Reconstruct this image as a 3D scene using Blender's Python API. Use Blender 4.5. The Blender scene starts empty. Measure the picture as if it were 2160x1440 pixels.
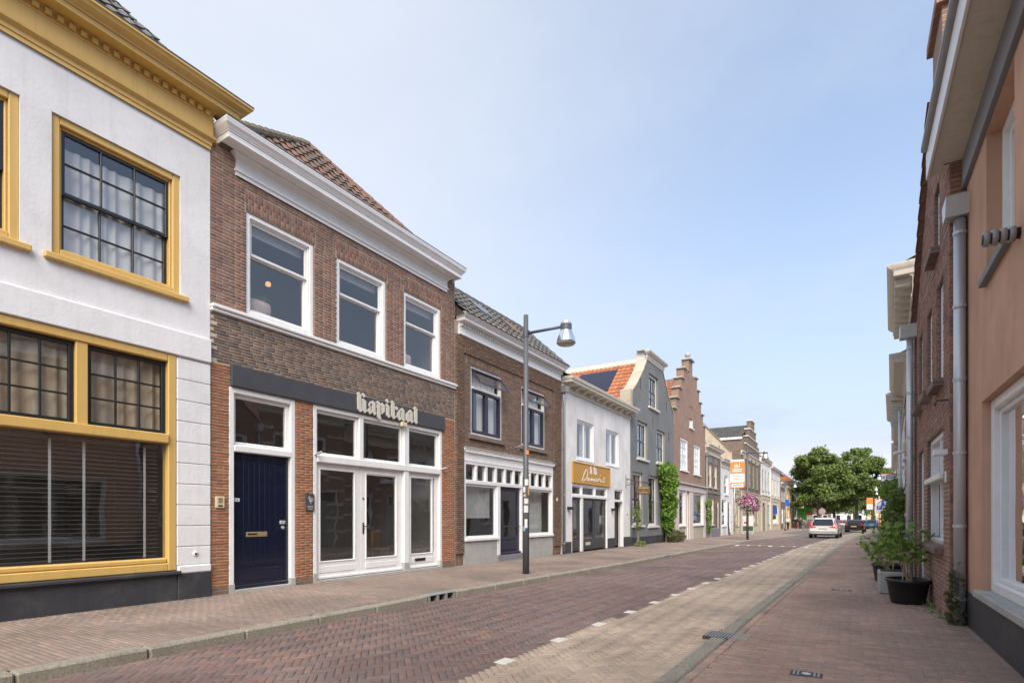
import bpy, bmesh, math, random
import numpy as np
from mathutils import Vector, Matrix
random.seed(7); rng = np.random.default_rng(7)
SC = bpy.context.scene
COL = SC.collection
R = math.radians
# ------------------------------------------------------------------ camera, sky, sun, exposure
YAW = math.atan(713/1150); CH = 1.28
cam = bpy.data.cameras.new('camera'); camo = bpy.data.objects.new('camera', cam); COL.objects.link(camo)
camo.location = (0, 0, CH); camo.rotation_euler = (R(90), 0, YAW)
cam.sensor_width = 36; cam.lens = 1150/2160*36; cam.shift_y = 370/2160; cam.clip_start = .05; cam.clip_end = 5000
SC.camera = camo
SUN_EL, SUN_AZ = R(44), R(153)
W = bpy.data.worlds.new('World'); SC.world = W; W.use_nodes = True
def build_world():
    nt = W.node_tree; N = nt.nodes; L = nt.links; N.clear()
    out = N.new('ShaderNodeOutputWorld'); bg = N.new('ShaderNodeBackground'); bg.inputs[1].default_value = .15
    sky = N.new('ShaderNodeTexSky'); sky.sky_type = 'NISHITA'; sky.sun_disc = False
    sky.sun_elevation = SUN_EL; sky.sun_rotation = SUN_AZ; sky.air_density = 1.0; sky.dust_density = 1.6; sky.ozone_density = 1.6
    tc = N.new('ShaderNodeTexCoord'); sep = N.new('ShaderNodeSeparateXYZ'); L.new(tc.outputs['Generated'], sep.inputs[0])
    def math_(op, a, b=None, clamp=False):
        n = N.new('ShaderNodeMath'); n.operation = op; n.use_clamp = clamp
        for i, v in enumerate((a, b)):
            if v is None: continue
            if isinstance(v, (int, float)): n.inputs[i].default_value = v
            else: L.new(v, n.inputs[i])
        return n.outputs[0]
    zz = math_('MAXIMUM', sep.outputs[2], 0.0)
    den = math_('ADD', zz, .12)
    cx = math_('DIVIDE', sep.outputs[0], den); cy = math_('DIVIDE', sep.outputs[1], den)
    cmb = N.new('ShaderNodeCombineXYZ'); L.new(cx, cmb.inputs[0]); L.new(cy, cmb.inputs[1])
    def noise(scale, detail, rough, off):
        mp = N.new('ShaderNodeMapping'); mp.inputs['Location'].default_value = off; L.new(cmb.outputs[0], mp.inputs[0])
        n = N.new('ShaderNodeTexNoise'); n.inputs['Scale'].default_value = scale; n.inputs['Detail'].default_value = detail
        n.inputs['Roughness'].default_value = rough; L.new(mp.outputs[0], n.inputs[0]); return n.outputs[0]
    def rmp(v, a, b):
        m = N.new('ShaderNodeMapRange'); m.interpolation_type = 'SMOOTHSTEP'; m.inputs[1].default_value = a; m.inputs[2].default_value = b
        L.new(v, m.inputs[0]); return m.outputs[0]
    wisps = rmp(noise(.75, 7, .62, (3.1, 1.7, 0)), .40, .72)                 # thin high veil
    puffs = rmp(noise(.42, 7, .58, (8.3, 2.2, 0)), .37, .50)               # bank of cumulus towards the horizon
    low = rmp(sep.outputs[2], .155, .075)
    veil = math_('MULTIPLY', wisps, .62)
    bank = math_('MULTIPLY', math_('MULTIPLY', puffs, low), .95)
    haze = math_('ADD', math_('MULTIPLY', rmp(sep.outputs[2], .55, .02), .56), .36)
    d0 = Vector((math.sin(R(-82))*math.cos(R(28)), math.cos(R(-82))*math.cos(R(28)), math.sin(R(28))))      # thin sheet of cirrus over the left-hand roofs
    dp = N.new('ShaderNodeVectorMath'); dp.operation = 'DOT_PRODUCT'; L.new(tc.outputs['Generated'], dp.inputs[0]); dp.inputs[1].default_value = d0
    sheet_ = math_('MULTIPLY', rmp(dp.outputs['Value'], .35, 1.05), math_('ADD', math_('MULTIPLY', noise(.9, 5, .6, (1.3, 4.4, 0)), .5), .72, True))
    fac = math_('MAXIMUM', math_('ADD', math_('MULTIPLY', veil, .55), haze, True), bank)
    mx = N.new('ShaderNodeMixRGB'); L.new(fac, mx.inputs[0]); L.new(sky.outputs[0], mx.inputs[1]); mx.inputs[2].default_value = (2.4, 2.76, 3.36, 1)
    m2 = N.new('ShaderNodeMixRGB'); L.new(math_('MAXIMUM', math_('MULTIPLY', sheet_, .80), bank), m2.inputs[0]); L.new(mx.outputs[0], m2.inputs[1]); m2.inputs[2].default_value = (3.25, 3.38, 3.62, 1)
    L.new(m2.outputs[0], bg.inputs[0]); L.new(bg.outputs[0], out.inputs[0])
build_world()
sl = bpy.data.lights.new('sun', 'SUN'); so = bpy.data.objects.new('sun', sl); COL.objects.link(so)
sl.energy = 2.6; sl.angle = R(46); sl.color = (1, .92, .80)
sd = Vector((math.sin(SUN_AZ)*math.cos(SUN_EL), math.cos(SUN_AZ)*math.cos(SUN_EL), math.sin(SUN_EL)))
so.rotation_euler = sd.to_track_quat('Z', 'Y').to_euler()
SC.view_settings.view_transform = 'Standard'; SC.view_settings.look = 'None'; SC.view_settings.gamma = 1
SC.view_settings.exposure = 0.93; SC.view_settings.use_curve_mapping = False
SC.cycles.max_bounces = 8; SC.cycles.transparent_max_bounces = 12; SC.cycles.use_denoising = True
# ------------------------------------------------------------------ helpers
def gz(s):                                   # street level falls gently away
    return -.0055*min(max(s-8, 0), 112)
def project(p):
    c, sn = math.cos(YAW), math.sin(YAW)
    X = p[0]*c+p[1]*sn; Y = p[1]*c-p[0]*sn
    if Y < .1: return None
    return (1080+1150*X/Y, 1090-1150*(p[2]-CH)/Y, Y)
def tag(o, label=None, cat=None, group=None, kind=None):
    if label: o['label'] = label
    if cat: o['category'] = cat
    if group: o['group'] = group
    if kind: o['kind'] = kind
    return o
def link(o, parent=None):
    COL.objects.link(o)
    if parent is not None: o.parent = parent
    return o
def thing(name, label, cat, loc=(0, 0, 0), rz=0, group=None):
    o = bpy.data.objects.new(name, None); o.location = loc; o.rotation_euler = (0, 0, rz); o.empty_display_size = .2
    return tag(link(o), label, cat, group)
class MB:
    def __init__(s, P=None): s.v = []; s.f = []; s.r = []; s.P = P
    def add(s, vs, fs, r=0.5):
        b = len(s.v)
        s.v += [tuple(s.P(*v)) if s.P else tuple(v) for v in vs]
        for f in fs: s.f.append(tuple(b+i for i in f)); s.r.append(r)
        return s
    def quad(s, a, b, c, d, r=.5): return s.add([a, b, c, d], [(0, 1, 2, 3)], r)
    def box(s, x0, x1, y0, y1, z0, z1, r=.5):
        return s.add([(x0,y0,z0),(x1,y0,z0),(x1,y1,z0),(x0,y1,z0),(x0,y0,z1),(x1,y0,z1),(x1,y1,z1),(x0,y1,z1)],
                     [(0,3,2,1),(4,5,6,7),(0,1,5,4),(1,2,6,5),(2,3,7,6),(3,0,4,7)], r)
    def bbox(s, x0, x1, y0, y1, z0, z1, c=.006, r=.5):      # chamfered box
        vs = []; fs = []
        bm = bmesh.new(); bmesh.ops.create_cube(bm, size=1)
        for v in bm.verts: v.co = ((x0+x1)/2+v.co.x*(x1-x0), (y0+y1)/2+v.co.y*(y1-y0), (z0+z1)/2+v.co.z*(z1-z0))
        bmesh.ops.bevel(bm, geom=list(bm.edges), offset=c, segments=1, affect='EDGES')
        bm.verts.index_update()
        s.add([v.co[:] for v in bm.verts], [[v.index for v in f.verts] for f in bm.faces], r); bm.free(); return s
    def prism(s, poly, d0, d1, m=lambda a, b, d: (a, b, d), r=.5):   # 2-D polygon pushed along d
        n = len(poly)
        vs = [m(a, b, d0) for a, b in poly]+[m(a, b, d1) for a, b in poly]
        fs = [tuple(range(n))[::-1], tuple(range(n, 2*n))]+[(i, (i+1) % n, n+(i+1) % n, n+i) for i in range(n)]
        return s.add(vs, fs, r)
    def tube(s, pts, rad, n=8, cap=True, r=.5):
        pts = [Vector(p) for p in pts]; rad = rad if isinstance(rad, (list, tuple)) else [rad]*len(pts)
        vs = []; fs = []; up = None
        for i, p in enumerate(pts):
            d = (pts[min(i+1, len(pts)-1)]-pts[max(i-1, 0)])
            d = d.normalized() if d.length > 1e-9 else Vector((0, 0, 1))
            if up is None: up = Vector((1, 0, 0)) if abs(d.x) < .8 else Vector((0, 1, 0))
            a = d.cross(up).normalized(); up = a.cross(d).normalized(); 
            for k in range(n):
                t = 2*math.pi*k/n; vs.append(p+(a*math.cos(t)+up*math.sin(t))*rad[i])
        for i in range(len(pts)-1):
            for k in range(n): fs.append((i*n+k, i*n+(k+1) % n, (i+1)*n+(k+1) % n, (i+1)*n+k))
        if cap: fs.append(tuple(range(n))[::-1]); fs.append(tuple((len(pts)-1)*n+k for k in range(n)))
        return s.add([v[:] for v in vs], fs, r)
    def lathe(s, prof, c=(0, 0, 0), n=16, sx=1, sy=1, r=.5):
        vs = []; fs = []
        for (ra, z) in prof:
            for k in range(n):
                t = 2*math.pi*k/n; vs.append((c[0]+ra*sx*math.cos(t), c[1]+ra*sy*math.sin(t), c[2]+z))
        for i in range(len(prof)-1):
            for k in range(n): fs.append((i*n+k, i*n+(k+1) % n, (i+1)*n+(k+1) % n, (i+1)*n+k))
        if prof[0][0] > 1e-4: fs.append(tuple(range(n))[::-1])
        if prof[-1][0] > 1e-4: fs.append(tuple((len(prof)-1)*n+k for k in range(n)))
        return s.add(vs, fs, r)
    def mesh(s, name, mat, smooth=False):
        me = bpy.data.meshes.new(name); me.from_pydata(s.v, [], s.f)
        if mat: me.materials.append(mat)
        at = me.attributes.new('r', 'FLOAT', 'FACE'); at.data.foreach_set('value', np.array(s.r, 'f'))
        if smooth: me.polygons.foreach_set('use_smooth', [True]*len(me.polygons))
        me.update(); return me
    def build(s, name, mat, parent=None, smooth=False, kind=None, loc=None, rz=0):
        o = bpy.data.objects.new(name, s.mesh(name, mat, smooth)); link(o, parent)
        if loc: o.location = loc
        if rz: o.rotation_euler = (0, 0, rz)
        if kind: o['kind'] = kind
        return o
def numesh(name, verts, quads, mats, r=None, mi=None):
    me = bpy.data.meshes.new(name); nv, nf = len(verts), len(quads)
    me.vertices.add(nv); me.vertices.foreach_set('co', np.asarray(verts, 'f').ravel())
    me.loops.add(nf*4); me.loops.foreach_set('vertex_index', np.asarray(quads, 'i').ravel())
    me.polygons.add(nf); me.polygons.foreach_set('loop_start', np.arange(0, nf*4, 4, dtype='i'))
    try: me.polygons.foreach_set('loop_total', np.full(nf, 4, 'i'))
    except Exception: pass
    for m in mats: me.materials.append(m)
    if mi is not None: me.polygons.foreach_set('material_index', np.asarray(mi, 'i'))
    if r is not None:
        at = me.attributes.new('r', 'FLOAT', 'FACE'); at.data.foreach_set('value', np.asarray(r, 'f'))
    me.update(calc_edges=True); me.validate(); return me
# ---- bricks: arrays of (centre, axis a, axis b, normal, half a, half b, height, material index, random)
SA = np.array([-1, 1, 1, -1]); SB = np.array([-1, -1, 1, 1])
BQ = np.array([(8,9,10,11)]+[(i, (i+1) % 4, 4+(i+1) % 4, 4+i) for i in range(4)]+[(4+i, 4+(i+1) % 4, 8+(i+1) % 4, 8+i) for i in range(4)])
def brick_arrays(c, A, B, N, ha, hb, h, ch):
    n = len(c); out = np.zeros((n, 12, 3))
    for ring, (da, dz) in enumerate(((0, 0), (0, -1), (1, 0))):
        for k in range(4):
            a = (ha-(ch if ring == 2 else 0))*SA[k]; b = (hb-(ch if ring == 2 else 0))*SB[k]
            z = 0*h if ring == 0 else (h-ch if ring == 1 else h)
            out[:, ring*4+k] = c+A*a[:, None]+B*b[:, None]+N*z[:, None]
    return out.reshape(-1, 3), (BQ[None]+12*np.arange(n)[:, None, None]).reshape(-1, 4)
_unit = {}
def unit_brick(mat, k, aspect):
    key = (mat.name, k, round(aspect*2))
    if key not in _unit:
        c = np.zeros((1, 3)); e = np.eye(3)
        v, q = brick_arrays(c, e[0:1], e[1:2], e[2:3], np.array([.5]), np.array([.5]), np.array([1.]), 0)
        v = v.reshape(12, 3); v[8:, 0] *= 1-.06/aspect*1.2; v[8:, 1] *= .9; v[4:8, 2] = .6
        _unit[key] = numesh('brick', v, q, [mat], np.full(9, (k+.5)/8))
    return _unit[key]
def lay_bricks(parent, c, A, B, N, ha, hb, h, mi, mats, to_world, name='brick', stuffname='brickwork', limit=300, ch=.003):
    """the limit nearest bricks in view as objects of their own, the rest one part"""
    n = len(c); rr = rng.random(n)
    d = np.full(n, 1e9)
    for i in range(n):
        w = to_world(c[i]); p = project(w)
        if p and -10 < p[0] < 2170 and -10 < p[1] < 1450: d[i] = p[2]
    order = np.argsort(d)[:limit]; order = order[d[order] < 1e8]
    solo = np.zeros(n, bool); solo[order] = True
    for i in order:
        k = int(rr[i]*8); m = mats[mi[i]]
        o = bpy.data.objects.new(name, unit_brick(m, min(k, 7), ha[i]/hb[i])); link(o, parent)
        M = Matrix(np.column_stack([A[i]*ha[i]*2, B[i]*hb[i]*2, N[i]*h[i]]).tolist()).to_4x4(); M.translation = c[i]
        o.matrix_basis = M
    k = ~solo
    v, q = brick_arrays(c[k], A[k], B[k], N[k], ha[k], hb[k], h[k], ch)
    me = numesh(stuffname, v, q, mats, np.repeat(rr[k], 9), np.repeat(mi[k], 9))
    o = link(bpy.data.objects.new(stuffname, me), parent); o['kind'] = 'stuff'; return o
# ------------------------------------------------------------------ materials
MT = {}
def lin(c):
    if isinstance(c, str):
        c = [int(c[i:i+2], 16)/255 for i in (0, 2, 4)]
        return tuple(x/12.92 if x < .04045 else ((x+.055)/1.055)**2.4 for x in c)+(1,)
    return tuple(c)+(1,)
def mat(name, col, rough=.6, var=.12, scale=3., bump=0., bscale=60., metal=0., spec=.5, ramp=None, coat=0., trans=0., streak=0., dirt=None, patch=None, rain=0.):
    m = bpy.data.materials.new(name); m.use_nodes = True; nt = m.node_tree; N = nt.nodes; L = nt.links
    b = N['Principled BSDF']; b.inputs['Roughness'].default_value = rough; b.inputs['Metallic'].default_value = metal
    b.inputs['Specular IOR Level'].default_value = spec; b.inputs['Coat Weight'].default_value = coat
    geo = N.new('ShaderNodeNewGeometry')
    if ramp:
        at = N.new('ShaderNodeAttribute'); at.attribute_name = 'r'
        cr = N.new('ShaderNodeValToRGB'); cr.color_ramp.interpolation = 'LINEAR'
        els = cr.color_ramp.elements
        while len(els) < len(ramp): els.new(.5)
        for i, c in enumerate(ramp): els[i].position = i/(len(ramp)-1); els[i].color = lin(c)
        L.new(at.outputs['Fac'], cr.inputs[0]); base = cr.outputs[0]
    else:
        rgb = N.new('ShaderNodeRGB'); rgb.outputs[0].default_value = lin(col); base = rgb.outputs[0]
    vec = geo.outputs['Position']
    if streak:
        mp = N.new('ShaderNodeMapping'); mp.inputs['Scale'].default_value = (1, 1, streak); L.new(vec, mp.inputs[0]); vec = mp.outputs[0]
    nz = N.new('ShaderNodeTexNoise'); nz.inputs['Scale'].default_value = scale; nz.inputs['Detail'].default_value = 6; nz.inputs['Roughness'].default_value = .65
    L.new(vec, nz.inputs[0])
    mr = N.new('ShaderNodeMapRange'); mr.inputs[1].default_value = .25; mr.inputs[2].default_value = .75; mr.inputs[3].default_value = 1-var; mr.inputs[4].default_value = 1+var
    L.new(nz.outputs[0], mr.inputs[0])
    mul = N.new('ShaderNodeVectorMath'); mul.operation = 'MULTIPLY'; L.new(base, mul.inputs[0]); L.new(mr.outputs[0], mul.inputs[1]); col_out = mul.outputs[0]
    if dirt:                                             # (colour, amount, scale): blotches of grime with a shape of their own
        n2 = N.new('ShaderNodeTexNoise'); n2.inputs['Scale'].default_value = dirt[2]; n2.inputs['Detail'].default_value = 8; n2.inputs['Roughness'].default_value = .7
        L.new(geo.outputs['Position'], n2.inputs[0])
        m2 = N.new('ShaderNodeMapRange'); m2.inputs[1].default_value = .5; m2.inputs[2].default_value = .72; m2.inputs[4].default_value = dirt[1]; L.new(n2.outputs[0], m2.inputs[0])
        mx = N.new('ShaderNodeMixRGB'); L.new(m2.outputs[0], mx.inputs[0]); L.new(col_out, mx.inputs[1]); mx.inputs[2].default_value = lin(dirt[0]); col_out = mx.outputs[0]
    if rain:
        mp5 = N.new('ShaderNodeMapping'); mp5.inputs['Scale'].default_value = (7, 7, .4); L.new(geo.outputs['Position'], mp5.inputs[0])
        n5 = N.new('ShaderNodeTexNoise'); n5.inputs['Scale'].default_value = 1.6; n5.inputs['Detail'].default_value = 7; n5.inputs['Roughness'].default_value = .7; L.new(mp5.outputs[0], n5.inputs[0])
        m5 = N.new('ShaderNodeMapRange'); m5.inputs[1].default_value = .5; m5.inputs[2].default_value = .8; m5.inputs[3].default_value = 1; m5.inputs[4].default_value = 1-rain; L.new(n5.outputs[0], m5.inputs[0])
        v5 = N.new('ShaderNodeVectorMath'); v5.operation = 'MULTIPLY'; L.new(col_out, v5.inputs[0]); L.new(m5.outputs[0], v5.inputs[1]); col_out = v5.outputs[0]
    if patch:
        n4 = N.new('ShaderNodeTexNoise'); n4.inputs['Scale'].default_value = patch[0]; n4.inputs['Detail'].default_value = 5; n4.inputs['Distortion'].default_value = .6; L.new(geo.outputs['Position'], n4.inputs[0])
        m4 = N.new('ShaderNodeMapRange'); m4.inputs[1].default_value = .3; m4.inputs[2].default_value = .7; m4.inputs[3].default_value = 1-patch[1]; m4.inputs[4].default_value = 1+patch[1]; L.new(n4.outputs[0], m4.inputs[0])
        v4 = N.new('ShaderNodeVectorMath'); v4.operation = 'MULTIPLY'; L.new(col_out, v4.inputs[0]); L.new(m4.outputs[0], v4.inputs[1]); col_out = v4.outputs[0]
    L.new(col_out, b.inputs['Base Color'])
    if bump:
        n3 = N.new('ShaderNodeTexNoise'); n3.inputs['Scale'].default_value = bscale; n3.inputs['Detail'].default_value = 4; L.new(geo.outputs['Position'], n3.inputs[0])
        bp = N.new('ShaderNodeBump'); bp.inputs['Strength'].default_value = bump; bp.inputs['Distance'].default_value = .01; L.new(n3.outputs[0], bp.inputs['Height']); L.new(bp.outputs[0], b.inputs['Normal'])
    if trans:
        tr = N.new('ShaderNodeBsdfTranslucent'); L.new(col_out, tr.inputs[0]); ms = N.new('ShaderNodeMixShader'); ms.inputs[0].default_value = trans
        L.new(b.outputs[0], ms.inputs[1]); L.new(tr.outputs[0], ms.inputs[2]); L.new(ms.outputs[0], N['Material Output'].inputs[0])
    MT[name] = m; return m
def brickmat(name, c1, c2, mortar, course=.0625, length=.22, plane='yz'):   # far brickwork, too small to tell its bricks apart
    m = mat(name, c1, .85, .18, 1.3); nt = m.node_tree; N = nt.nodes; L = nt.links; b = N['Principled BSDF']
    geo = N.new('ShaderNodeNewGeometry'); sp = N.new('ShaderNodeSeparateXYZ'); L.new(geo.outputs['Position'], sp.inputs[0])
    ad = N.new('ShaderNodeMath'); L.new(sp.outputs[0], ad.inputs[0]); L.new(sp.outputs[1], ad.inputs[1])
    cb = N.new('ShaderNodeCombineXYZ'); L.new(ad.outputs[0], cb.inputs[0]); L.new(sp.outputs[2], cb.inputs[1])
    if plane == 'xy':
        L.new(sp.outputs[0], cb.inputs[0]); L.new(sp.outputs[1], cb.inputs[1])
    br = N.new('ShaderNodeTexBrick'); br.inputs['Scale'].default_value = 1; br.inputs['Brick Width'].default_value = length; br.inputs['Row Height'].default_value = course
    br.inputs['Mortar Size'].default_value = course*.09; br.inputs['Mortar Smooth'].default_value = .3
    br.inputs['Color1'].default_value = lin(c1); br.inputs['Color2'].default_value = lin(c2); br.inputs['Mortar'].default_value = lin(mortar); L.new(cb.outputs[0], br.inputs[0])
    lk = b.inputs['Base Color'].links[0].from_node
    L.new(br.outputs[0], lk.inputs[0])
    bp = N.new('ShaderNodeBump'); bp.inputs['Strength'].default_value = .5; bp.inputs['Distance'].default_value = .006; bp.invert = True
    L.new(br.outputs[1], bp.inputs['Height']); L.new(bp.outputs[0], b.inputs['Normal'])
    return m
def glassmat(name, tint=(.86, .88, .87), ior=1.62):
    m = bpy.data.materials.new(name); m.use_nodes = True; nt = m.node_tree; N = nt.nodes; L = nt.links
    N.remove(N['Principled BSDF']); g = N.new('ShaderNodeBsdfGlossy'); g.inputs['Roughness'].default_value = .004; g.inputs[0].default_value = (.96, .97, 1, 1)
    t = N.new('ShaderNodeBsdfTransparent'); t.inputs[0].default_value = tint+(1,)
    lw = N.new('ShaderNodeLayerWeight'); lw.inputs[0].default_value = .5                  # Schlick reflectance, the same from both sides of the pane
    pw = N.new('ShaderNodeMath'); pw.operation = 'POWER'; pw.inputs[1].default_value = 5; L.new(lw.outputs['Facing'], pw.inputs[0])
    fr = N.new('ShaderNodeMath'); fr.operation = 'MULTIPLY_ADD'; fr.inputs[1].default_value = .94; fr.inputs[2].default_value = .058; L.new(pw.outputs[0], fr.inputs[0])
    geo = N.new('ShaderNodeNewGeometry'); nz = N.new('ShaderNodeTexNoise'); nz.inputs['Scale'].default_value = 2.2; nz.inputs['Detail'].default_value = 1; L.new(geo.outputs['Position'], nz.inputs[0])
    bp = N.new('ShaderNodeBump'); bp.inputs['Strength'].default_value = .10; bp.inputs['Distance'].default_value = .02; L.new(nz.outputs[0], bp.inputs['Height']); L.new(bp.outputs[0], g.inputs['Normal'])
    ms = N.new('ShaderNodeMixShader'); mu = N.new('ShaderNodeMath'); mu.operation = 'MULTIPLY'; mu.use_clamp = True; mu.inputs[1].default_value = 2.4; L.new(fr.outputs[0], mu.inputs[0])
    L.new(mu.outputs[0], ms.inputs[0]); L.new(t.outputs[0], ms.inputs[1]); L.new(g.outputs[0], ms.inputs[2]); L.new(ms.outputs[0], N['Material Output'].inputs[0])
    MT[name] = m; return m
glassmat('glass')
mat('white_plaster', (.76, .76, .77), .75, .06, 1.2, .35, 22, dirt=((.52, .51, .49), .38, 1.3), patch=(.8, .05), rain=.12)
mat('white_wall_dirty', (.74, .73, .72), .8, .07, 1.5, .3, 20, dirt=((.45, .43, .40), .3, 1.2), patch=(.8, .11), rain=.2)
mat('yellow_paint', (.64, .42, .13), .42, .08, 3, .05, 40, dirt=((.42, .27, .09), .25, 3), rain=0.18)
mat('white_paint', (.80, .80, .80), .35, .04, 3, .04, 60, dirt=((.5, .49, .46), .15, 5), rain=0.08)
mat('cream_paint', (.64, .60, .51), .5, .08, 3, .06, 40, dirt=((.36, .32, .25), .35, 3), rain=0.25)
mat('grey_trim', (.62, .60, .56), .6, .08, 3, .06, 40, dirt=((.35, .33, .30), .3, 2.5))
mat('black_paint', (.018, .020, .021), .3, .2, 5)
mat('dark_plinth', (.040, .042, .050), .55, .2, 2, .25, 40, dirt=((.13, .125, .12), .4, 2.2), rain=0.3)
mat('door_blue', (.004, .007, .026), .2, .15, 3, .03, 9, coat=.4)
mat('navy_paint', (.028, .028, .055), .3, .15, 4)
mat('anthracite', (.050, .053, .058), .4, .12, 3)
mat('sign_board', (.060, .062, .070), .5, .12, 4, .05, 50)
mat('letter_cream', (.60, .57, .50), .5, .05, 8)
mat('concrete', (.40, .395, .375), .85, .13, 3, .4, 70, dirt=((.22, .21, .19), .4, 2))
mat('bluestone', (.20, .21, .22), .7, .15, 6, .3, 60)
mat('mortar', (.52, .46, .37), .95, .15, 8, .3, 120)
mat('mortar_grey', (.36, .31, .26), .95, .15, 8, .3, 120)
mat('zinc', (.56, .59, .62), .42, .12, 5, .03, 30, metal=.5, streak=.2, rain=0.2)
mat('zinc_grey', (.30, .31, .31), .55, .12, 5, .03, 30, metal=.3, streak=.2)
mat('lamp_grey', (.085, .092, .105), .45, .1, 4)
mat('chrome', (.86, .86, .86), .06, .02, 3, metal=1)
mat('lamp_lens', (.45, .42, .36), .3, .1, 6)
mat('interior', (.36, .345, .33), .9, .1, 1)
mat('wood_floor', (.16, .10, .06), .5, .2, 2)
mat('curtain_white', (.70, .69, .70), .9, .05, 4)
mat('curtain_beige', (.60, .49, .37), .9, .06, 4)
mat('slat_grey', (.16, .15, .145), .35, .1, 4)
mat('tape_grey', (.6, .6, .62), .8, .05, 4)
mat('orange_plaster', (.56, .335, .225), .85, .16, 1.3, .35, 60, dirt=((.45, .255, .165), .5, .8), streak=.75, patch=(.8, .11), rain=.16)
mat('grey_plaster', (.178, .185, .188), .8, .10, 1.5, .3, 30, dirt=((.25, .255, .255), .4, 1.6), streak=.5, patch=(.8, .11), rain=0.25)
mat('pink_plaster', (.62, .56, .54), .75, .06, 2, .2, 30, dirt=((.40, .36, .33), .3, 2))
mat('beige_plaster', (.56, .48, .36), .8, .07, 2, .2, 30, dirt=((.36, .30, .22), .3, 2))
mat('old_plaster', (.46, .41, .32), .9, .16, 2.2, .5, 12, dirt=((.24, .20, .15), .5, 1.6))
mat('yellow_plaster', (.70, .53, .27), .8, .06, 2)
mat('green_frame', (.23, .26, .20), .5, .1, 3)
mat('ochre_sign', (.50, .27, .055), .55, .05, 3, .1, 80)
mat('sand_bed', (.115, .098, .078), .95, .25, 6, .4, 90)
mat('kerb_concrete', (.29, .265, .215), .9, .5, 45, .9, 120, dirt=((.13, .12, .095), .55, 3))
mat('road_far', (.16, .128, .124), .85, .16, 2.2)
mat('lane_far', (.38, .315, .245), .85, .12, 2.2)
mat('pavement_far', (.26, .20, .17), .88, .15, 2)
mat('ground', (.20, .18, .16), .9, .2, .3)
mat('road_brick', None, .72, .16, 9, .3, 90, ramp=[(0.2, 0.121, 0.1), (0.158, 0.103, 0.092), (0.187, 0.124, 0.105), (0.117, 0.097, 0.092), (0.173, 0.12, 0.108), (0.147, 0.109, 0.098), (0.228, 0.141, 0.111)], dirt=((.20, .165, .145), .35, 1.1), patch=(.55, .26))
mat('lane_brick', None, .75, .12, 8, .3, 90, ramp=[(0.423, 0.328, 0.241), (0.363, 0.285, 0.215), (0.453, 0.356, 0.264), (0.392, 0.309, 0.233), (0.342, 0.28, 0.223)], dirt=((.20, .17, .14), .28, 1.3), patch=(.55, .26))
mat('pave_brick', None, .82, .15, 8, .3, 90, ramp=[(0.26, 0.18, 0.145), (0.215, 0.165, 0.14), (0.245, 0.18, 0.15), (0.18, 0.155, 0.138), (0.28, 0.205, 0.165), (0.225, 0.17, 0.14)], dirt=((.21, .17, .14), .4, 1.0), patch=(.55, .26))
mat('pave_brick_red', None, .8, .15, 8, .3, 90, ramp=[(0.371, 0.232, 0.175), (0.315, 0.211, 0.166), (0.281, 0.211, 0.17), (0.405, 0.262, 0.199), (0.253, 0.201, 0.166), (0.354, 0.232, 0.175)], dirt=((.25, .205, .165), .4, .9), patch=(.55, .26))
mat('white_stone', (.62, .60, .54), .8, .08, 14, .2, 90, dirt=((.4, .38, .33), .3, 5))
mat('brick_orange', None, .85, .16, 14, .5, 110, ramp=[(.36, .135, .062), (.30, .115, .058), (.41, .165, .075), (.27, .118, .068), (.40, .185, .075), (.33, .13, .065)], dirt=((.22, .13, .09), .4, 3))
mat('brick_brown', None, .85, .16, 14, .5, 110, ramp=[(0.196, 0.126, 0.094), (0.139, 0.103, 0.089), (0.248, 0.157, 0.108), (0.165, 0.123, 0.108), (0.113, 0.095, 0.085), (0.223, 0.15, 0.116)], dirt=((.20, .155, .12), .35, 2))
mat('brick_red', None, .85, .16, 14, .5, 110, ramp=[(0.288, 0.158, 0.117), (0.228, 0.134, 0.107), (0.332, 0.196, 0.141), (0.247, 0.147, 0.118), (0.193, 0.125, 0.107), (0.352, 0.173, 0.119)], dirt=((.17, .115, .088), .35, 2))
mat('brick_h3', None, .85, .16, 14, .5, 110, ramp=[(0.19, 0.121, 0.085), (0.146, 0.097, 0.074), (0.234, 0.147, 0.096), (0.125, 0.089, 0.073), (0.265, 0.151, 0.091), (0.165, 0.111, 0.084)], dirt=((.11, .078, .06), .35, 2))
mat('brick_right', None, .85, .16, 14, .5, 110, ramp=[(0.345, 0.182, 0.136), (0.268, 0.152, 0.121), (0.397, 0.211, 0.149), (0.199, 0.13, 0.11), (0.311, 0.17, 0.13)], dirt=((.12, .085, .07), .4, 2))
mat('tile_orange', None, .8, .25, 6, .4, 60, ramp=[(.46, .155, .062), (.40, .135, .06), (.52, .195, .085), (.33, .125, .07), (.48, .17, .07)], dirt=((.20, .12, .08), .5, 2.2))
mat('tile_old', None, .85, .3, 6, .5, 60, ramp=[(0.179, 0.097, 0.074), (0.134, 0.086, 0.071), (0.215, 0.115, 0.085), (0.106, 0.084, 0.071), (0.197, 0.107, 0.08)], dirt=((.12, .10, .075), .65, 3))
mat('tile_grey', None, .7, .2, 6, .3, 60, ramp=[(.135, .128, .115), (.105, .10, .092), (.165, .155, .135)], dirt=((.17, .15, .11), .4, 2.5))
mat('ridge_moss', (.20, .165, .115), .95, .4, 9, .6, 60)
mat('roof_under', (.06, .05, .045), .9)
mat('solar', (.012, .014, .035), .12, .1, 2)
brickmat('brick_far_red', (.31, .175, .125), (.235, .14, .105), (.45, .38, .31))
brickmat('brick_far_brown', (.19, .125, .095), (.14, .10, .08), (.27, .23, .19))
brickmat('brick_far_orange', (.36, .18, .12), (.28, .15, .11), (.40, .34, .28))
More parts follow.
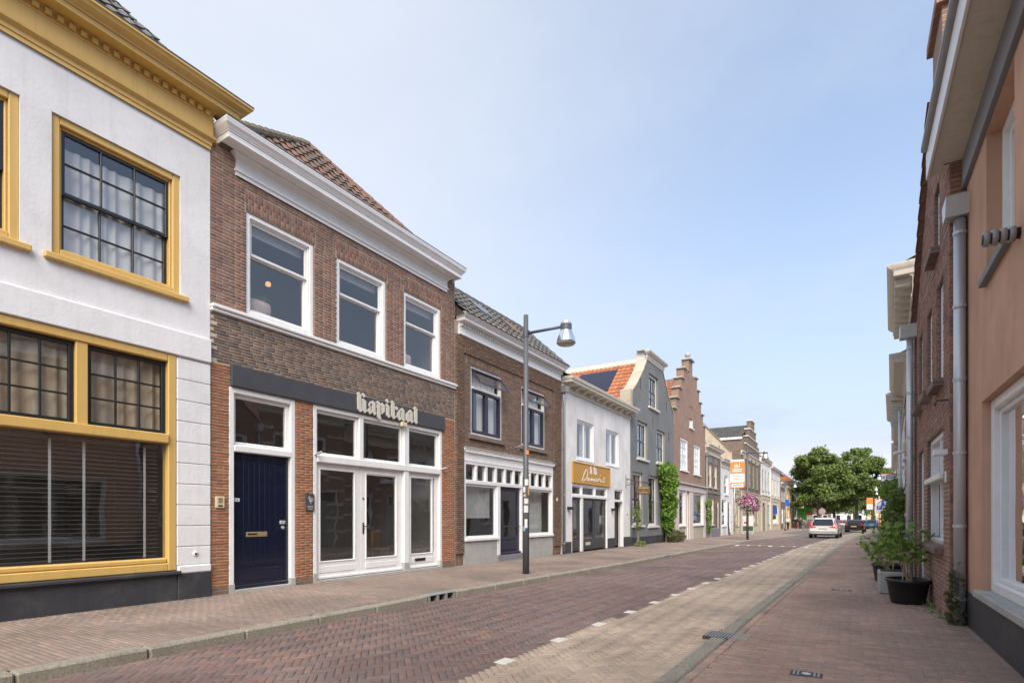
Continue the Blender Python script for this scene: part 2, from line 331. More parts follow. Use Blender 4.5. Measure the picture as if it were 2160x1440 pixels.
mat('leaf', None, .55, .15, 3, ramp=[(0.089, 0.144, 0.033), (0.165, 0.235, 0.055), (0.129, 0.189, 0.044), (0.237, 0.304, 0.076), (0.108, 0.167, 0.041)], trans=.25)
mat('leaf_bright', None, .5, .15, 3, ramp=[(0.113, 0.226, 0.026), (0.18, 0.323, 0.042), (0.143, 0.263, 0.032), (0.24, 0.39, 0.06), (0.09, 0.18, 0.026)], trans=.3)
mat('leaf_dull', None, .6, .15, 3, ramp=[(.075, .095, .03), (.11, .12, .04), (.06, .085, .03), (.16, .14, .06), (.13, .10, .045)], trans=.2)
mat('petal_pink', None, .6, .1, 3, ramp=[(.42, .012, .16), (.55, .03, .27), (.36, .02, .20), (.55, .30, .50), (.50, .22, .46)], trans=.2)
mat('petal_white', (.72, .70, .70), .6, .05, 3, trans=.2)
mat('bark', (.17, .14, .095), .95, .35, 8, .8, 25, dirt=((.10, .11, .05), .4, 3))
mat('twig', (.30, .22, .12), .8, .2, 9)
mat('pot_black', (.018, .018, .020), .45, .15, 6, .05, 60)
mat('stoneware', (.62, .47, .42), .85, .15, 6, .2, 60)
mat('soil', (.04, .03, .022), .95, .3, 20)
mat('rubber', (.02, .02, .021), .7, .1, 9)
mat('rim', (.45, .46, .47), .3, .05, 9, metal=.8)
mat('car_white', (.70, .70, .68), .22, .02, 2, coat=.6)
mat('car_black', (.012, .012, .014), .2, .02, 2, coat=.8)
mat('car_blue', (.02, .22, .50), .25, .02, 2, coat=.6)
mat('car_silver', (.40, .41, .42), .25, .02, 2, coat=.6)
mat('car_glass', (.015, .018, .02), .05, .05, 2, spec=.8)
mat('tail_red', (.55, .012, .014), .2, .05, 2, coat=.5)
mat('plate_yellow', (.72, .45, .05), .5, .03, 2)
mat('plate_pale', (.55, .53, .45), .5, .03, 2)
mat('plastic_dark', (.03, .03, .032), .6, .1, 5)
mat('skin', (.50, .31, .23), .6, .05, 9)
mat('hair_grey', (.30, .28, .26), .8, .2, 30)
mat('hair_dark', (.05, .035, .025), .7, .2, 30)
mat('cloth_cream', (.62, .60, .53), .9, .08, 8)
mat('cloth_navy', (.012, .018, .045), .9, .1, 8)
mat('cloth_olive', (.075, .065, .042), .9, .1, 8)
mat('cloth_black', (.012, .012, .014), .9, .1, 8)
mat('cloth_grey', (.035, .037, .042), .9, .1, 8)
mat('shoe_white', (.65, .65, .64), .7, .05, 8)
mat('banner_orange', (.78, .25, .055), .7, .04, 3)
mat('banner_white', (.78, .77, .74), .7, .04, 3)
mat('banner_blue', (.16, .36, .55), .7, .04, 3)
mat('sign_blue', (.02, .10, .50), .45, .04, 3)
mat('sign_red', (.55, .03, .03), .45, .04, 3)
mat('flag_green', (.07, .28, .035), .7, .05, 3)
mat('parasol_blue', (.02, .12, .42), .8, .05, 3)
mat('awning_grey', (.20, .205, .22), .6, .1, 3)
mat('brass', (.50, .40, .20), .35, .1, 9, metal=.6)
mat('ivory', (.62, .56, .40), .5, .05, 9)
mat('yellow_cloth', (.60, .46, .05), .9, .1, 6, trans=.2)
mat('white_cloth', (.70, .70, .70), .9, .1, 6, trans=.2)
mat('brown_sign', (.13, .07, .03), .6, .2, 9)
mat('iron', (.06, .05, .045), .7, .2, 20)
mat('marking', (.74, .71, .60), .85, .12, 20, .2, 80, dirt=((.3, .28, .24), .5, 6))
mat('timber', (.33, .20, .10), .6, .2, 6)
mat('lamp_glow', (.8, .4, .1), .5)
mat('sticker', (.62, .60, .58), .6, .25, 30)
# ------------------------------------------------------------------ street surface
LKP = [(-12,-5.8),(7,-5.8),(15,-5.5),(32,-5.25),(37,-5.35),(44,-4.6),(53,-3.6),(54.5,-4.4),(60,-5.9),(74,-5.4),(95,-4.2),(160,-1)]
RKP = [(-12,-1.85),(4.65,-1.36),(22.8,-.83),(38,-.3),(50,.3),(68,1.8),(90,3.5),(160,10)]
TLP = [(-12,-3.2),(4.3,-2.79),(29.6,-2.1),(45.7,-1.2),(68,.2),(160,5)]
def ip(P, s): return float(np.interp(s, [p[0] for p in P], [p[1] for p in P]))
def LK(s): return ip(LKP, s)
def RK(s): return ip(RKP, s)
def TL(s): return ip(TLP, s)
def RWALL(s): return 1.19 if s < 8.45 else (1.03 if s < 12.3 else 1.0+.053*(s-12.3))
def zroad(t, s): return gz(s)-.10+.015*(t-LK(s))/(RK(s)-LK(s))
def zright(t, s): return gz(s)-.055*(1-min(1, max(0, (t-RK(s))/2.3)))
def sheet(name, s0, s1, lo, hi, zf, m, step=1.0, kind='structure', dz=0):
    mb = MB(); n = max(1, int(round((s1-s0)/step)))
    for i in range(n):
        a, b = s0+(s1-s0)*i/n, s0+(s1-s0)*(i+1)/n
        mb.quad((lo(a), a, zf(lo(a), a)+dz), (hi(a), a, zf(hi(a), a)+dz), (hi(b), b, zf(hi(b), b)+dz), (lo(b), b, zf(lo(b), b)+dz))
    return mb.build(name, MT[m], None, kind=kind)
NEAR = 46.0
g = MB()
ys = [-300, 8, 120, 1500]
for a, b in zip(ys[:-1], ys[1:]): g.quad((-700, a, gz(a)-.3), (700, a, gz(a)-.3), (700, b, gz(b)-.3), (-700, b, gz(b)-.3))
g.build('ground', MT['ground'], None, kind='structure')
road = sheet('road', -12, NEAR, lambda s: LK(s)-.06, lambda s: RK(s)+.06, zroad, 'sand_bed', dz=-.014)
sheet('road', NEAR, 150, lambda s: LK(s)-.06, TL, zroad, 'road_far', 2)
sheet('cycle_lane', NEAR, 150, TL, lambda s: RK(s)+.06, zroad, 'lane_far', 2)
pl = sheet('pavement', -12, NEAR, lambda s: -9.6, lambda s: LK(s)-.15, lambda t, s: gz(s), 'sand_bed', dz=-.014)
sheet('pavement', NEAR, 170, lambda s: -9.6, lambda s: LK(s)-.15, lambda t, s: gz(s), 'pavement_far', 2)
pr = sheet('pavement', -12, 40, lambda s: RK(s)+.15, lambda s: RWALL(s)+.25, zright, 'sand_bed', dz=-.014)
sheet('pavement', 40, 170, lambda s: RK(s)+.15, lambda s: RWALL(s)+4.5, zright, 'pavement_far', 2)
def flat_bricks(parent, items, mats, limit=300):
    n = len(items); arr = np.array([(t, s, z) for t, s, z, *_ in items]); ang = np.array([i[3] for i in items])
    A = np.stack([np.cos(ang), np.sin(ang), np.zeros(n)], 1); B = np.stack([-np.sin(ang), np.cos(ang), np.zeros(n)], 1)
    Nn = np.zeros((n, 3)); Nn[:, 2] = 1; Nn[:, :2] += rng.normal(0, .012, (n, 2))
    arr[:, 2] += rng.normal(0, .0012, n)-.02
    lay_bricks(parent, arr, A, B, Nn, np.array([i[4] for i in items]), np.array([i[5] for i in items]), np.full(n, .02), np.array([i[6] for i in items]), mats, lambda c: c, 'paving_brick', 'brick_paving', limit, .004)
# herringbone carriageway
BW, BL = .0685, .2055; it = []
ca, sa_ = math.cos(math.pi/4), math.sin(math.pi/4)
x0, y0 = -3.2, 18
def hb(cx, cy, ang):
    t = x0+cx*ca-cy*sa_; s = y0+cx*sa_+cy*ca
    if not (-1 < s < NEAR): return
    if not (LK(s)-.03 < t < RK(s)+.03): return
    it.append((t, s, zroad(t, s), ang, BL/2-.0025, BW/2-.0025, 1 if t > TL(s) else 0))
NU = 420
for j in range(-NU, NU):
    for m_ in range(-75, 75):
        xs = (j+6*m_)*BW
        if abs(xs) < 26 and abs(j*BW) < 26:
            hb(xs+BL/2, (j+.5)*BW, math.pi/4)
            # vertical brick of column x=j
        yv = (j-5+6*m_)*BW
        if abs(yv) < 26 and abs(j*BW) < 26:
            hb((j+.5)*BW, yv+BL/2, 3*math.pi/4)
flat_bricks(road, it, [MT['road_brick'], MT['lane_brick']])
def rows(lo, hi, s0, s1, zf, pitch=.0565, ln=.2045, skip=lambda t, s: False, edge=True):
    out = []; k = 0; s = s0
    while s < s1:
        a, b = lo(s), hi(s); off = (.5 if k % 2 else 0)*ln+random.uniform(-.012, .012); t = math.floor((a-off)/ln)*ln+off
        while t < b:
            ta, tb = max(t, a), min(t+ln, b)
            if tb-ta > .05 and not skip((ta+tb)/2, s):
                out.append(((ta+tb)/2, s, zf((ta+tb)/2, s), random.gauss(0, .008), (tb-ta)/2-.0022, pitch/2-.002, 0))
            t += ln
        s += pitch; k += 1
    return out
def border(edge, s0, s1, zf, wd=.085):
    out = []; s = s0
    while s < s1:
        t = edge(s+.1); an = math.atan2(.2, edge(s+.2)-edge(s))
        out.append((t, s+.1, zf(t, s+.1)+.001, an, .1, wd/2-.002, 0)); s += .205
    return out
LW = -8.85
flat_bricks(pl, rows(lambda s: LW-.02, lambda s: LK(s)-.27, -1, NEAR, lambda t, s: gz(s))+border(lambda s: LK(s)-.225, -1, NEAR, lambda t, s: gz(s)), [MT['pave_brick']])
flat_bricks(pr, rows(lambda s: RK(s)+.27, lambda s: RWALL(s)+.02, .5, 40, zright)+border(lambda s: RK(s)+.225, .5, 40, zright), [MT['pave_brick_red']])
# white stones down the lane edge, in the carriageway
k = 0; s = 1.15
while s < 62:
    t = TL(s)
    if abs(s-31) > .5:
        mb = MB(); a = .105
        mb.bbox(-.068, .068, -a*.92, a*.92, -.02, .006, .004)
        o = mb.build('marker_stone', MT['white_stone'], road); o.location = (t, s, zroad(t, s)); o.rotation_euler = (0, 0, R(-2+random.uniform(-2, 2)))
    s += 1.075
# hump marking: a line and teeth across the carriageway
mk = MB(); sh = 31.3
mk.quad((LK(sh)+.05, sh+.3, zroad(LK(sh), sh)+.009), (RK(sh)-.05, sh-.35, zroad(RK(sh), sh)+.009), (RK(sh)-.05, sh-.25, zroad(RK(sh), sh)+.009), (LK(sh)+.05, sh+.42, zroad(LK(sh), sh)+.009))
mk.build('marking_line', MT['marking'], road)
for i in range(9):
    f = (i+.02)/8.1; t = LK(sh)+.12+(RK(sh)-LK(sh)-.3)*f; y = sh+.3-.65*f; wd = .13 if i % 3 else .18; ln_ = .5 if i % 3 else .95
    MB().quad((t-wd/2, y-ln_, zroad(t, y)+.009), (t+wd/2, y-ln_, zroad(t, y)+.009), (t+wd/2, y-.012, zroad(t, y)+.009), (t-wd/2, y-.012, zroad(t, y)+.009)).build('marking_tooth', MT['marking'], road)
for i in range(5):
    t = LK(35)+1.0+i*.75; MB().quad((t-.2, 34.2-.1*i, zroad(t, 34)+.009), (t+.2, 34.2-.1*i, zroad(t, 34)+.009), (t+.2, 34.3-.1*i, zroad(t, 34)+.009), (t-.2, 34.3-.1*i, zroad(t, 34)+.009)).build('marking_dash', MT['marking'], road)
# kerbs: a row of stones each
def kerb(name, edge, s0, s1, side, zt, zb, wd=.165, ln=1.0, skip=()):
    e = bpy.data.objects.new(name, None); link(e); tag(e, kind='structure')
    s = s0
    while s < s1:
        a, b = Vector((edge(s), s)), Vector((edge(s+ln), s+ln)); 
        if any(abs(s+ln/2-q) < ln*.5 for q in skip): s += ln; continue
        d = b-a; L_ = d.length; mb = MB(); j = random.uniform(-.004, .004)
        mb.bbox(0 if side > 0 else -wd, wd if side > 0 else 0, .004, L_-.004, zb(s)-zt(s)-.05, 0, .018)
        o = mb.build('kerb_stone', MT['kerb_concrete'], e); o.location = (a.x+j, a.y, zt(s)+random.uniform(-.003, .003))
        o.rotation_euler = (math.atan2(zt(s+ln)-zt(s), L_), 0, math.atan2(d.y, d.x)-math.pi/2)
        s += ln
    return e
kerb('kerb', LK, -3.35, 36.6, -1, lambda s: gz(s)+.004, lambda s: gz(s)-.1, .17, 1.0, skip=(7.15, 19.15))
kerb('kerb', LK, 36.65, 52.6, -1, lambda s: gz(s)+.004, lambda s: gz(s)-.1, .17, 1.0)
kerb('kerb', LK, 60, 120, -1, lambda s: gz(s)+.004, lambda s: gz(s)-.1, .17, 2.0)
kerb('kerb', RK, -3, 70, 1, lambda s: zright(RK(s), s)+.006, lambda s: zroad(RK(s), s), .17, 1.0, skip=(6.5,))
def inlet(s, label):
    e = thing('gully_inlet', label, 'drain', (LK(s)-.085, s, gz(s)), math.atan2(LK(s)-LK(s+.5), .5))
    MB().bbox(-.1, .075, -.36, .36, -.012, .006, .006).build('lid', MT['zinc_grey'], e)
    MB().box(-.10, -.06, -.36, .36, -.11, -.013).build('back_plate', MT['black_paint'], e)
    for i in range(4): MB().box(-.055, .085, -.34+i*.213, -.30+i*.213, -.11, -.0125).build('bar', MT['zinc_grey'], e)
    for q in (-1, 1): MB().bbox(-.085, .085, q*.365 if q > 0 else -.5, .5 if q > 0 else q*.365, -.15, .004, .015).build('kerb_end', MT['kerb_concrete'], e)
inlet(7.15, 'grey iron gully inlet in the kerb in front of the white double doors')
inlet(19.15, 'grey iron gully inlet in the kerb in front of the ochre shop sign')
e = thing('drain_grate', 'rectangular iron drain grate set in the flat kerb of the brick footway', 'drain', (RK(6.5)+.10, 6.5, zright(RK(6.5), 6.5)), R(-2))
MB().bbox(-.2, .27, -.17, .17, -.05, .004, .004).build('frame', MT['iron'], e)
for i in range(13): MB().bbox(-.18+i*.034, -.16+i*.034, -.15, .15, -.002, .012, .003).build('bar', MT['zinc_grey'], e)
MB().bbox(-.095, .07, .175, .495, -.10, .006, .012).build('kerb_end', MT['kerb_concrete'], e); MB().bbox(-.105, .06, -.495, -.175, -.10, .006, .012).build('kerb_end', MT['kerb_concrete'], e)
def lid(t, s, label, w=.12, l=.08):
    e = thing('service_cover', label, 'cover', (t, s, zright(t, s)))
    MB().bbox(-w, w, -l, l, -.02, .005, .003).build('lid', MT['iron'], e); MB().lathe([(.035, 0), (.035, .009), (.02, .009), (.02, .006)], (0, 0, 0), 16).build('ring', MT['zinc'], e)
    for i in (-3, -2, 2, 3): MB().bbox(i*.03-.008, i*.03+.008, -l*.8, l*.8, .004, .009, .002).build('rib', MT['zinc_grey'], e)
lid(-.31, 5.16, 'small ribbed iron service cover with a shiny ring in the brick footway')
lid(-.13, 11.6, 'small iron service cover in the footway beside the black plant pot', .16, .1)
lid(-7.1, 4.2, 'small iron service cover in the footway before the white plaster pillar', .1, .06) if False else None
# ------------------------------------------------------------------ house kit
class House:
    def __init__(s, name, label, T, side, u0, u1, rz=0, cat='house', group=None):
        s.T, s.side, s.u0, s.u1, s.rz = T, side, u0, u1, rz; s.zb = gz((u0+u1)/2)
        s.e = thing(name, label, cat, (T, u0, s.zb), rz, group)
    def P(s, u, z, w): return (s.side*w, u-s.u0, z-s.zb)
    def world(s, v):
        c, n = math.cos(s.rz), math.sin(s.rz); return (s.T+v[0]*c-v[1]*n, s.u0+v[0]*n+v[1]*c, v[2]+s.zb)
    def mb(s): return MB(s.P)
    def part(s, name, mb, m, parent=None, smooth=False, kind=None): return mb.build(name, MT[m], parent or s.e, smooth, kind)
    def fb(s, name, u0, u1, z0, z1, w0, w1, m, parent=None, c=.006):          # one chamfered board
        return s.part(name, s.mb().bbox(u0, u1, z0, z1, w0, w1, c), m, parent)
    def shell(s, z1, ops, m, depth=7., reveal=.16, outline=None, zbreaks=(), w=0., zbot=None, floors=(), side_m=None, reveal_m=None, uspan=None):
        zb = s.zb-.15 if zbot is None else zbot; u0, u1 = uspan or (s.u0, s.u1)
        xl = (lambda z: outline(z)[0]) if outline else (lambda z: u0); xr = (lambda z: outline(z)[1]) if outline else (lambda z: u1)
        zs = sorted({zb, z1, *zbreaks, *[o[2] for o in ops], *[o[3] for o in ops]}); zs = [z for z in zs if zb <= z <= z1]
        mb = s.mb()
        for a, b in zip(zs[:-1], zs[1:]):
            e = 1e-5; L0, L1, R0, R1 = xl(a+e), xl(b-e), xr(a+e), xr(b-e)
            act = sorted(o for o in ops if o[2] <= a+e and o[3] >= b-e); cl = (L0, L1)
            for o in act: mb.quad((cl[0], a, w), (o[0], a, w), (o[0], b, w), (cl[1], b, w)); cl = (o[1], o[1])
            mb.quad((cl[0], a, w), (R0, a, w), (R1, b, w), (cl[1], b, w))
        wall = s.part('wall', mb, m)
        if ops:
            for o in ops:
                rv = s.mb()
                a0, a1, b0, b1 = o[:4]; d = -reveal-.12
                rv.quad((a0, b0, w), (a0, b1, w), (a0, b1, d), (a0, b0, d)); rv.quad((a1, b0, w), (a1, b1, w), (a1, b1, d), (a1, b0, d))
                rv.quad((a0, b1, w), (a1, b1, w), (a1, b1, d), (a0, b1, d)); rv.quad((a0, b0, w), (a1, b0, w), (a1, b0, d), (a0, b0, d))
                s.part('reveal', rv, reveal_m or m, wall)
        ze = min(xz for xz in [z1]+[z for z in zbreaks]) if outline else z1
        sd = s.mb()
        sd.quad((u0+.002, zb, w-.002), (u0+.002, ze, w-.002), (u0+.002, ze, -depth), (u0+.002, zb, -depth)); sd.quad((u1-.002, zb, w-.002), (u1-.002, ze, w-.002), (u1-.002, ze, -depth), (u1-.002, zb, -depth))
        sd.quad((u0, zb, -depth), (u1, zb, -depth), (u1, ze, -depth), (u0, ze, -depth))
        s.part('side_wall', sd, side_m or m)
        fl = s.mb()
        for z in (s.zb+.03, *floors, ze-.05): fl.quad((u0+.01, z, -.3), (u1-.01, z, -.3), (u1-.01, z, -depth+.01), (u0+.01, z, -depth+.01))
        fl.quad((u0+.01, zb, -min(3.2, depth-.1)), (u1-.01, zb, -min(3.2, depth-.1)), (u1-.01, ze-.06, -min(3.2, depth-.1)), (u0+.01, ze-.06, -min(3.2, depth-.1)))
        for q in (u0+.03, u1-.03): fl.quad((q, zb, -.3), (q, ze-.06, -.3), (q, ze-.06, -depth+.02), (q, zb, -depth+.02))
        s.part('interior', fl, 'interior'); return wall
    def frame(s, name, u0, u1, z0, z1, fw, w0, w1, m, parent=None, fwb=None, c=.004):
        fwb = fw if fwb is None else fwb
        mb = s.mb(); mb.bbox(u0, u0+fw, z0, z1, w0, w1, c); mb.bbox(u1-fw, u1, z0, z1, w0, w1, c)
        mb.bbox(u0+fw, u1-fw, z1-fw, z1, w0, w1-.001, c)
        if fwb: mb.bbox(u0+fw, u1-fw, z0, z0+fwb, w0, w1-.001, c)
        return s.part(name, mb, m, parent)
    def panes(s, parent, u0, u1, z0, z1, nx, nz, w, m, bar=.022, bm=None, gl='glass', bd=.03):
        if bm and (nx > 1 or nz > 1):
            for i in range(1, nx): u = u0+(u1-u0)*i/nx; s.part('glazing_bar', s.mb().bbox(u-bar/2, u+bar/2, z0, z1, w-.008, w+bd, .004), bm, parent)
            for j in range(1, nz): z = z0+(z1-z0)*j/nz; s.part('glazing_bar', s.mb().bbox(u0, u1, z-bar/2, z+bar/2, w-.007, w+bd-.003, .004), bm, parent)
        for i in range(nx):
            for j in range(nz):
                a, b = u0+(u1-u0)*i/nx, u0+(u1-u0)*(i+1)/nx; c, d = z0+(z1-z0)*j/nz, z0+(z1-z0)*(j+1)/nz
                tl = random.uniform(-.0035, .0035), random.uniform(-.0035, .0035)
                s.part('pane', s.mb().quad((a, c, w+tl[0]), (b, c, w-tl[0]+tl[1]), (b, d, w-tl[0]), (a, d, w+tl[0]-tl[1])), gl, parent)
    def window(s, u0, u1, z0, z1, fm='white_paint', sm=None, fw=.07, sw=.05, w=-.10, lights=None, sill=None, sill_m=None, bm=None, bar=.022):
        """opening filled by a frame and its lights [(u0,u1,z0,z1,nx,nz)], in fractions of the inside"""
        f = s.frame('window', u0, u1, z0, z1, fw, w-.06, w+.02, fm)
        sm = sm or fm; iu0, iu1, iz0, iz1 = u0+fw, u1-fw, z0+fw, z1-fw
        for n, (a, b, c, d, nx, nz) in enumerate(lights or [(0, 1, 0, 1, 1, 1)]):
            a, b = iu0+(iu1-iu0)*a, iu0+(iu1-iu0)*b; c, d = iz0+(iz1-iz0)*c, iz0+(iz1-iz0)*d
            q = w-.02-.012*(n % 2)
            s.frame('sash', a, b, c, d, sw, q-.035, q+.008, sm, f); s.panes(f, a+sw, b-sw, c+sw, d-sw, nx, nz, q-.015, fm, bar, bm or sm)
        if sill: s.part('sill', s.mb().bbox(u0-sill[0], u1+sill[0], z0-sill[1], z0+.005, w-.02, sill[2], .006), sill_m or fm, f)
        return f
    def curtain(s, u0, u1, z0, z1, w, m, waves=6, amp=.03, name='curtain'):
        mb = s.mb(); n = waves*8; ph = random.random()*6
        pts = [(u0+(u1-u0)*i/n, w+amp*math.sin(ph+i/8*2*math.pi+.8*math.sin(i*.37))) for i in range(n+1)]
        for p, q in zip(pts[:-1], pts[1:]): mb.quad((p[0], z0, p[1]*1.0), (q[0], z0, q[1]), (q[0], z1, w+(q[1]-w)*.6), (p[0], z1, w+(p[1]-w)*.6))
        return s.part(name, mb, m, smooth=True)
    def cornice(s, prof, u0, u1, m, name='cornice', ext=True):
        """profile of (w, z, overrun) swept along the front; each level runs past the ends by its overrun"""
        mb = s.mb(); n = len(prof); vs = []
        for (w, z, o) in prof: vs.append((u0-o, z, w))
        for (w, z, o) in prof: vs.append((u1+o, z, w))
        fs = [(i, (i+1), n+i+1, n+i) for i in range(n-1)]+[tuple(range(n)), tuple(range(n, 2*n))[::-1]]
        # level ends back to the wall so that every step closes
        for i in range(n-1):
            (w0, z0, o0), (w1, z1, o1) = prof[i], prof[i+1]
            b = len(vs); vs += [(u0-o0, z0, -.02), (u0-o1, z1, -.02), (u1+o0, z0, -.02), (u1+o1, z1, -.02)]
            fs += [(i, b, b+1, i+1), (n+i, n+i+1, b+3, b+2)]
        mb.add(vs, fs[:n-1]+fs[n+1:]); return s.part(name, mb, m)
    def bricks(s, wall, regions, mats, w=0., limit=300, depth=.012):
        C, HA, HB, MI, AX = [], [], [], [], []
        for rg in regions:
            if 'soldier' in rg:                                     # flat splayed arch: (u0,u1,z0,z1)
                a, b, c, d = rg['soldier']; bw = rg.get('bw', .058); n = int(round((b-a)/bw))
                for i in range(n):
                    u = a+(b-a)*(i+.5)/n; sp = (u-(a+b)/2)*rg.get('splay', .25)
                    for lo, hi in (((0, .62), (.62, 1)) if i % 2 else ((0, .38), (.38, 1))):
                        zc = c+(d-c)*(lo+hi)/2; C.append((u+sp*(lo+hi)/2, zc)); HA.append((d-c)*(hi-lo)/2-.004); HB.append((b-a)/n/2*(1+rg.get('splay', .25)*(lo+hi)/2)-.004); MI.append(rg['m'])
                        AX.append(math.pi/2-math.atan2(sp, d-c))
                continue
            a, b, c, d = rg['rect']; co = rg.get('course', .05); ln = rg.get('len', .215); blk = rg.get('block', []); k = 0; z = c
            while z+co*.6 < d:
                zc = z+co/2; free = [(a, b)]
                for o in blk:
                    if o[2] < zc < o[3]:
                        nf = []
                        for p, q in free:
                            if o[1] <= p or o[0] >= q: nf.append((p, q)); continue
                            if o[0] > p: nf.append((p, o[0]))
                            if o[1] < q: nf.append((o[1], q))
                        free = nf
                for p, q in free:
                    off = (0, ln/2, ln*.25, ln*.75)[k % 4] if rg.get('bond') == 'wild' else (0 if k % 2 else ln/2)
                    u = p-off+ (random.choice((0, ln/2)) if rg.get('bond') == 'wild' else 0)
                    while u < q:
                        L_ = ln if rg.get('bond') != 'cross' or k % 2 else ln/2
                        x0_, x1_ = max(u, p), min(u+L_, q)
                        if x1_-x0_ > .03: C.append(((x0_+x1_)/2, zc)); HA.append((x1_-x0_)/2-.0045); HB.append(co/2-.0062); MI.append(rg['m']); AX.append(0)
                        u += L_
                z += co; k += 1
        n = len(C); C = np.array(C); AX = np.array(AX); sd = s.side
        c3 = np.stack([np.full(n, sd*(w-depth)), C[:, 0]-s.u0, C[:, 1]-s.zb], 1)
        A = np.stack([np.zeros(n), np.cos(AX), np.sin(AX)], 1); B = np.stack([np.zeros(n), -np.sin(AX), np.cos(AX)], 1); Nn = np.zeros((n, 3)); Nn[:, 0] = sd
        Nn[:, 1:] += rng.normal(0, .02, (n, 2))
        h = depth+rng.uniform(-.002, .0035, n)
        lay_bricks(wall, c3, A, B, Nn, np.array(HA), np.array(HB), h, np.array(MI), [MT[m] for m in mats], s.world, 'brick', 'brickwork', limit, .003)
    # tiles on a roof slope: corner O, unit U along the eave, unit V up the slope (local)
    def tiles(s, roof, O, U, V, lu, lv, m, tw=.22, tl=.30, inside=None, limit=300, amp=.028):
        O, U, V = Vector(O), Vector(U).normalized(), Vector(V).normalized(); Nn = U.cross(V); 
        if Nn.z < 0: Nn = -Nn
        xs = np.linspace(0, 1, 8); pf = np.array([.9*math.sin(x*2*math.pi*1.0+.3)*.5+.25*math.sin(x*math.pi) for x in xs])
        base = []
        for row, (yy, zz) in enumerate(((-.03, .045), (1.10, .012))):
            for x, p in zip(xs, pf): base.append(((x*1.03-.5)*tw, yy*tl, zz+p*amp*1.6))
        for x, p in zip(xs, pf): base.append(((x*1.03-.5)*tw, -.03*tl, .025+p*amp*1.6))
        q = [(i, i+1, 8+i+1, 8+i) for i in range(7)]+[(i, i+1, 16+i+1, 16+i) for i in range(7)]
        base = np.array(base); q = np.array(q); cen = []
        nv = int(lv/tl); nu = int(lu/tw)
        for j in range(nv):
            for i in range(nu):
                uu, vv = (i+.5)*lu/nu, j*lv/nv
                if inside and not inside(uu, vv+tl*.5): continue
                cen.append((uu, vv))
        M = Matrix((U, V, Nn)).transposed(); Mn = np.array(M); pos = [O+U*a+V*b for a, b in cen]; n = len(pos); rr = rng.random(n)
        d = []
        for p in pos:
            pr_ = project(s.world(p)); d.append(pr_[2] if pr_ and -20 < pr_[0] < 2180 and -20 < pr_[1] < 1460 else 1e9)
        d = np.array(d); order = np.argsort(d)[:limit]; order = order[d[order] < 1e8]; solo = set(order.tolist())
        var = [numesh('roof_tile', base, q, [MT[m]], np.full(len(q), (k+.5)/6)) for k in range(6)] if len(order) else []
        for i in order:
            o = link(bpy.data.objects.new('roof_tile', var[int(rr[i]*6) % 6]), roof)
            Mm = (M @ Matrix.Rotation(random.gauss(0, .02), 3, 'Z')).to_4x4(); Mm.translation = pos[i]+Nn*random.uniform(0, .006); o.matrix_basis = Mm
        rest = [i for i in range(n) if i not in solo]
        if rest:
            vv = np.concatenate([base @ Mn.T+np.array(pos[i]) for i in rest]); qq = np.concatenate([q+len(base)*k for k in range(len(rest))])
            o = link(bpy.data.objects.new('tile_field', numesh('tile_field', vv, qq, [MT[m]], np.repeat(rr[rest], len(q)))), roof); o['kind'] = 'stuff'
    def text(s, string, u, z, w, size, m, parent=None, ext=.004, name='lettering', align='CENTER', bold=0.):
        return text_mesh(string, size, MT[m], parent or s.e, Matrix(((0, 0, s.side, s.side*w), (s.side, 0, 0, u-s.u0), (0, 1, 0, z-s.zb), (0, 0, 0, 1))), ext, name, align, bold)
def text_mesh(string, size, m, parent, M, ext=.004, name='lettering', align='CENTER', bold=0.):
    cu = bpy.data.curves.new('t', 'FONT'); cu.body = string; cu.size = size; cu.extrude = ext; cu.align_x = align; cu.align_y = 'CENTER'; cu.offset = bold; cu.resolution_u = 2
    to = bpy.data.objects.new('t', cu); COL.objects.link(to); dg = bpy.context.evaluated_depsgraph_get(); me = bpy.data.meshes.new_from_object(to.evaluated_get(dg))
    COL.objects.unlink(to); bpy.data.objects.remove(to); me.materials.clear(); me.materials.append(m); me.name = name
    o = link(bpy.data.objects.new(name, me), parent); o.matrix_basis = M; return o
def ribbon(H, pts, w, wd, m, parent, name='lettering', th=.006):
    mb = H.mb(); pts = [Vector(p) for p in pts]
    fine = []
    for i in range(len(pts)-1):                           # Catmull-Rom
        p0, p1, p2, p3 = pts[max(i-1, 0)], pts[i], pts[i+1], pts[min(i+2, len(pts)-1)]
        for k in range(6):
            t = k/6; fine.append(.5*((2*p1)+(-p0+p2)*t+(2*p0-5*p1+4*p2-p3)*t*t+(-p0+3*p1-3*p2+p3)*t**3))
    fine.append(pts[-1]); pl_, pr_ = [], []
    for i, p in enumerate(fine):
        d = fine[min(i+1, len(fine)-1)]-fine[max(i-1, 0)]; n = Vector((-d.y, d.x)); n = n.normalized() if n.length > 1e-9 else Vector((0, 1))
        pl_.append(p+n*wd/2); pr_.append(p-n*wd/2)
    for i in range(len(fine)-1):
        mb.quad((pl_[i].x, pl_[i].y, w+th), (pr_[i].x, pr_[i].y, w+th), (pr_[i+1].x, pr_[i+1].y, w+th), (pl_[i+1].x, pl_[i+1].y, w+th))
        mb.quad((pl_[i].x, pl_[i].y, w), (pl_[i].x, pl_[i].y, w+th), (pl_[i+1].x, pl_[i+1].y, w+th), (pl_[i+1].x, pl_[i+1].y, w)); mb.quad((pr_[i].x, pr_[i].y, w), (pr_[i].x, pr_[i].y, w+th), (pr_[i+1].x, pr_[i+1].y, w+th), (pr_[i+1].x, pr_[i+1].y, w))
    return H.part(name, mb, m, parent)
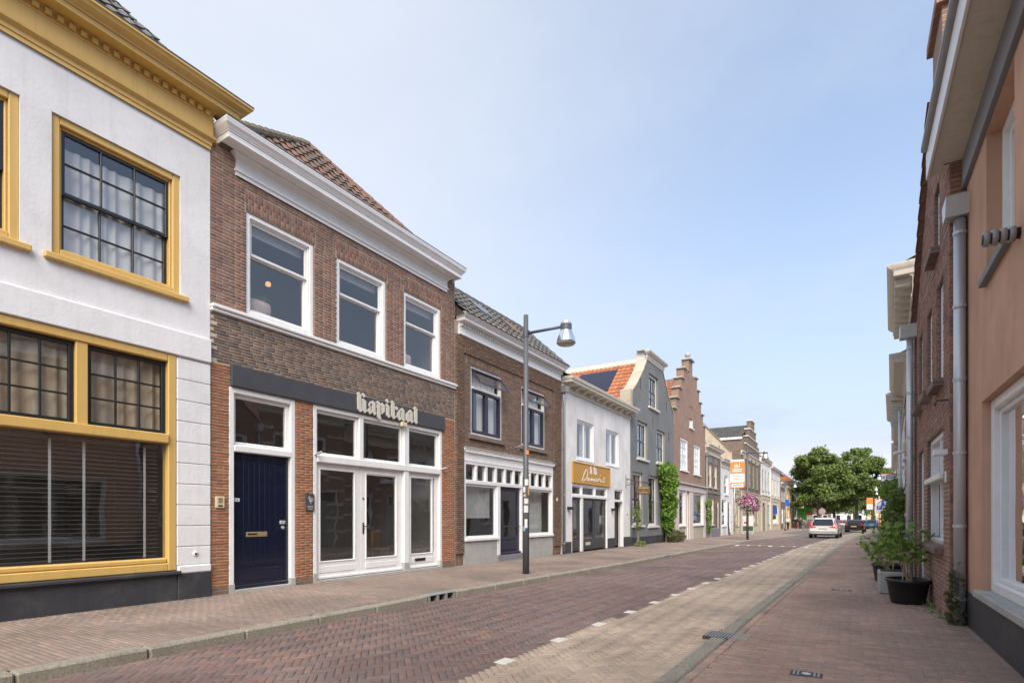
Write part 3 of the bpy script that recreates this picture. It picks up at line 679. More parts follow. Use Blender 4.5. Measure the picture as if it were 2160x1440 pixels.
def downpipe(H, u, z0, z1, w, r=.045, m='zinc', hopper=True, clips=4, jog=None):
    pts = [(u, z0, w), (u, z1-.02, w)] if not jog else [(u, z0, w), (u, jog, w), (u-.03, jog+.12, w), (u-.03, z1-.02, w)]
    p = H.part('downpipe', H.mb().tube(pts, r, 14), m, smooth=True)
    if hopper:
        H.part('hopper', H.mb().prism([(-.10, 0), (.10, 0), (.17, .22), (-.17, .22)], w-.12, w+.15, lambda a, b, d: (u-(.03 if jog else 0)+a, z1+b, d)), m, p)
    for i in range(clips):
        z = z0+.3+(z1-z0-.5)*i/max(1, clips-1); H.part('pipe_clip', H.mb().tube([(u-(.03 if jog and z > jog else 0), z, w), (u-(.03 if jog and z > jog else 0), z+.035, w)], r+.008, 14), m, p)
    return p
# ------------------------------------------------------------------ left: white plaster house with yellow woodwork
H = House('plastered_house', 'white plaster house with mustard yellow window frames and cornice above a dark plinth', LW, 1, -3.0, 4.95)
ops = [(2.88, 4.49, 4.70, 6.57), (.95, 2.56, 4.70, 6.57), (-.98, .63, 4.70, 6.57), (.45, 4.42, .44, 3.77), (-2.6, -.2, .44, 3.77)]
H.shell(7.95, ops, 'white_plaster', 7, .10, floors=(4.0,))
for a, b in ((2.88, 4.49), (.95, 2.56), (-.98, .63)):
    f = H.frame('window', a, b, 4.72, 6.57, .10, -.16, -.03, 'yellow_paint', c=.01)
    H.part('sill', H.mb().bbox(a-.09, b+.10, 4.63, 4.715, -.12, .07, .012), 'yellow_paint', f)
    H.frame('moulding', a+.10, b-.10, 4.82, 6.47, .03, -.16, -.075, 'yellow_paint', f, c=.008)
    H.frame('sash', a+.13, b-.13, 5.58, 6.44, .045, -.15, -.10, 'black_paint', f); H.panes(f, a+.175, b-.175, 5.63, 6.40, 3, 2, -.125, '', .022, 'black_paint')
    H.frame('sash', a+.13, b-.13, 4.75, 5.66, .05, -.20, -.152, 'black_paint', f); H.panes(f, a+.18, b-.18, 4.80, 5.60, 3, 2, -.175, '', .022, 'black_paint')
    H.curtain(a+.1, b-.1, 4.7, 6.28, -.225, 'curtain_white', 9, .03)
# shop front
sw = H.frame('shop_window', .45, 4.42, .46, 3.77, .12, -.15, .025, 'yellow_paint', c=.012)
H.part('transom', H.mb().bbox(.57, 4.30, 2.40, 2.54, -.14, .055, .012), 'yellow_paint', sw)
H.part('bottom_rail', H.mb().bbox(.57, 4.30, .581, .66, -.13, .0, .02), 'yellow_paint', sw)
for a in (1.98, 3.14): H.part('mullion', H.mb().bbox(a, a+.14, 2.541, 3.65, -.13, .005, .01), 'yellow_paint', sw)
for a, b in ((3.28, 4.30), (2.12, 3.14), (.57, 1.98)):
    H.frame('sash', a+.003, b-.003, 2.545, 3.645, .055, -.12, -.055, 'black_paint', sw); H.panes(sw, a+.055, b-.055, 2.6, 3.59, 3, 3, -.09, '', .026, 'black_paint', bd=.025)
H.panes(sw, .57, 4.30, .66, 2.40, 1, 1, -.07, '')
H.curtain(.5, 4.4, 2.42, 3.70, -.19, 'curtain_beige', 20, .04)
for a, b in ((.75, 1.9), (1.92, 3.08), (3.10, 4.22)):
    bl = H.part('blind', H.mb().bbox(a, b, 2.31, 2.36, -.19, -.14, .006), 'slat_grey')
    for i in range(27):
        z = .70+i*.06; H.part('slat', H.mb().box(a, b, z-.004, z+.004, -.185, -.135), 'slat_grey', bl)
    for q in (a+.18, b-.18): H.part('tape', H.mb().box(q-.016, q+.016, .68, 2.32, -.1335, -.1315), 'tape_grey', bl)
f2 = H.frame('shop_window', -2.6, -.2, .46, 3.77, .12, -.15, .025, 'yellow_paint'); H.panes(f2, -2.48, -.32, .58, 3.65, 1, 1, -.07, '')
# plinth, sill, quoined pillar, fascia band
H.fb('plinth', -3, 4.425, -.1, .40, -.02, .035, 'dark_plinth', c=.008); H.fb('shop_sill', -2.9, 4.46, .40, .455, -.1, .10, 'dark_plinth', c=.012)
H.fb('plinth', 4.43, 4.945, -.1, .40, -.02, .05, 'dark_plinth', c=.008); H.fb('pillar_base', 4.43, 4.948, .402, .53, -.02, .058, 'white_plaster', c=.02)
z = .533; k = 0
for h in (.29, .325, .325, .325, .325, .325, .325, .325, .325, .325):
    z1 = min(z+h, 3.765); H.fb('quoin', 4.425, 4.946, z, z1-.006, -.02, .03, 'white_plaster', c=.010); z = z1
for a, b in ((-3, 4.948),): H.fb('fascia_band', a, b, 3.772, 4.15, -.02, .055, 'white_plaster', c=.012)
H.part('vent_pipe', H.mb().tube([(4.70, .70, .03), (4.70, .70, .045)], [.045, .036], 14), 'white_plaster', smooth=True); H.part('vent_hole', H.mb().tube([(4.70, .70, .044), (4.70, .70, .048)], .018, 12), 'black_paint')
# cornice
H.cornice([(.03, 7.23, 0), (.03, 7.29, 0), (.045, 7.295, .01), (.045, 7.35, .01), (.055, 7.36, .02), (.10, 7.39, .06), (.105, 7.42, .065), (.06, 7.44, .02), (.06, 7.69, .02), (.075, 7.70, .03), (.075, 7.72, .03), (.065, 7.725, .02), (.065, 7.80, .02), (.10, 7.82, .06), (.28, 7.83, .33), (.28, 7.90, .33), (.30, 7.905, .35), (.305, 7.93, .355), (.34, 7.945, .39), (.39, 7.97, .44), (.41, 8.01, .47), (.43, 8.02, .49), (.43, 8.05, .49), (-.02, 8.06, .49)], -3, 4.95, 'yellow_paint')
u = 4.86
while u > .6: H.part('dentil', H.mb().bbox(u-.035, u+.035, 7.727, 7.80, .064, .115, .004), 'yellow_paint'); u -= .128
H.part('gutter_edge', H.mb().bbox(-3, 5.45, 8.05, 8.075, .30, .436, .004), 'lamp_grey')
rf = H.mb(); rf.quad((-3, 8.0, .2), (4.95, 8.0, .2), (3.0, 11.6, -3.2), (-3, 11.6, -3.2)); rf.quad((4.95, 8.0, .2), (4.95, 8.0, -7), (3.0, 11.6, -3.2), (3.0, 11.6, -3.2)); rf = H.part('roof', rf, 'roof_under')
V = Vector((-3.4, 0, 3.6)); O = Vector(H.P(-3, 8.03, .22)); lv = V.length
H.tiles(rf, O, (0, 1, 0), V, 7.95, lv, 'tile_grey', .24, .30, lambda a, b: a < 7.95-b/lv*1.95, 60)
# ------------------------------------------------------------------ left: brick house with the blackletter shop sign
H = House('brick_house', 'brown brick house with white cornice, three white sash windows and dark sign board', LW, 1, 4.95, 11.42)
WN = [(5.58, 6.98, 4.78, 6.56), (7.53, 8.92, 4.78, 6.56), (9.49, 10.84, 4.78, 6.56)]
DO = (5.27, 6.55, -.05, 3.47); SH = (6.96, 10.88, -.05, 3.47)
wall = H.shell(7.6, WN+[DO, SH], 'mortar', 7, .12, w=-.007, floors=(3.9,), side_m='brick_far_brown', reveal_m='brick_far_red')
arch = [(a-.03, b+.03, d, d+.36) for a, b, c, d in WN]
sold = [dict(soldier=(a-.015, b+.015, d+.004, d+.36), m=2, splay=.03) for a, b, c, d in WN]
H.bricks(wall, [dict(rect=(4.955, 11.41, .12, 3.84), block=[DO, SH, (5.29, 10.95, 3.47, 3.85)], m=0, len=.222), dict(rect=(4.955, 11.41, 3.84, 4.64), m=1, len=.215, bond='wild'),
               dict(rect=(4.955, 11.41, 4.765, 7.45), block=WN+arch, m=2, len=.21, course=.0555, bond='cross')]+sold, ['brick_orange', 'brick_brown', 'brick_red'])
for a, b in ((4.955, 5.265), (6.555, 6.955), (10.885, 11.41)): H.fb('base_course', a, b, -.1, .115, -.02, .008, 'brick_far_brown', c=.004)
H.fb('sill_band', 4.955, 11.44, 4.645, 4.70, -.02, .045, 'white_paint', c=.012); H.fb('sill_band', 4.955, 11.46, 4.701, 4.765, -.02, .075, 'white_paint', c=.015)
for a, b, c, d in WN:
    f = H.frame('window', a, b, c, d, .085, -.17, -.025, 'white_paint', c=.01)
    H.frame('moulding', a+.086, b-.086, c+.086, d-.086, .022, -.16, -.05, 'white_paint', f, c=.006)
    H.frame('sash', a+.10, b-.10, 5.86, d-.10, .05, -.13, -.085, 'white_paint', f, fwb=.045); H.panes(f, a+.15, b-.15, 5.90, d-.15, 1, 1, -.11, '')
    H.frame('sash', a+.10, b-.10, c+.10, 5.89, .05, -.19, -.132, 'white_paint', f, fwb=.06); H.panes(f, a+.15, b-.15, c+.15, 5.85, 1, 1, -.165, '')
    H.part('blind', H.mb().bbox(a+.1, b-.1, 6.30, d-.1, -.25, -.245, .001), 'curtain_white', f)
H.cornice([(.03, 7.06, 0), (.03, 7.12, 0), (.055, 7.13, .02), (.06, 7.165, .025), (.035, 7.175, 0), (.035, 7.33, 0), (.05, 7.35, .02), (.075, 7.385, .045), (.11, 7.40, .08), (.12, 7.425, .09)], 5.38, 11.06, 'white_paint', 'frieze')
H.cornice([(.10, 7.425, -.02), (.33, 7.425, .0), (.33, 7.515, .0), (.345, 7.518, .015), (.345, 7.535, .015), (.355, 7.54, .025), (.375, 7.575, .05), (.405, 7.61, .075), (.415, 7.65, .085), (.42, 7.66, .09), (.42, 7.685, .09), (-.02, 7.69, .09)], 5.07, 11.28, 'white_paint')
H.part('gutter_edge', H.mb().bbox(4.985, 11.37, 7.686, 7.705, .26, .426, .003), 'lamp_grey')
# hipped front of the roof, pan tiles
ea, eb = 5.0, 10.75; ze = 7.60; ax, aw, az = 8.1, -1.65, 9.72
rf = H.mb(); rf.add([(ea, ze, .1), (eb, ze, .1), (ax, az, aw), (ax, az, -7), (ea, ze, -7), (eb, ze, -7)], [(0, 1, 2), (0, 2, 3, 4), (1, 5, 3, 2)]); rf = H.part('roof', rf, 'roof_under')
V = Vector((aw-.1, 0, az-ze)); lv = V.length
H.tiles(rf, H.P(ea, ze+.02, .12), (0, 1, 0), V, eb-ea, lv, 'tile_old', .215, .27, lambda a, b: (ax-ea)*b/lv-.05 < a < (eb-ea)-(eb-ax)*b/lv+.05, 300)
def ridge(H, roof, p, q, m, n, r=.11):
    p, q = Vector(p), Vector(q)
    for i in range(n):
        a, b = p+(q-p)*i/n, p+(q-p)*(i+1.12)/n; H.part('ridge_tile', MB(H.P).tube([a, b], [r*1.12, r*.95], 10), m, roof)
ridge(H, rf, (ea+.3, ze+.3, .0), (ax, az+.03, aw), 'ridge_moss', 13, .085); ridge(H, rf, (eb-.1, ze+.1, .1), (ax, az+.03, aw), 'tile_old', 13, .075)
# sign board and its letters
sb = H.fb('sign_board', 5.29, 10.95, 3.485, 3.84, -.01, .05, 'sign_board', c=.006)
LT = LETTERS = [
 [[(162,275),(222,220),(290,310),(300,700),(328,745),(268,800),(200,710),(190,310)], [(300,300),(355,255),(420,330),(360,382)], [(300,445),(358,405),(432,490),(432,705),(460,760),(400,825),(328,745),(330,510)]],
 [[(560,500),(628,465),(697,550),(697,790),(730,830),(672,888),(605,800),(605,570),(575,540),(550,530)], [(475,735),(560,650),(568,760),(605,800),(545,860),(480,770)], [(512,575),(550,520),(572,540),(538,580),(552,628),(575,655),(545,668),(520,630)]],
 [[(715,515),(775,470),(835,550),(840,930),(868,970),(820,1015),(755,930),(750,690),(718,655),(750,620),(745,560)], [(850,590),(895,530),(962,620),(962,780),(880,858),(875,640)]],
 [[(975,605),(1035,555),(1093,630),(1095,880),(1125,915),(1075,962),(1010,880),(1008,650)], [(985,470),(1035,418),(1082,490),(1035,545)]],
 [[(1125,515),(1185,468),(1240,545),(1250,920),(1262,945),(1325,880),(1330,905),(1218,1000),(1150,905),(1155,560)], [(1250,680),(1305,630),(1350,695),(1300,755)]],
 [[(1325,800),(1405,728),(1405,930),(1440,990),(1385,1038),(1325,950)], [(1405,732),(1465,675),(1522,760),(1522,985),(1550,1020),(1500,1068),(1445,985),(1445,775)]],
 [[(1568,850),(1650,778),(1655,1000),(1675,1045),(1625,1095),(1568,1010)], [(1640,785),(1695,728),(1755,800),(1755,1020),(1782,1060),(1735,1115),(1680,1040),(1680,830)]],
 [[(1783,690),(1830,635),(1888,715),(1888,1050),(1908,1080),(1860,1140),(1808,1065),(1810,740)]]]
def on_board(x, y):                                       # drawing units of the letter outlines -> metres on the board
    px, py = 740+x/13.5, 810+y/13.5; k = (px-1080)/1150; c, s_ = math.cos(YAW), math.sin(YAW); t = LW+.075
    u = t*(c+k*s_)/(k*c-s_); return (round(u, 3), round(CH+(1090-py)*(u*c-t*s_)/1150, 3))
for i, polys in enumerate(LT):
    mb = H.mb()
    for po in polys: mb.prism([on_board(*p) for p in po], .055, .085, lambda a, b, d: (a, b, d))
    H.part('letter', mb, 'letter_cream', sb)
H.part('alarm_box', H.mb().bbox(9.30, 9.50, 3.36, 3.47, .05, .11, .02), 'ivory')
# front door no. 74
df = H.frame('door_frame', 5.27, 6.55, 0, 3.47, .09, -.16, .0, 'white_paint', fwb=0, c=.008)
H.part('transom', H.mb().bbox(5.36, 6.46, 2.39, 2.50, -.15, .012, .012), 'white_paint', df)
H.frame('fanlight', 5.361, 6.459, 2.501, 3.379, .065, -.15, -.07, 'white_paint', df, c=.008); H.panes(df, 5.42, 6.40, 2.56, 3.32, 1, 1, -.10, '')
for a, b in ((5.262, 5.368), (6.452, 6.558)): H.part('foot_block', H.mb().bbox(a, b, -.05, .15, -.165, .012, .006), 'concrete', df)
dr = H.fb('door', 5.365, 6.455, .05, 2.388, -.135, -.085, 'door_blue', c=.004)
for i in range(8):
    a = 5.47+i*.1; H.part('plank', H.mb().bbox(a+.002, a+.098, .42, 2.24, -.09, -.076, .004), 'door_blue', dr)
H.part('kick_panel', H.mb().bbox(5.47, 6.27, .17, .38, -.09, -.078, .006), 'door_blue', dr); H.part('weather_bar', H.mb().bbox(5.366, 6.454, .055, .12, -.086, -.05, .02), 'door_blue', dr)
H.part('stile', H.mb().bbox(6.37, 6.453, .14, 2.385, -.086, -.073, .004), 'door_blue', dr)
ls = H.part('letter_slot', H.mb().bbox(5.62, 6.02, .935, 1.02, -.09, -.062, .006), 'brass', dr); H.part('name_strip', H.mb().box(5.645, 5.82, .965, .995, -.063, -.0605), 'black_paint', dr)
H.part('lock', H.mb().bbox(6.27, 6.385, 1.15, 1.215, -.08, -.05, .008), 'zinc', dr); MB().lathe([(.035, 0), (.03, .015)], (0, 0, 0), 14).build('keyhole', MT['zinc'], dr).matrix_basis = Matrix.Translation(H.P(6.34, 1.09, -.076)) @ Matrix.Rotation(R(90), 4, 'Y')
np_ = H.part('number_plate', H.mb().bbox(5.37, 5.50, 1.545, 1.605, -.077, -.07, .003), 'white_paint', dr); H.text('7 4', 5.435, 1.575, -.069, .058, 'black_paint', dr, .001, 'number')
H.fb('doorstep', 5.37, 6.45, -.05, .045, -.3, .02, 'concrete', c=.006)
ic = H.fb('intercom', 5.03, 5.18, 1.43, 1.62, -.005, .03, 'ivory', c=.008); H.part('grille', H.mb().box(5.07, 5.145, 1.51, 1.60, .03, .032), 'brass', ic); H.part('button', H.mb().box(5.07, 5.145, 1.455, 1.48, .03, .034), 'black_paint', ic)
pq = H.fb('plaque', 6.77, 6.965, 1.40, 1.72, -.002, .03, 'sign_board', c=.004)
for st in ([(6.83, 1.68), (6.855, 1.62), (6.87, 1.57)], [(6.85, 1.69), (6.868, 1.62), (6.875, 1.57)], [(6.81, 1.66), (6.84, 1.61), (6.86, 1.56)], [(6.87, 1.57), (6.92, 1.60), (6.925, 1.64), (6.89, 1.64), (6.885, 1.57), (6.87, 1.53)]): ribbon(H, st, .031, .008, 'letter_cream', pq, 'mark', .002)
H.text('Kapitaal', 6.868, 1.485, .031, .042, 'letter_cream', pq, .001); H.text('Tattoo', 6.868, 1.44, .031, .042, 'letter_cream', pq, .001)
# shop doors
sf = H.frame('shop_front', 6.96, 10.88, .0, 3.47, .085, -.16, .0, 'white_paint', fwb=0, c=.01)
H.part('transom', H.mb().bbox(7.046, 10.794, 2.355, 2.50, -.15, .03, .014), 'white_paint', sf)
H.part('post', H.mb().bbox(9.49, 9.66, .2, 2.354, -.155, .012, .012), 'white_paint', sf); H.part('post', H.mb().bbox(9.49, 9.66, 2.501, 3.384, -.155, .012, .012), 'white_paint', sf); H.part('post', H.mb().bbox(8.13, 8.25, 2.501, 3.384, -.155, .004, .012), 'white_paint', sf)
for a, b in ((6.952, 7.05), (9.48, 9.67), (10.79, 10.888)): H.part('foot_block', H.mb().bbox(a, b, -.05, .195, -.16, .02, .008), 'concrete', sf)
for a, b in ((7.046, 8.13), (8.25, 9.49), (9.66, 10.794)):
    H.frame('fanlight', a+.002, b-.002, 2.502, 3.383, .055, -.14, -.06, 'white_paint', sf, c=.008); H.panes(sf, a+.05, b-.05, 2.55, 3.33, 1, 1, -.09, '')
for n, a, b, ga, gb in (('door', 7.048, 8.20, 7.15, 8.07), ('door', 8.205, 9.488, 8.36, 9.31), ('side_light', 9.662, 10.792, 9.77, 10.58)):
    d_ = H.frame(n, a, b, .045, 2.352, min(ga-a, b-gb), -.13, -.065, 'white_paint', fwb=.34, c=.006)
    H.frame('glazing_bead', ga-.005, gb+.005, .375, 2.25, .028, -.12, -.05, 'white_paint', d_, c=.008); H.panes(d_, ga, gb, .38, 2.23, 1, 1, -.09, '')
    H.part('kick_panel', H.mb().bbox(ga-.01, gb+.01, .17, .30, -.068, -.055, .008), 'white_paint', d_); H.part('weather_bar', H.mb().bbox(a+.002, b-.002, .05, .11, -.066, -.03, .014), 'white_paint', d_)
    if a == 8.205:
        H.part('handle', H.mb().bbox(8.27, 8.31, .92, 1.16, -.064, -.05, .004), 'black_paint', d_); H.part('lever', H.mb().tube([(8.29, 1.08, -.05), (8.29, 1.08, -.005), (8.42, 1.075, -.005)], .011, 8), 'black_paint', d_); H.part('lock', H.mb().tube([(8.29, 1.68, -.066), (8.29, 1.68, -.05)], .02, 10), 'black_paint', d_)
    if n == 'side_light': H.part('letter_slot', H.mb().bbox(9.92, 10.30, .215, .29, -.056, -.04, .005), 'black_paint', d_)
for a in (7.0, 10.86): H.part('holder_bracket', H.mb().tube([(a, 2.49, .0), (a+.02, 2.54, .16)], .022, 10), 'zinc', sf)
H.part('shop_step', H.mb().bbox(7.05, 10.79, -.05, .04, -.25, .03, .006), 'concrete')
# things seen inside the shop and on the upstairs window sills
def planter(u, w, z, label):
    o = thing('planter', label, 'planter', (LW+w, u, z), group=None)
    MB().lathe([(.17, 0), (.235, .08), (.25, .2), (.235, .30), (.205, .30), (.20, .26)], n=22, sx=.55, sy=1.05).build('pot', MT['stoneware'], o, True); MB().lathe([(.001, .265), (.2, .27)], n=16, sx=.55, sy=1.05).build('soil', MT['soil'], o)
    for i in range(16):
        a = random.uniform(0, 6.28); L_ = random.uniform(.12, .3); y0_ = random.uniform(-.12, .12); dx, dy = math.cos(a)*.12*.4, math.sin(a)*L_
        MB().tube([(0, y0_, .27), (dx*.5, y0_+dy*.5, .27+L_*.7), (dx, y0_+dy, .27+L_*.45)], [.010, .008, .002], 5).build('leaf', MT['leaf_bright'], o)
planter(6.02, -.36, 4.90, 'pale stoneware planter with a spiky plant inside the upstairs window nearest the yellow house')
planter(9.83, -.36, 4.90, 'pale stoneware planter with a spiky plant inside the upstairs window farthest from the yellow house')
H.part('window_board', H.mb().box(5.0, 11.3, 4.84, 4.895, -.75, -.20), 'white_paint')
o = thing('pendant_lamp', 'small lit orange lamp inside the upstairs window above the planter', 'lamp', (-10.5, 7.11, 6.22)); MB().lathe([(.02, .05), (.05, .03), (.055, -.03), (.02, -.05)], n=12).build('shade', MT['lamp_glow'], o); MB().tube([(0, 0, .05), (0, 0, .7)], .006, 5).build('cord', MT['black_paint'], o)
m = MT['lamp_glow'].node_tree.nodes['Principled BSDF']; m.inputs['Emission Color'].default_value = (1, .42, .12, 1); m.inputs['Emission Strength'].default_value = .8
o = thing('wicker_basket', 'round wicker basket standing inside the shop door', 'basket', (LW-.55, 7.35, .05))
MB().lathe([(.16, 0), (.19, .15), (.2, .3), (.18, .3), (.16, .05)], n=18).build('body', MT['timber'], o)
for i in range(5): MB().lathe([(.165+.008*i, .03+.06*i), (.205+.002*i, .055+.06*i), (.17+.008*i, .08+.06*i)], n=18).build('weave', MT['twig'], o)
for (u, w, lab) in ((7.9, -1.4, 'wooden chair inside the shop behind its first glass door'), (9.9, -1.1, 'wooden chair inside the shop behind its side light')):
    o = thing('chair', lab, 'chair', (LW+w, u, .05), R(25))
    MB().bbox(-.22, .22, -.22, .22, .43, .46, .006).build('seat', MT['timber'], o); MB().bbox(-.22, -.19, -.22, .22, .6, .9, .006).build('backrest', MT['timber'], o)
    for a in (-.2, .2):
        for b in (-.2, .2): MB().tube([(a, b, 0), (a*.95, b*.95, .43 if a > 0 else .9)], .015, 6).build('leg', MT['timber'], o)
# ------------------------------------------------------------------ left: brown brick house with navy windows
H = House('brick_house', 'dark brown brick house with navy casements and white small-paned shop front beside the lamp post', LW, 1, 11.42, 17.62)
WN = [(12.13, 13.69, 3.56, 5.45), (14.84, 16.39, 3.56, 5.45)]; SH = (11.8, 16.97, -.1, 3.02)
wall = H.shell(6.5, WN+[SH], 'mortar_grey', 7, .10, w=-.007, floors=(3.4,), side_m='brick_far_brown', reveal_m='brick_far_brown')
H.bricks(wall, [dict(rect=(11.43, 17.61, .30, 6.15), block=WN+[SH, (11.78, 17.0, 3.0, 3.22), (11.93, 16.6, 5.46, 5.68)], m=0, len=.21, course=.054, bond='cross'), dict(soldier=(11.95, 16.6, 5.48, 5.68), m=0, splay=0, bw=.062),
               dict(soldier=(11.44, 11.78, .0, .29), m=0, splay=0, bw=.06), dict(soldier=(17.0, 17.6, -.04, .25), m=0, splay=0, bw=.06)], ['brick_h3'])
# brick piers stand proud of the recessed middle field
H.bricks(wall, [dict(rect=(11.43, 11.78, .30, 6.14), m=0, len=.175, course=.054), dict(rect=(17.0, 17.6, .26, 6.14), m=0, len=.2, course=.054), dict(rect=(11.785, 16.995, 5.70, 6.14), m=0, len=.21, course=.054)], ['brick_h3'], w=.045, limit=0, depth=.06)
for a, b, c, d in WN:
    f = H.frame('window', a, b, c, d, .06, -.12, -.02, 'white_paint')
    mid = (a+b)/2
    for p, q in ((a+.06, mid), (mid, b-.06)): H.frame('casement', p, q, c+.06, 4.83, .075, -.10, -.005, 'navy_paint', f); H.panes(f, p+.07, q-.07, c+.13, 4.76, 1, 1, -.06, '')
    H.part('transom', H.mb().bbox(a+.06, b-.06, 4.83, 4.89, -.11, -.01, .006), 'white_paint', f)
    # the top light hangs open, hinged at its head
    tl = thing if False else None
    mb = H.mb(); hz, ln_, an = d-.06, .56, R(34)
    def op(u, v, n): return (u, hz-v*math.cos(an)-n*math.sin(an), -.02+v*math.sin(an)-n*math.cos(an)*-1)
    top = MB(lambda u, v, n: H.P(*op(u, v, n)))
    top.bbox(a+.03, a+.10, 0, ln_, -.02, .03, .005); top.bbox(b-.10, b-.03, 0, ln_, -.02, .03, .005); top.bbox(a+.10, b-.10, 0, .07, -.02, .03, .005); top.bbox(a+.10, b-.10, ln_-.07, ln_, -.02, .03, .005)
    t_ = H.part('top_light', top, 'navy_paint', f); gl = MB(lambda u, v, n: H.P(*op(u, v, n))); gl.quad((a+.1, .07, .0), (b-.1, .07, .0), (b-.1, ln_-.07, .0), (a+.1, ln_-.07, .0)); H.part('pane', gl, 'glass', f)
    H.curtain(a+.55, a+.8, c, d-.6, -.22, 'curtain_white', 3, .02); H.curtain(a+.85, b-.08, c, d-.6, -.22, 'curtain_white', 6, .02); H.curtain(a+.08, b-.08, d-.58, d-.06, -.22, 'curtain_white', 10, .02)
    for i in range(int((b-a+.3)/.062)): u = a-.12+i*.062; H.part('sill_brick', H.mb().bbox(u+.003, u+.058, c-.13, c-.01, -.02, .075, .004), 'brick_far_brown')
# shop front
sf = H.frame('shop_front', 11.8, 16.97, .62, 2.80, .08, -.12, .02, 'white_paint', fwb=0, c=.008)
H.cornice([(.0, 2.79, 0), (.03, 2.80, 0), (.03, 2.85, 0), (.02, 2.86, 0), (.02, 3.02, 0), (.06, 3.06, .02), (.075, 3.10, .03), (.10, 3.115, .04), (.10, 3.14, .04), (-.02, 3.17, .04)], 11.8, 16.97, 'white_paint', 'shop_cornice')
u = 11.82
while u < 16.95: H.part('dentil', H.mb().bbox(u, u+.05, 3.04, 3.095, .03, .09, .003), 'white_paint'); u += .10
H.part('shop_cornice_lead', H.mb().bbox(11.76, 17.0, 3.142, 3.16, -.01, .112, .003), 'zinc_grey')
H.part('transom', H.mb().bbox(11.881, 16.889, 2.19, 2.30, -.11, .03, .01), 'white_paint', sf)
ups = np.linspace(11.88, 16.89, 11)
for i, u in enumerate(ups[1:-1]): H.part('mullion', H.mb().bbox(u-.05, u+.05, 2.301, 2.72, -.11, .012, .008), 'white_paint', sf)
for a, b in zip(ups[:-1], ups[1:]): H.panes(sf, a+.05, b-.05, 2.30, 2.72, 1, 1, -.05, '')
for a in (13.43, 14.80): H.part('post', H.mb().bbox(a, a+.17, .15, 2.189, -.12, .02, .01), 'white_paint', sf)
for a, b in ((11.88, 13.43), (14.97, 16.89)): 
    H.frame('casing', a+.001, b-.001, .70, 2.189, .06, -.10, -.02, 'white_paint', sf); H.panes(sf, a+.06, b-.06, .76, 2.13, 1, 1, -.06, '')
    H.part('sill', H.mb().bbox(a-.06, b+.06, .62, .699, -.12, .07, .01), 'white_paint', sf)
for a, b in ((11.8, 13.48), (14.92, 16.97)): H.fb('dado', a, b, -.1, .615, -.1, .01, 'concrete', c=.004)
H.part('roller_blind', H.mb().box(11.95, 13.35, 1.25, 2.13, -.22, -.215), 'white_cloth', sf); H.curtain(15.9, 16.8, .7, 2.15, -.35, 'white_cloth', 6, .03)
d_ = H.frame('door', 13.605, 14.795, .16, 2.185, .12, -.11, -.05, 'navy_paint', fwb=.52, c=.006); H.panes(d_, 13.72, 14.68, .68, 2.07, 1, 1, -.085, '')
H.part('kick_panel', H.mb().bbox(13.72, 14.68, .28, .54, -.052, -.03, .012), 'navy_paint', d_); H.part('weather_bar', H.mb().bbox(13.607, 14.793, .165, .22, -.051, .02, .012), 'navy_paint', d_); H.part('push_bar', H.mb().tube([(13.7, 1.0, -.0), (14.75, 1.0, .0)], .016, 8), 'black_paint', d_); H.part('letter_slot', H.mb().bbox(14.0, 14.4, .575, .63, -.052, -.035, .005), 'black_paint', d_)
H.fb('doorstep', 13.45, 14.96, -.1, .145, -.2, .045, 'bluestone', c=.008)
H.fb('number_tile', 17.18, 17.27, 1.85, 1.97, .04, .055, 'banner_white', c=.003); H.text('2', 17.225, 1.91, .056, .08, 'sign_blue', None, .001, 'number')
H.part('wall_bracket', H.mb().tube([(14.42, 3.45, .0), (14.42, 3.45, .15), (14.48, 3.50, .2)], .018, 8), 'zinc_grey')
H.cornice([(.045, 6.14, 0), (.06, 6.15, 0), (.06, 6.19, 0), (.05, 6.2, 0), (.05, 6.34, 0), (.065, 6.36, 0), (.065, 6.44, 0), (.13, 6.46, .03), (.25, 6.47, .05), (.25, 6.53, .05), (.30, 6.58, .08), (.34, 6.63, .10), (.34, 6.67, .10), (-.02, 6.68, .1)], 11.56, 17.52, 'white_paint')
u = 11.6
while u < 17.5: H.part('dentil', H.mb().bbox(u, u+.06, 6.37, 6.435, .06, .11, .003), 'white_paint'); u += .118
rf = H.mb(); zr, wr = 8.15, -1.4; rf.quad((11.42, 6.6, .3), (17.62, 6.6, .3), (17.62, zr, wr), (11.42, zr, wr)); rf.quad((11.42, zr, wr), (17.62, zr, wr), (17.62, 6.6, -3.3), (11.42, 6.6, -3.3))
for uu in (11.43, 17.61): rf.add([(uu, 6.6, .3), (uu, zr, wr), (uu, 6.6, -3.3)], [(0, 1, 2)])
rf = H.part('roof', rf, 'roof_under'); V = Vector((wr-.3, 0, zr-6.6))
H.tiles(rf, H.P(11.40, 6.62, .33), (0, 1, 0), V, 6.24, V.length, 'tile_grey', .27, .33, None, 150); ridge(H, rf, (11.4, zr+.03, wr), (17.65, zr+.03, wr), 'tile_grey', 16, .10)
MB(H.P).quad((13.2, 7.36, -.38), (13.9, 7.36, -.38), (13.9, 7.87, -.93), (13.2, 7.87, -.93)).build('roof_window', MT['solar'], rf); MB(H.P).quad((14.8, 7.27, -.28), (15.5, 7.27, -.28), (15.5, 7.78, -.83), (14.8, 7.78, -.83)).build('roof_window', MT['tile_old'], rf)
downpipe(H, 17.68, .02, 5.75, .10, .05, 'zinc_grey', True, 4, jog=5.35)
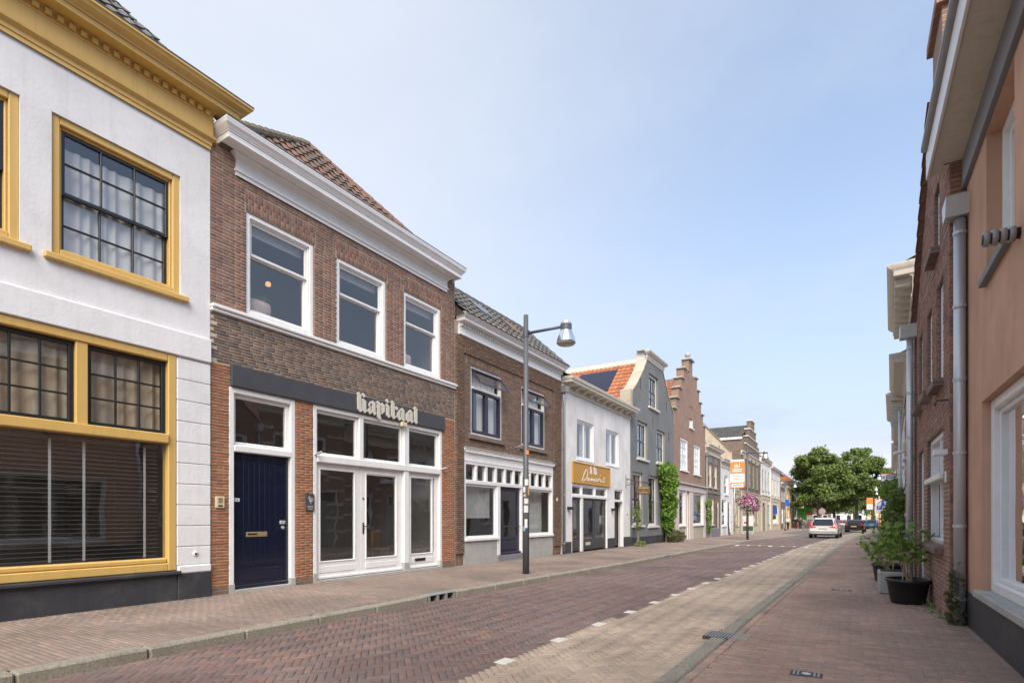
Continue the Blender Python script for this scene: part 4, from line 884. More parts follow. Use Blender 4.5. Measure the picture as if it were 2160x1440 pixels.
# ------------------------------------------------------------------ left: white house with the ochre sign
H = House('plastered_house', 'white painted house with bracketed cornice and ochre shop sign beside a downpipe', LW, 1, 17.72, 24.9)
b0 = H.zb
WN = [(18.97, 20.59, 3.50, 5.02), (21.87, 23.39, 3.52, 5.04)]; SH = (18.48, 22.05, -.15, 2.55); DO = (22.86, 23.98, -.15, 2.52)
H.shell(6.2, WN+[SH, DO], 'white_wall_dirty', 7, .12, floors=(3.2,))
for a, b, c, d in WN: H.window(a, b, c, d, 'white_paint', None, .07, .06, -.06, [(0, .5, 0, 1, 1, 1), (.5, 1, 0, 1, 1, 1)], (.04, .05, .02)); H.curtain(a+.9, b-.1, c, d, -.3, 'curtain_white', 6)
sb = H.frame('sign_board', 18.50, 22.23, 2.57, 3.38, .04, -.01, .07, 'ochre_sign', c=.006); H.part('panel', H.mb().box(18.53, 22.2, 2.60, 3.35, .0, .05), 'ochre_sign', sb)
H.text('à la', 20.42, 3.17, .05, .52, 'white_paint', sb, .006, 'lettering', 'CENTER', .012)
zs = lambda pts: [(18.50+(x-172)/(690-172)*3.73+(0), 3.38-((y-85-(x-172)*.175)/(375-85))*.81) for x, y in pts]
for st in ([(322,228),(306,290),(290,345)], [(280,352),(310,350),(343,318),(361,265),(356,215),(340,203),(324,235),(322,265)], [(380,318),(362,330),(360,352),(378,352),(386,322),(384,352),(395,350)], [(400,325),(402,355),(418,325),(420,357),(436,328),(440,360),(452,350)], [(480,332),(462,340),(460,362),(478,362),(486,336),(484,365),(496,358)], [(500,340),(504,368),(512,345),(530,335),(538,345)], [(548,340),(546,372),(558,372)], [(602,318),(585,335),(592,352),(600,370),(580,385),(566,372)]):
    ribbon(H, zs(st), .05, .035, 'white_paint', sb, 'lettering', .006)
H.part('lettering', H.mb().bbox(21.13, 21.18, 2.98, 3.03, .05, .056, .004), 'white_paint', sb)
sf = H.frame('shop_front', 18.48, 22.05, b0+.02, 2.55, .08, -.12, -.0, 'white_paint', fwb=0, c=.008)
H.part('transom', H.mb().bbox(18.56, 21.97, 2.03, 2.13, -.11, .01, .008), 'white_paint', sf)
for a in (19.36, ): H.part('post', H.mb().bbox(a, a+.2, b0+.02, 2.029, -.115, .0, .008), 'white_paint', sf)
for a in (19.40, 20.70): H.part('mullion', H.mb().bbox(a, a+.1, 2.131, 2.47, -.11, .0, .008), 'white_paint', sf)
for a, b in ((18.56, 19.40), (19.50, 20.70), (20.80, 21.97)): H.frame('fanlight', a+.001, b-.001, 2.132, 2.469, .04, -.10, -.03, 'white_paint', sf); H.panes(sf, a+.04, b-.04, 2.16, 2.44, 1, 1, -.06, '')
for a, b in ((18.562, 19.358), (19.562, 20.76), (20.765, 21.968)):
    d_ = H.frame('door', a, b, b0+.06, 2.028, .10, -.11, -.05, 'anthracite', fwb=.42, c=.006); H.panes(d_, a+.1, b-.1, b0+.48, 1.93, 1, 1, -.08, ''); 
    H.part('kick_panel', H.mb().bbox(a+.1, b-.1, b0+.14, b0+.40, -.052, -.04, .008), 'anthracite', d_)
    if a > 20: H.part('handle', H.mb().bbox(a+.04, a+.08, .85, 1.15, -.05, -.02, .005), 'chrome', d_)
    elif a > 19: H.part('letter_slot', H.mb().bbox(a+.3, a+.75, b0+.24, b0+.36, -.042, -.03, .004), 'plate_pale', d_)
def hang(u, w, z0, z1, wd, m, label):
    o = thing('garment', label, 'garment', (LW+w, u, z0)); mb = MB(); n = 12
    pts = [(.10*math.cos(2*math.pi*i/n)*(1+.25*math.sin(5*i)), wd*math.sin(2*math.pi*i/n)) for i in range(n)]
    h = z1-z0; mb.add([(x*1.3, y, 0) for x, y in pts]+[(x, y*.85, h*.6) for x, y in pts]+[(x*.8, y*1.05, h*.9) for x, y in pts]+[(x*.3, y*.25, h) for x, y in pts], [(i+k*n, (i+1) % n+k*n, (i+1) % n+(k+1)*n, i+(k+1)*n) for k in range(3) for i in range(n)]); mb.build('cloth', MT[m], o, True)
    MB().tube([(0, -wd, h*.9), (0, 0, h), (0, wd, h*.9)], .01, 6).build('hanger', MT['timber'], o)
hang(19.95, -.75, .75, 1.95, .14, 'yellow_cloth', 'long yellow dress hanging behind the grey glass door'); hang(20.35, -.8, .8, 1.9, .13, 'white_cloth', 'long white dress hanging behind the grey glass door')
H.part('window_cloth', H.mb().box(18.65, 19.3, b0+.3, 1.05, -.35, -.33), 'yellow_cloth'); H.part('door_notice', H.mb().box(21.35, 21.6, 1.0, 1.35, -.085, -.083), 'white_cloth')
df = H.frame('door_frame', 22.86, 23.98, b0, 2.52, .07, -.14, -.02, 'white_paint', fwb=0); H.part('transom', H.mb().bbox(22.93, 23.91, 1.96, 2.06, -.13, -.0, .008), 'white_paint', df); H.panes(df, 22.93, 23.91, 2.06, 2.45, 1, 1, -.08, '')
d_ = H.fb('door', 22.93, 23.9, b0+.04, 1.955, -.30, -.26, 'black_paint'); H.part('panel', H.mb().bbox(23.03, 23.8, b0+.2, 1.85, -.262, -.25, .01), 'black_paint', d_)
for a, b in ((17.73, 18.475), (22.06, 22.855), (23.985, 24.89)): H.fb('plinth', a, b, b0-.15, b0+.44, -.03, .012, 'anthracite', c=.004)
for u in (18.2, 22.55): H.fb('wall_light', u-.08, u+.08, 1.55, 1.66, .0, .16, 'black_paint', c=.006)
H.fb('bell', 24.45, 24.5, 1.35, 1.45, 0, .02, 'black_paint'); H.cornice([(.02, 5.88, 0), (.05, 5.9, .02), (.05, 5.95, .02), (.03, 5.97, 0), (.03, 6.14, .0), (.40, 6.15, .06), (.40, 6.21, .06), (.44, 6.24, .09), (.46, 6.31, .11), (.46, 6.34, .11), (-.02, 6.36, .11)], 17.76, 24.88, 'cream_paint')
for i in range(11): u = 17.95+i*.67; H.part('bracket', H.mb().prism([(.03, 5.99), (.12, 6.0), (.30, 6.10), (.36, 6.145), (.03, 6.145)], u, u+.11, lambda a, b, d: (d, b, a)), 'cream_paint')
rf = H.mb(); rf.quad((17.72, 6.3, .3), (24.9, 6.3, .3), (24.9, 7.25, -1.6), (17.72, 7.25, -1.6)); rf.quad((17.72, 7.25, -1.6), (24.9, 7.25, -1.6), (24.9, 6.3, -4.5), (17.72, 6.3, -4.5)); rf.add([(17.73, 6.3, .3), (17.73, 7.25, -1.6), (17.73, 6.3, -4.5)], [(0, 1, 2)]); rf = H.part('roof', rf, 'roof_under')
V = Vector((-1.9, 0, .95)); H.tiles(rf, H.P(17.72, 6.32, .33), (0, 1, 0), V, 7.18, V.length, 'tile_old', .23, .3, None, 120); ridge(H, rf, (17.7, 7.27, -1.6), (24.9, 7.27, -1.6), 'tile_old', 20, .09)
for u in (18.5, 21.2): MB(H.P).bbox(u, u+1.0, 0, 1, 0, 1, .01) if False else MB(H.P).add([(u, 6.64, -.10), (u+1.4, 6.64, -.10), (u+1.4, 7.09, -.99), (u, 7.09, -.99), (u, 6.54, -.12), (u+1.4, 6.54, -.12), (u+1.4, 6.98, -1.0), (u, 6.98, -1.0)], [(0, 1, 2, 3), (0, 1, 5, 4), (1, 2, 6, 5), (2, 3, 7, 6), (3, 0, 4, 7)]).build('roof_window', MT['solar'], rf)
# hanging trade sign on its iron bracket, out over the footway
o = thing('hanging_sign', 'small brown wooden sign hanging from an ornate iron bracket on the white house', 'sign', (LW, 24.3, 2.62))
MB().tube([(0, 0, 0), (0, 0, .62)], .02, 8).build('wall_bar', MT['iron'], o); MB().tube([(0, 0, .45), (.45, 0, .32), (1.15, 0, .22)], .02, 8).build('arm', MT['iron'], o); MB().tube([(0, 0, .12), (.4, 0, .20), (1.1, 0, .20)], .014, 8).build('stay', MT['iron'], o)
for i, (x, z, r_) in enumerate(((.16, .3, .10), (.36, .27, .07), (.52, .25, .05))): MB().tube([(x+r_*math.cos(a*.7), 0, z+r_*math.sin(a*.7)) for a in range(10)], .010, 6).build('scroll', MT['iron'], o)
bd = MB().bbox(.55, 1.15, -.02, .02, -.30, .06, .02).build('board', MT['brown_sign'], o)
for x in (.65, 1.05): MB().tube([(x, 0, .06), (x, 0, .2)], .006, 5).build('chain', MT['iron'], o)
text_mesh('à la', .10, MT['brass'], bd, Matrix(((1, 0, 0, .85), (0, 0, -1, -.021), (0, 1, 0, -.12), (0, 0, 0, 1))), .001); MB().box(.62, 1.08, -.024, -.0205, -.03, .02).build('lettering', MT['brass'], bd); MB().box(.66, 1.04, -.024, -.0205, -.24, -.20).build('lettering', MT['brass'], bd)
# ------------------------------------------------------------------ left: grey neck-gable house
H = House('gabled_house', 'dark grey plastered house with curved gable, white top cornice and orange tiled roof', LW, 1, 24.9, 32.36)
b0 = H.zb
GO = [(-1, 24.9, 32.36), (6.69, 24.9, 32.36), (6.70, 24.98, 32.34), (7.37, 25.15, 32.3), (7.65, 25.6, 31.95), (8.17, 26.2, 31.3), (8.64, 26.7, 30.85), (9.35, 27.35, 30.2)]
def gout(z): 
    zz = [p[0] for p in GO]; return (float(np.interp(z, zz, [p[1] for p in GO])), float(np.interp(z, zz, [p[2] for p in GO])))
WN = [(27.74, 29.30, 7.02, 8.76), (25.94, 27.51, 4.18, 6.05), (29.05, 30.64, 4.22, 6.02), (25.21, 26.79, .88, 3.48), (27.64, 29.2, .82, 3.46)]
H.shell(9.35, WN, 'grey_plaster', 8, .2, gout, [p[0] for p in GO[1:]], floors=(3.7, 6.4))
for k, (a, b, c, d) in enumerate(WN):
    H.window(a, b, c, d, 'grey_trim', 'black_paint', .13, .05, -.12, [(0, 1, 0, .48, 2, 1), (0, 1, .48, 1, 2, 1)] if k else [(0, 1, 0, .5, 2, 2), (0, 1, .5, 1, 2, 1)], (.12, .10, .09), 'grey_trim'); H.curtain(a+.15, a+.6, c, d-.1, -.45, 'curtain_white', 5)
    if k: H.curtain(b-.6, b-.15, c, d-.1, -.45, 'curtain_white', 5)
H.fb('plinth', 24.91, 32.35, b0-.15, b0+.42, -.03, .02, 'dark_plinth')
H.cornice([(.0, 9.34, .0), (.05, 9.36, .04), (.05, 9.44, .04), (.09, 9.46, .07), (.09, 9.50, .07), (.06, 9.52, .05), (.06, 9.56, .05), (.16, 9.62, .14), (.22, 9.68, .2), (.25, 9.74, .22), (.25, 9.77, .22), (-.5, 9.80, .22)], 27.35, 30.2, 'grey_trim')
cp = H.mb()
for (p, q) in zip(GO[2:-1], GO[3:]):
    for j in (1, 2):
        s_ = -1 if j == 1 else 1; cp.add([(p[j]+s_*.02, p[0], .03), (q[j]+s_*.02, q[0], .03), (q[j]+s_*.02, q[0], -.5), (p[j]+s_*.02, p[0], -.5), (p[j]-s_*.10, p[0], .03), (q[j]-s_*.06, q[0], .03)], [(0, 1, 2, 3), (0, 1, 5, 4)])
H.part('coping', cp, 'old_plaster'); H.fb('shoulder', 24.88, 25.16, 6.5, 7.36, -.5, .028, 'old_plaster'); H.fb('neck_return', 27.34, 30.22, 9.30, 9.78, -.55, -.05, 'grey_trim')
for (u, z) in ((26.35, 7.6), (30.9, 7.2), (25.5, 6.1), (28.35, 5.9), (31.3, 5.6)): H.part('wall_anchor', H.mb().bbox(u-.012, u+.012, z, z+.6, 0, .025, .004), 'iron')
rf = H.mb(); zr = 9.62; zs_, sp = 5.9, 28.75
rf.quad((24.95, zs_, -.3), (sp, zr, -.3), (sp, zr, -7.5), (24.95, zs_, -7.5)); rf.quad((32.3, zs_, -.3), (sp, zr, -.3), (sp, zr, -7.5), (32.3, zs_, -7.5)); rf.add([(24.95, zs_, -7.5), (sp, zr, -7.5), (32.3, zs_, -7.5)], [(0, 1, 2)]); rf = H.part('roof', rf, 'roof_under')
V = Vector((0, sp-24.95, zr-zs_)); H.tiles(rf, H.P(24.95, zs_+.03, -7.5), (1, 0, 0), V, 7.05, V.length, 'tile_orange', .25, .34, None, 300)
H.fb('ridge_board', sp-.12, sp+.12, zr-.02, zr+.22, -7.5, -.5, 'cream_paint')
MB(H.P).add([(26.85, 7.90, -1.9), (28.3, 9.32, -1.9), (28.3, 9.32, -4.1), (26.85, 7.90, -4.1), (26.91, 7.84, -1.9), (28.36, 9.26, -1.9), (28.36, 9.26, -4.1), (26.91, 7.84, -4.1)], [(0, 1, 2, 3), (0, 1, 5, 4), (1, 2, 6, 5), (2, 3, 7, 6), (3, 0, 4, 7)]).build('solar_panel', MT['solar'], rf)
# ------------------------------------------------------------------ left: stepped-gable house
H = House('step_gabled_house', 'old brick house with a stepped gable and stone ball finial over a pale shop front', LW, 1, 32.36, 40.65)
b0 = H.zb; mc = 36.45; ST = [(7.7, 4.1), (8.42, 3.5), (9.15, 2.9), (9.87, 2.3), (10.6, 1.7), (11.45, .45)]
def sout(z):
    for zt, hw in ST:
        if z < zt: return (mc-hw-(.0 if hw < 4 else 0), mc+hw+(.08 if hw > 4 else 0))
    return (mc-.5, mc+.5)
WN = [(36.08, 37.1, 7.1, 8.5), (33.87, 35.71, 4.2, 6.2), (37.25, 39.1, 4.15, 6.15)]; SH = [(33.4, 34.9, .75, 2.9), (35.2, 35.9, -.2, 2.9), (36.9, 39.9, .75, 2.9)]
H.shell(11.45, WN+SH, 'brick_far_red', 8, .12, sout, [z for z, _ in ST], floors=(3.5, 6.6))
for zt, hw in ST:
    for s_ in (-1, 1): 
        e_ = mc+s_*hw; H.fb('step_cap', min(e_+s_*.12, e_-s_*.62), max(e_+s_*.12, e_-s_*.62), zt, zt+.10, -.5, .10, 'concrete', c=.03) if hw > 1 else None
    H.fb('step_return', mc-hw+.003, mc+hw-.003, zt-.72 if zt > 8 else zt-.5, zt-.01, -.48, -.01, 'brick_far_red') if hw < 4 else None
H.fb('finial_cap', mc-.56, mc+.56, 11.45, 11.56, -.5, .14, 'concrete', c=.03); fb_ = H.part('finial', H.mb().lathe([(.25, 0), (.12, .12), (.12, .2), (.28, .32), (.35, .5), (.28, .7), (.1, .78)], (0, 0, 0), 14), 'concrete', smooth=True) if False else None
f_ = MB().lathe([(.20, 0), (.17, .06), (.08, .10), (.08, .16), (.14, .2), (.19, .32), (.15, .45), (.05, .51)], H.P(mc, 11.56, -.2), 14).build('finial', MT['concrete'], H.e, True)
for k, (a, b, c, d) in enumerate(WN):
    H.window(a, b, c, d, 'white_paint', None, .12, .06, -.05, [(0, 1, 0, .5, 3, 2), (0, 1, .5, 1, 3, 2)] if k else [(0, 1, 0, .5, 2, 1), (0, 1, .5, 1, 2, 1)], (.08, .08, .08), 'white_paint'); H.curtain(a+.1, b-.1, c, d, -.4, 'curtain_white', 8)
H.fb('shop_fascia', 32.5, 40.6, 2.92, 3.30, -.02, .10, 'pink_plaster', c=.02); H.fb('shop_cornice', 32.4, 40.64, 3.302, 3.42, -.02, .22, 'concrete', c=.03)
for a, b in ((32.4, 33.38), (34.92, 35.18), (35.92, 36.88), (39.92, 40.64)): H.fb('pilaster', a, b, b0-.15, 2.918, -.05, .07, 'pink_plaster', c=.01)
for a, b in ((33.39, 34.91), (36.89, 39.91)): H.fb('dado', a, b, b0-.15, .73, -.05, .04, 'old_plaster'); 
for a, b, c, d in SH:
    if c > 0: H.window(a, b, c, d, 'white_paint', None, .08, .05, -.02, [(0, 1, 0, 1, 1, 1)], (.05, .07, .12)); H.curtain(a+.2, b-.5, 1.0, d, -.3, 'white_cloth', 9)
    else: f = H.frame('door_frame', a, b, b0, d, .06, -.15, -.03, 'white_paint', fwb=0); H.part('door', H.mb().bbox(a+.06, b-.06, b0+.05, 2.1, -.14, -.09, .01), 'green_frame', f); H.panes(f, a+.06, b-.06, 2.1, d-.06, 1, 1, -.08, '')
rf = H.mb(); zr, zs_ = 10.3, 6.9
rf.quad((32.4, zs_, -.4), (mc, zr, -.4), (mc, zr, -8), (32.4, zs_, -8)); rf.quad((40.6, zs_, -.4), (mc, zr, -.4), (mc, zr, -8), (40.6, zs_, -8)); rf.add([(32.4, zs_, -8), (mc, zr, -8), (40.6, zs_, -8)], [(0, 1, 2)]); rf = H.part('roof', rf, 'roof_under')
V = Vector((0, mc-32.4, zr-zs_)); H.tiles(rf, H.P(32.4, zs_+.03, -8), (1, 0, 0), V, 7.5, V.length, 'tile_orange', .27, .36, None, 300); ridge(H, rf, (mc, zr+.03, -8), (mc, zr+.03, -.4), 'ridge_moss', 18, .13)
# ------------------------------------------------------------------ further houses
def simple_house(name, label, T, side, u0, u1, ze, wm, wins, fm='white_paint', corn='cream_paint', roof=None, doors=(), ground=None, zg=3.2, rz=0, cornproj=.35, group=None, plinth='dark_plinth', lights=None, bmat=None):
    H = House(name, label, T, side, u0, u1, rz, 'house', group); b0 = H.zb
    H.shell(ze, list(wins)+[(d[0], d[1], b0, d[2]) for d in doors], wm, 7, .12, floors=(zg,))
    for a, b, c, d in wins:
        two = (d-c) > 1.3
        f = H.window(a, b, c, d, fm, bmat, .09, .05, -.07, lights or ([(0, 1, 0, .5, 1, 1), (0, 1, .5, 1, 1, 1)] if two else [(0, 1, 0, 1, 1, 1)]), (.06, .07, .07))
        H.part('blind', H.mb().box(a+.1, b-.1, d-(d-c)*random.uniform(.15, .45), d-.1, -.36, -.355), random.choice(('curtain_white', 'white_cloth', 'curtain_beige')), f)
    for d in doors:
        f = H.frame('door_frame', d[0], d[1], b0, d[2], .07, -.13, -.02, fm, fwb=0); H.part('door', H.mb().bbox(d[0]+.07, d[1]-.07, b0+.04, d[2]-.45, -.12, -.07, .01), d[3], f); H.panes(f, d[0]+.07, d[1]-.07, d[2]-.43, d[2]-.07, 1, 1, -.06, '')
    if ground: 
        blk = sorted([w for w in wins if w[2] < zg-.3]+[(d[0], d[1], b0, d[2]) for d in doors]); x = u0+.01
        for w in blk+[(u1-.01, 0, 0, 0)]:
            if w[0]-x > .05: H.fb('pilaster', x, w[0]-.003, b0-.1, zg-.45, -.03, .05, ground, c=.01)
            x = w[1]+.003
        for w in blk:
            if w[2] > b0+.2: H.fb('dado', w[0], w[1], b0-.1, w[2]-.075, -.03, .045, ground, c=.01)
        H.fb('shop_fascia', u0+.01, u1-.01, zg-.448, zg, -.03, .07, ground, c=.01); H.fb('shop_cornice', u0+.01, u1-.01, zg+.002, zg+.09, -.03, .13, ground, c=.02)
    if corn: H.cornice([(.02, ze-.62, 0), (.05, ze-.60, 0), (.05, ze-.54, 0), (.03, ze-.53, 0), (.03, ze-.22, 0), (.08, ze-.18, .0), (cornproj*.75, ze-.16, .02), (cornproj*.75, ze-.07, .02), (cornproj*.9, ze-.02, .04), (cornproj, ze+.03, .05), (cornproj, ze+.06, .05), (-.02, ze+.08, .05)], u0+.03, u1-.03, corn)
    if roof:
        zr, m = roof; mid = -3.2; rf = H.mb(); rf.quad((u0, ze, .1), (u1, ze, .1), (u1, zr, mid), (u0, zr, mid)); rf.quad((u0, zr, mid), (u1, zr, mid), (u1, ze, -6.8), (u0, ze, -6.8))
        for uu in (u0+.005, u1-.005): rf.add([(uu, ze, .1), (uu, zr, mid), (uu, ze, -6.8)], [(0, 1, 2)])
        rf = H.part('roof', rf, m); V = Vector((side*(mid-.1), 0, zr-ze)); H.tiles(rf, H.P(u0, ze+.03, .13), (0, 1, 0), V, u1-u0, V.length, m, .27, .36, None, 0)
    return H
H = simple_house('brick_house', 'small brown brick house with cream cornice and narrow yellow-framed arched windows', LW, 1, 40.65, 46.1, 6.5, 'brick_far_brown', [(41.75, 42.9, 3.5, 5.3), (43.7, 44.85, 3.5, 5.3), (41.3, 42.3, .7, 2.7), (42.8, 43.7, .7, 2.7)], 'cream_paint', 'cream_paint', (8.4, 'tile_orange'), [(44.4, 45.4, 2.5, 'black_paint')], None, 3.1)
for a, b in ((41.75, 42.9), (43.7, 44.85)): H.part('window_arch', H.mb().prism([(a-.08, 5.3)]+[((a+b)/2-(.5*(b-a)+.08)*math.cos(i*math.pi/8), 5.3+.5*math.sin(i*math.pi/8)) for i in range(1, 8)]+[(b+.08, 5.3)], 0, .03), 'bluestone')
H.fb('string_course', 40.7, 46.05, 3.05, 3.2, -.02, .05, 'bluestone'); H.fb('window_step', 41.0, 44.1, H.zb-.1, .45, -.02, .35, 'bluestone', c=.02); downpipe(H, 40.75, H.zb, 5.7, .09, .045, 'zinc_grey', True, 3)
simple_house('plastered_house', 'narrow white house with a single upstairs window and the bicycle outside', LW, 1, 46.1, 51.4, 5.95, 'white_plaster', [(47.7, 49.4, 3.15, 4.75), (46.6, 48.6, .55, 2.7)], 'white_paint', 'grey_trim', (7.6, 'tile_orange'), [(49.2, 50.3, 2.55, 'anthracite')], None, 3.0)
# brown gable house with grey roof, and its plastered flank
H = simple_house('shop_house', 'brown brick shop house with stepped gable and green-grey windows behind the flower ball', LW+.1, 1, 55.0, 68.4, 7.6, 'brick_far_brown', [(56.6, 58.2, 4.3, 7.0), (59.4, 61.0, 4.3, 7.0), (62.2, 63.8, 4.3, 7.0), (65.0, 66.6, 4.3, 7.0), (56.0, 59.6, .4, 2.9), (62.4, 65.6, .4, 2.9)], 'green_frame', None, None, [(60.3, 61.7, 2.6, 'green_frame')], 'beige_plaster', 3.7)
for z0_, z1_, hw in ((7.6, 8.6, 4.9), (8.6, 9.5, 3.4), (9.5, 10.4, 2.2), (10.4, 11.4, 1.1)): H.fb('gable_step', 62.5-hw, 62.5+hw, z0_+.001, z1_, -.45, 0.0, 'brick_far_brown'); H.fb('step_cap', 62.5-hw-.1, 62.5+hw+.1, z1_-.12, z1_+.002, -.5, .08, 'white_stone' if hw > 1 else 'old_plaster', c=.02)
H.cornice([(.02, 7.2, 0), (.06, 7.25, 0), (.06, 7.4, 0), (.2, 7.5, 0), (.2, 7.58, 0), (-.02, 7.6, 0)], 55.05, 68.35, 'cream_paint'); rf = H.mb(); rf.quad((57.0, 9.1, -.3), (62.5, 11.0, -.3), (62.5, 11.0, -9), (57.0, 9.1, -9)); rf.quad((68.0, 9.1, -.3), (62.5, 11.0, -.3), (62.5, 11.0, -9), (68.0, 9.1, -9)); rf = H.part('roof', rf, 'tile_grey'); H.part('upper_wall', H.mb().box(57.05, 67.95, 7.5, 9.1, -8.9, -.1), 'brick_far_brown'); V = Vector((0, 5.5, 1.9)); H.tiles(rf, H.P(57.0, 9.13, -9), (1, 0, 0), V, 8.6, V.length, 'tile_grey', .32, .42, None, 200)
H.fb('eaves_board', 56.9, 57.04, 8.9, 9.12, -8.9, -.2, 'white_paint')
for a in (56.6, 59.4, 62.2, 65.0): H.part('window_arch', H.mb().prism([(a-.1, 7.0)]+[(a+.8-(.9)*math.cos(i*math.pi/8), 7.0+.45*math.sin(i*math.pi/8)) for i in range(1, 8)]+[(a+1.7, 7.0)], 0, .035), 'beige_plaster')
H = simple_house('shop_house', 'cream shop front with weathered bare plaster flank wall rising above the white house', LW, 1, 51.4, 54.95, 5.9, 'beige_plaster', [(51.8, 52.8, 3.7, 5.1), (53.3, 54.4, 3.7, 5.1), (51.9, 54.4, .4, 2.8)], 'green_frame', 'cream_paint', None, (), 'beige_plaster', 3.4)
H.part('flank_wall', H.mb().add([(51.38, 5.9, -.05), (51.38, 7.1, -.1), (51.38, 9.75, -2.5), (51.38, 9.75, -9), (51.38, 5.0, -9), (51.7, 5.9, -.05), (51.7, 7.1, -.1), (51.7, 9.75, -2.5), (51.7, 9.75, -9), (51.7, 5.0, -9)], [(0, 1, 2, 3, 4), (5, 6, 7, 8, 9), (0, 1, 6, 5), (1, 2, 7, 6), (2, 3, 8, 7)]), 'old_plaster'); H.part('flank_coping', H.mb().add([(51.3, 7.16, -.1), (51.3, 9.83, -2.5), (51.8, 9.83, -2.5), (51.8, 7.16, -.1), (51.3, 7.04, -.1), (51.3, 9.7, -2.5)], [(0, 1, 2, 3), (0, 1, 5, 4)]), 'ridge_moss')
H.part('roof', H.mb().quad((51.7, 6.3, -.2), (54.95, 6.3, -.2), (54.95, 8.6, -2.5), (51.7, 8.6, -2.5)), 'tile_grey')
for (u, z, w) in ((51.36, 8.6, -2.6), (51.36, 7.2, -.9)): H.part('wall_anchor', H.mb().box(u-.03, u, z, z+.5, w-.25, w-.2), 'iron')
downpipe(H, 51.6, 0, 5.3, .12, .05, 'zinc', True, 3); H.text('BIE', 52.3, 3.2, .075, .4, 'black_paint')
H = simple_house('shop_house', 'white painted brick house with dark narrow upstairs windows over a cream shop', LW+.15, 1, 68.4, 76.5, 8.2, 'white_wall_dirty', [(69.4, 70.6, 4.4, 6.9), (72.2, 73.4, 4.4, 6.9), (74.8, 75.8, 4.4, 6.9), (74.0, 76.0, .3, 2.8)], 'green_frame', 'cream_paint', (9.8, 'tile_orange'), [(69.6, 72.6, 3.0, 'green_frame')], 'beige_plaster', 3.8)
H.fb('chimney', 73.0, 75.2, 8.6, 11.2, -4.6, -2.8, 'old_plaster'); H.fb('chimney_cap', 72.9, 75.3, 11.201, 11.35, -4.7, -2.7, 'concrete')
H = simple_house('shop_house', 'white house with three upstairs windows, heavy dark cornice and a cream shop with blue poster', LW+.25, 1, 76.5, 87.5, 7.7, 'white_wall_dirty', [(77.5, 78.9, 4.1, 6.3), (80.7, 82.1, 4.1, 6.3), (84.0, 85.4, 4.1, 6.3), (78.2, 84.8, .3, 2.9)], 'beige_plaster', 'grey_trim', (8.8, 'tile_grey'), (), 'beige_plaster', 3.7)
H.part('poster', H.mb().box(78.6, 84.2, 1.7, 2.7, -.05, -.045), 'sign_blue')
simple_house('brick_house', 'narrow brick house with pale cornice beside the pale yellow house', LW+.35, 1, 87.5, 94, 6.3, 'brick_far_brown', [(88.6, 90, 3.6, 5.2), (91.5, 92.9, 3.6, 5.2), (88.6, 90.6, .4, 2.6)], 'white_paint', 'grey_trim', (8, 'tile_grey'), [(91.6, 93, 2.5, 'white_paint')], None, 3.1)
simple_house('plastered_house', 'pale yellow plastered house with cream pilasters by the far lamp post', LW+.45, 1, 94, 104, 6.0, 'yellow_plaster', [(95.5, 97, 3.6, 5), (99, 100.5, 3.6, 5), (95.5, 98.5, .4, 2.7)], 'cream_paint', 'cream_paint', (7.5, 'tile_grey'), [(100, 101.2, 2.5, 'cream_paint')], 'yellow_plaster', 3.1)
H = House('gabled_house', 'tall brick house showing a bare gable with orange roof edge above the white shops', LW-1.2, 1, 90, 102); b0 = H.zb
H.e.location.z = b0; H.shell(8.6, [(92, 93.5, 6.6, 8.1), (97, 98.5, 6.6, 8.1)], 'brick_far_orange', 9, .12); f = H.window(92, 93.5, 6.6, 8.1); H.window(97, 98.5, 6.6, 8.1)
H.part('gable', H.mb().add([(89.99, 8.6, -.0), (89.99, 12.4, -4.5), (89.99, 8.6, -9)], [(0, 1, 2)]), 'brick_far_orange'); rf = H.mb(); rf.quad((89.9, 8.6, .25), (102, 8.6, .25), (102, 12.5, -4.5), (89.9, 12.5, -4.5)); rf.quad((89.9, 12.5, -4.5), (102, 12.5, -4.5), (102, 8.6, -9.2), (89.9, 8.6, -9.2)); H.part('roof', rf, 'tile_orange'); H.fb('parapet', 89.95, 90.35, 8.0, 9.3, -.6, .1, 'brick_far_orange'); H.fb('bracket_cornice', 90, 102, 8.1, 8.5, 0, .8, 'grey_trim')
H = simple_house('shop_house', 'brick corner shop with a grey dome awning before the trees', LW+.6, 1, 104, 122, 7.5, 'brick_far_brown', [(106, 108, 4, 6), (111, 113, 4, 6), (116, 118, 4, 6), (105, 108, .3, 2.6), (110, 114, .3, 2.6)], 'white_paint', 'grey_trim', (10, 'tile_orange'), [(115, 116.4, 2.5, 'black_paint')], None, 3.2)
aw = MB(H.P); n = 10; rings = []
for i in range(7):
    an = i/6*math.pi/2; rings.append([(104.8+7*j/n, 3.55+2.0*math.sin(an)*math.sin(math.pi*(.08+.84*j/n))**.4, .02+2.3*math.cos(an)*math.sin(math.pi*(.08+.84*j/n))**.4) for j in range(n+1)])
for i in range(6):
    for j in range(n): aw.quad(rings[i][j], rings[i][j+1], rings[i+1][j+1], rings[i+1][j])
aw = H.part('awning', aw, 'awning_grey')
for j in range(0, n+1, 2): H.part('awning_rib', MB(H.P).tube([r_[j] for r_ in rings], .03, 5), 'iron', aw)
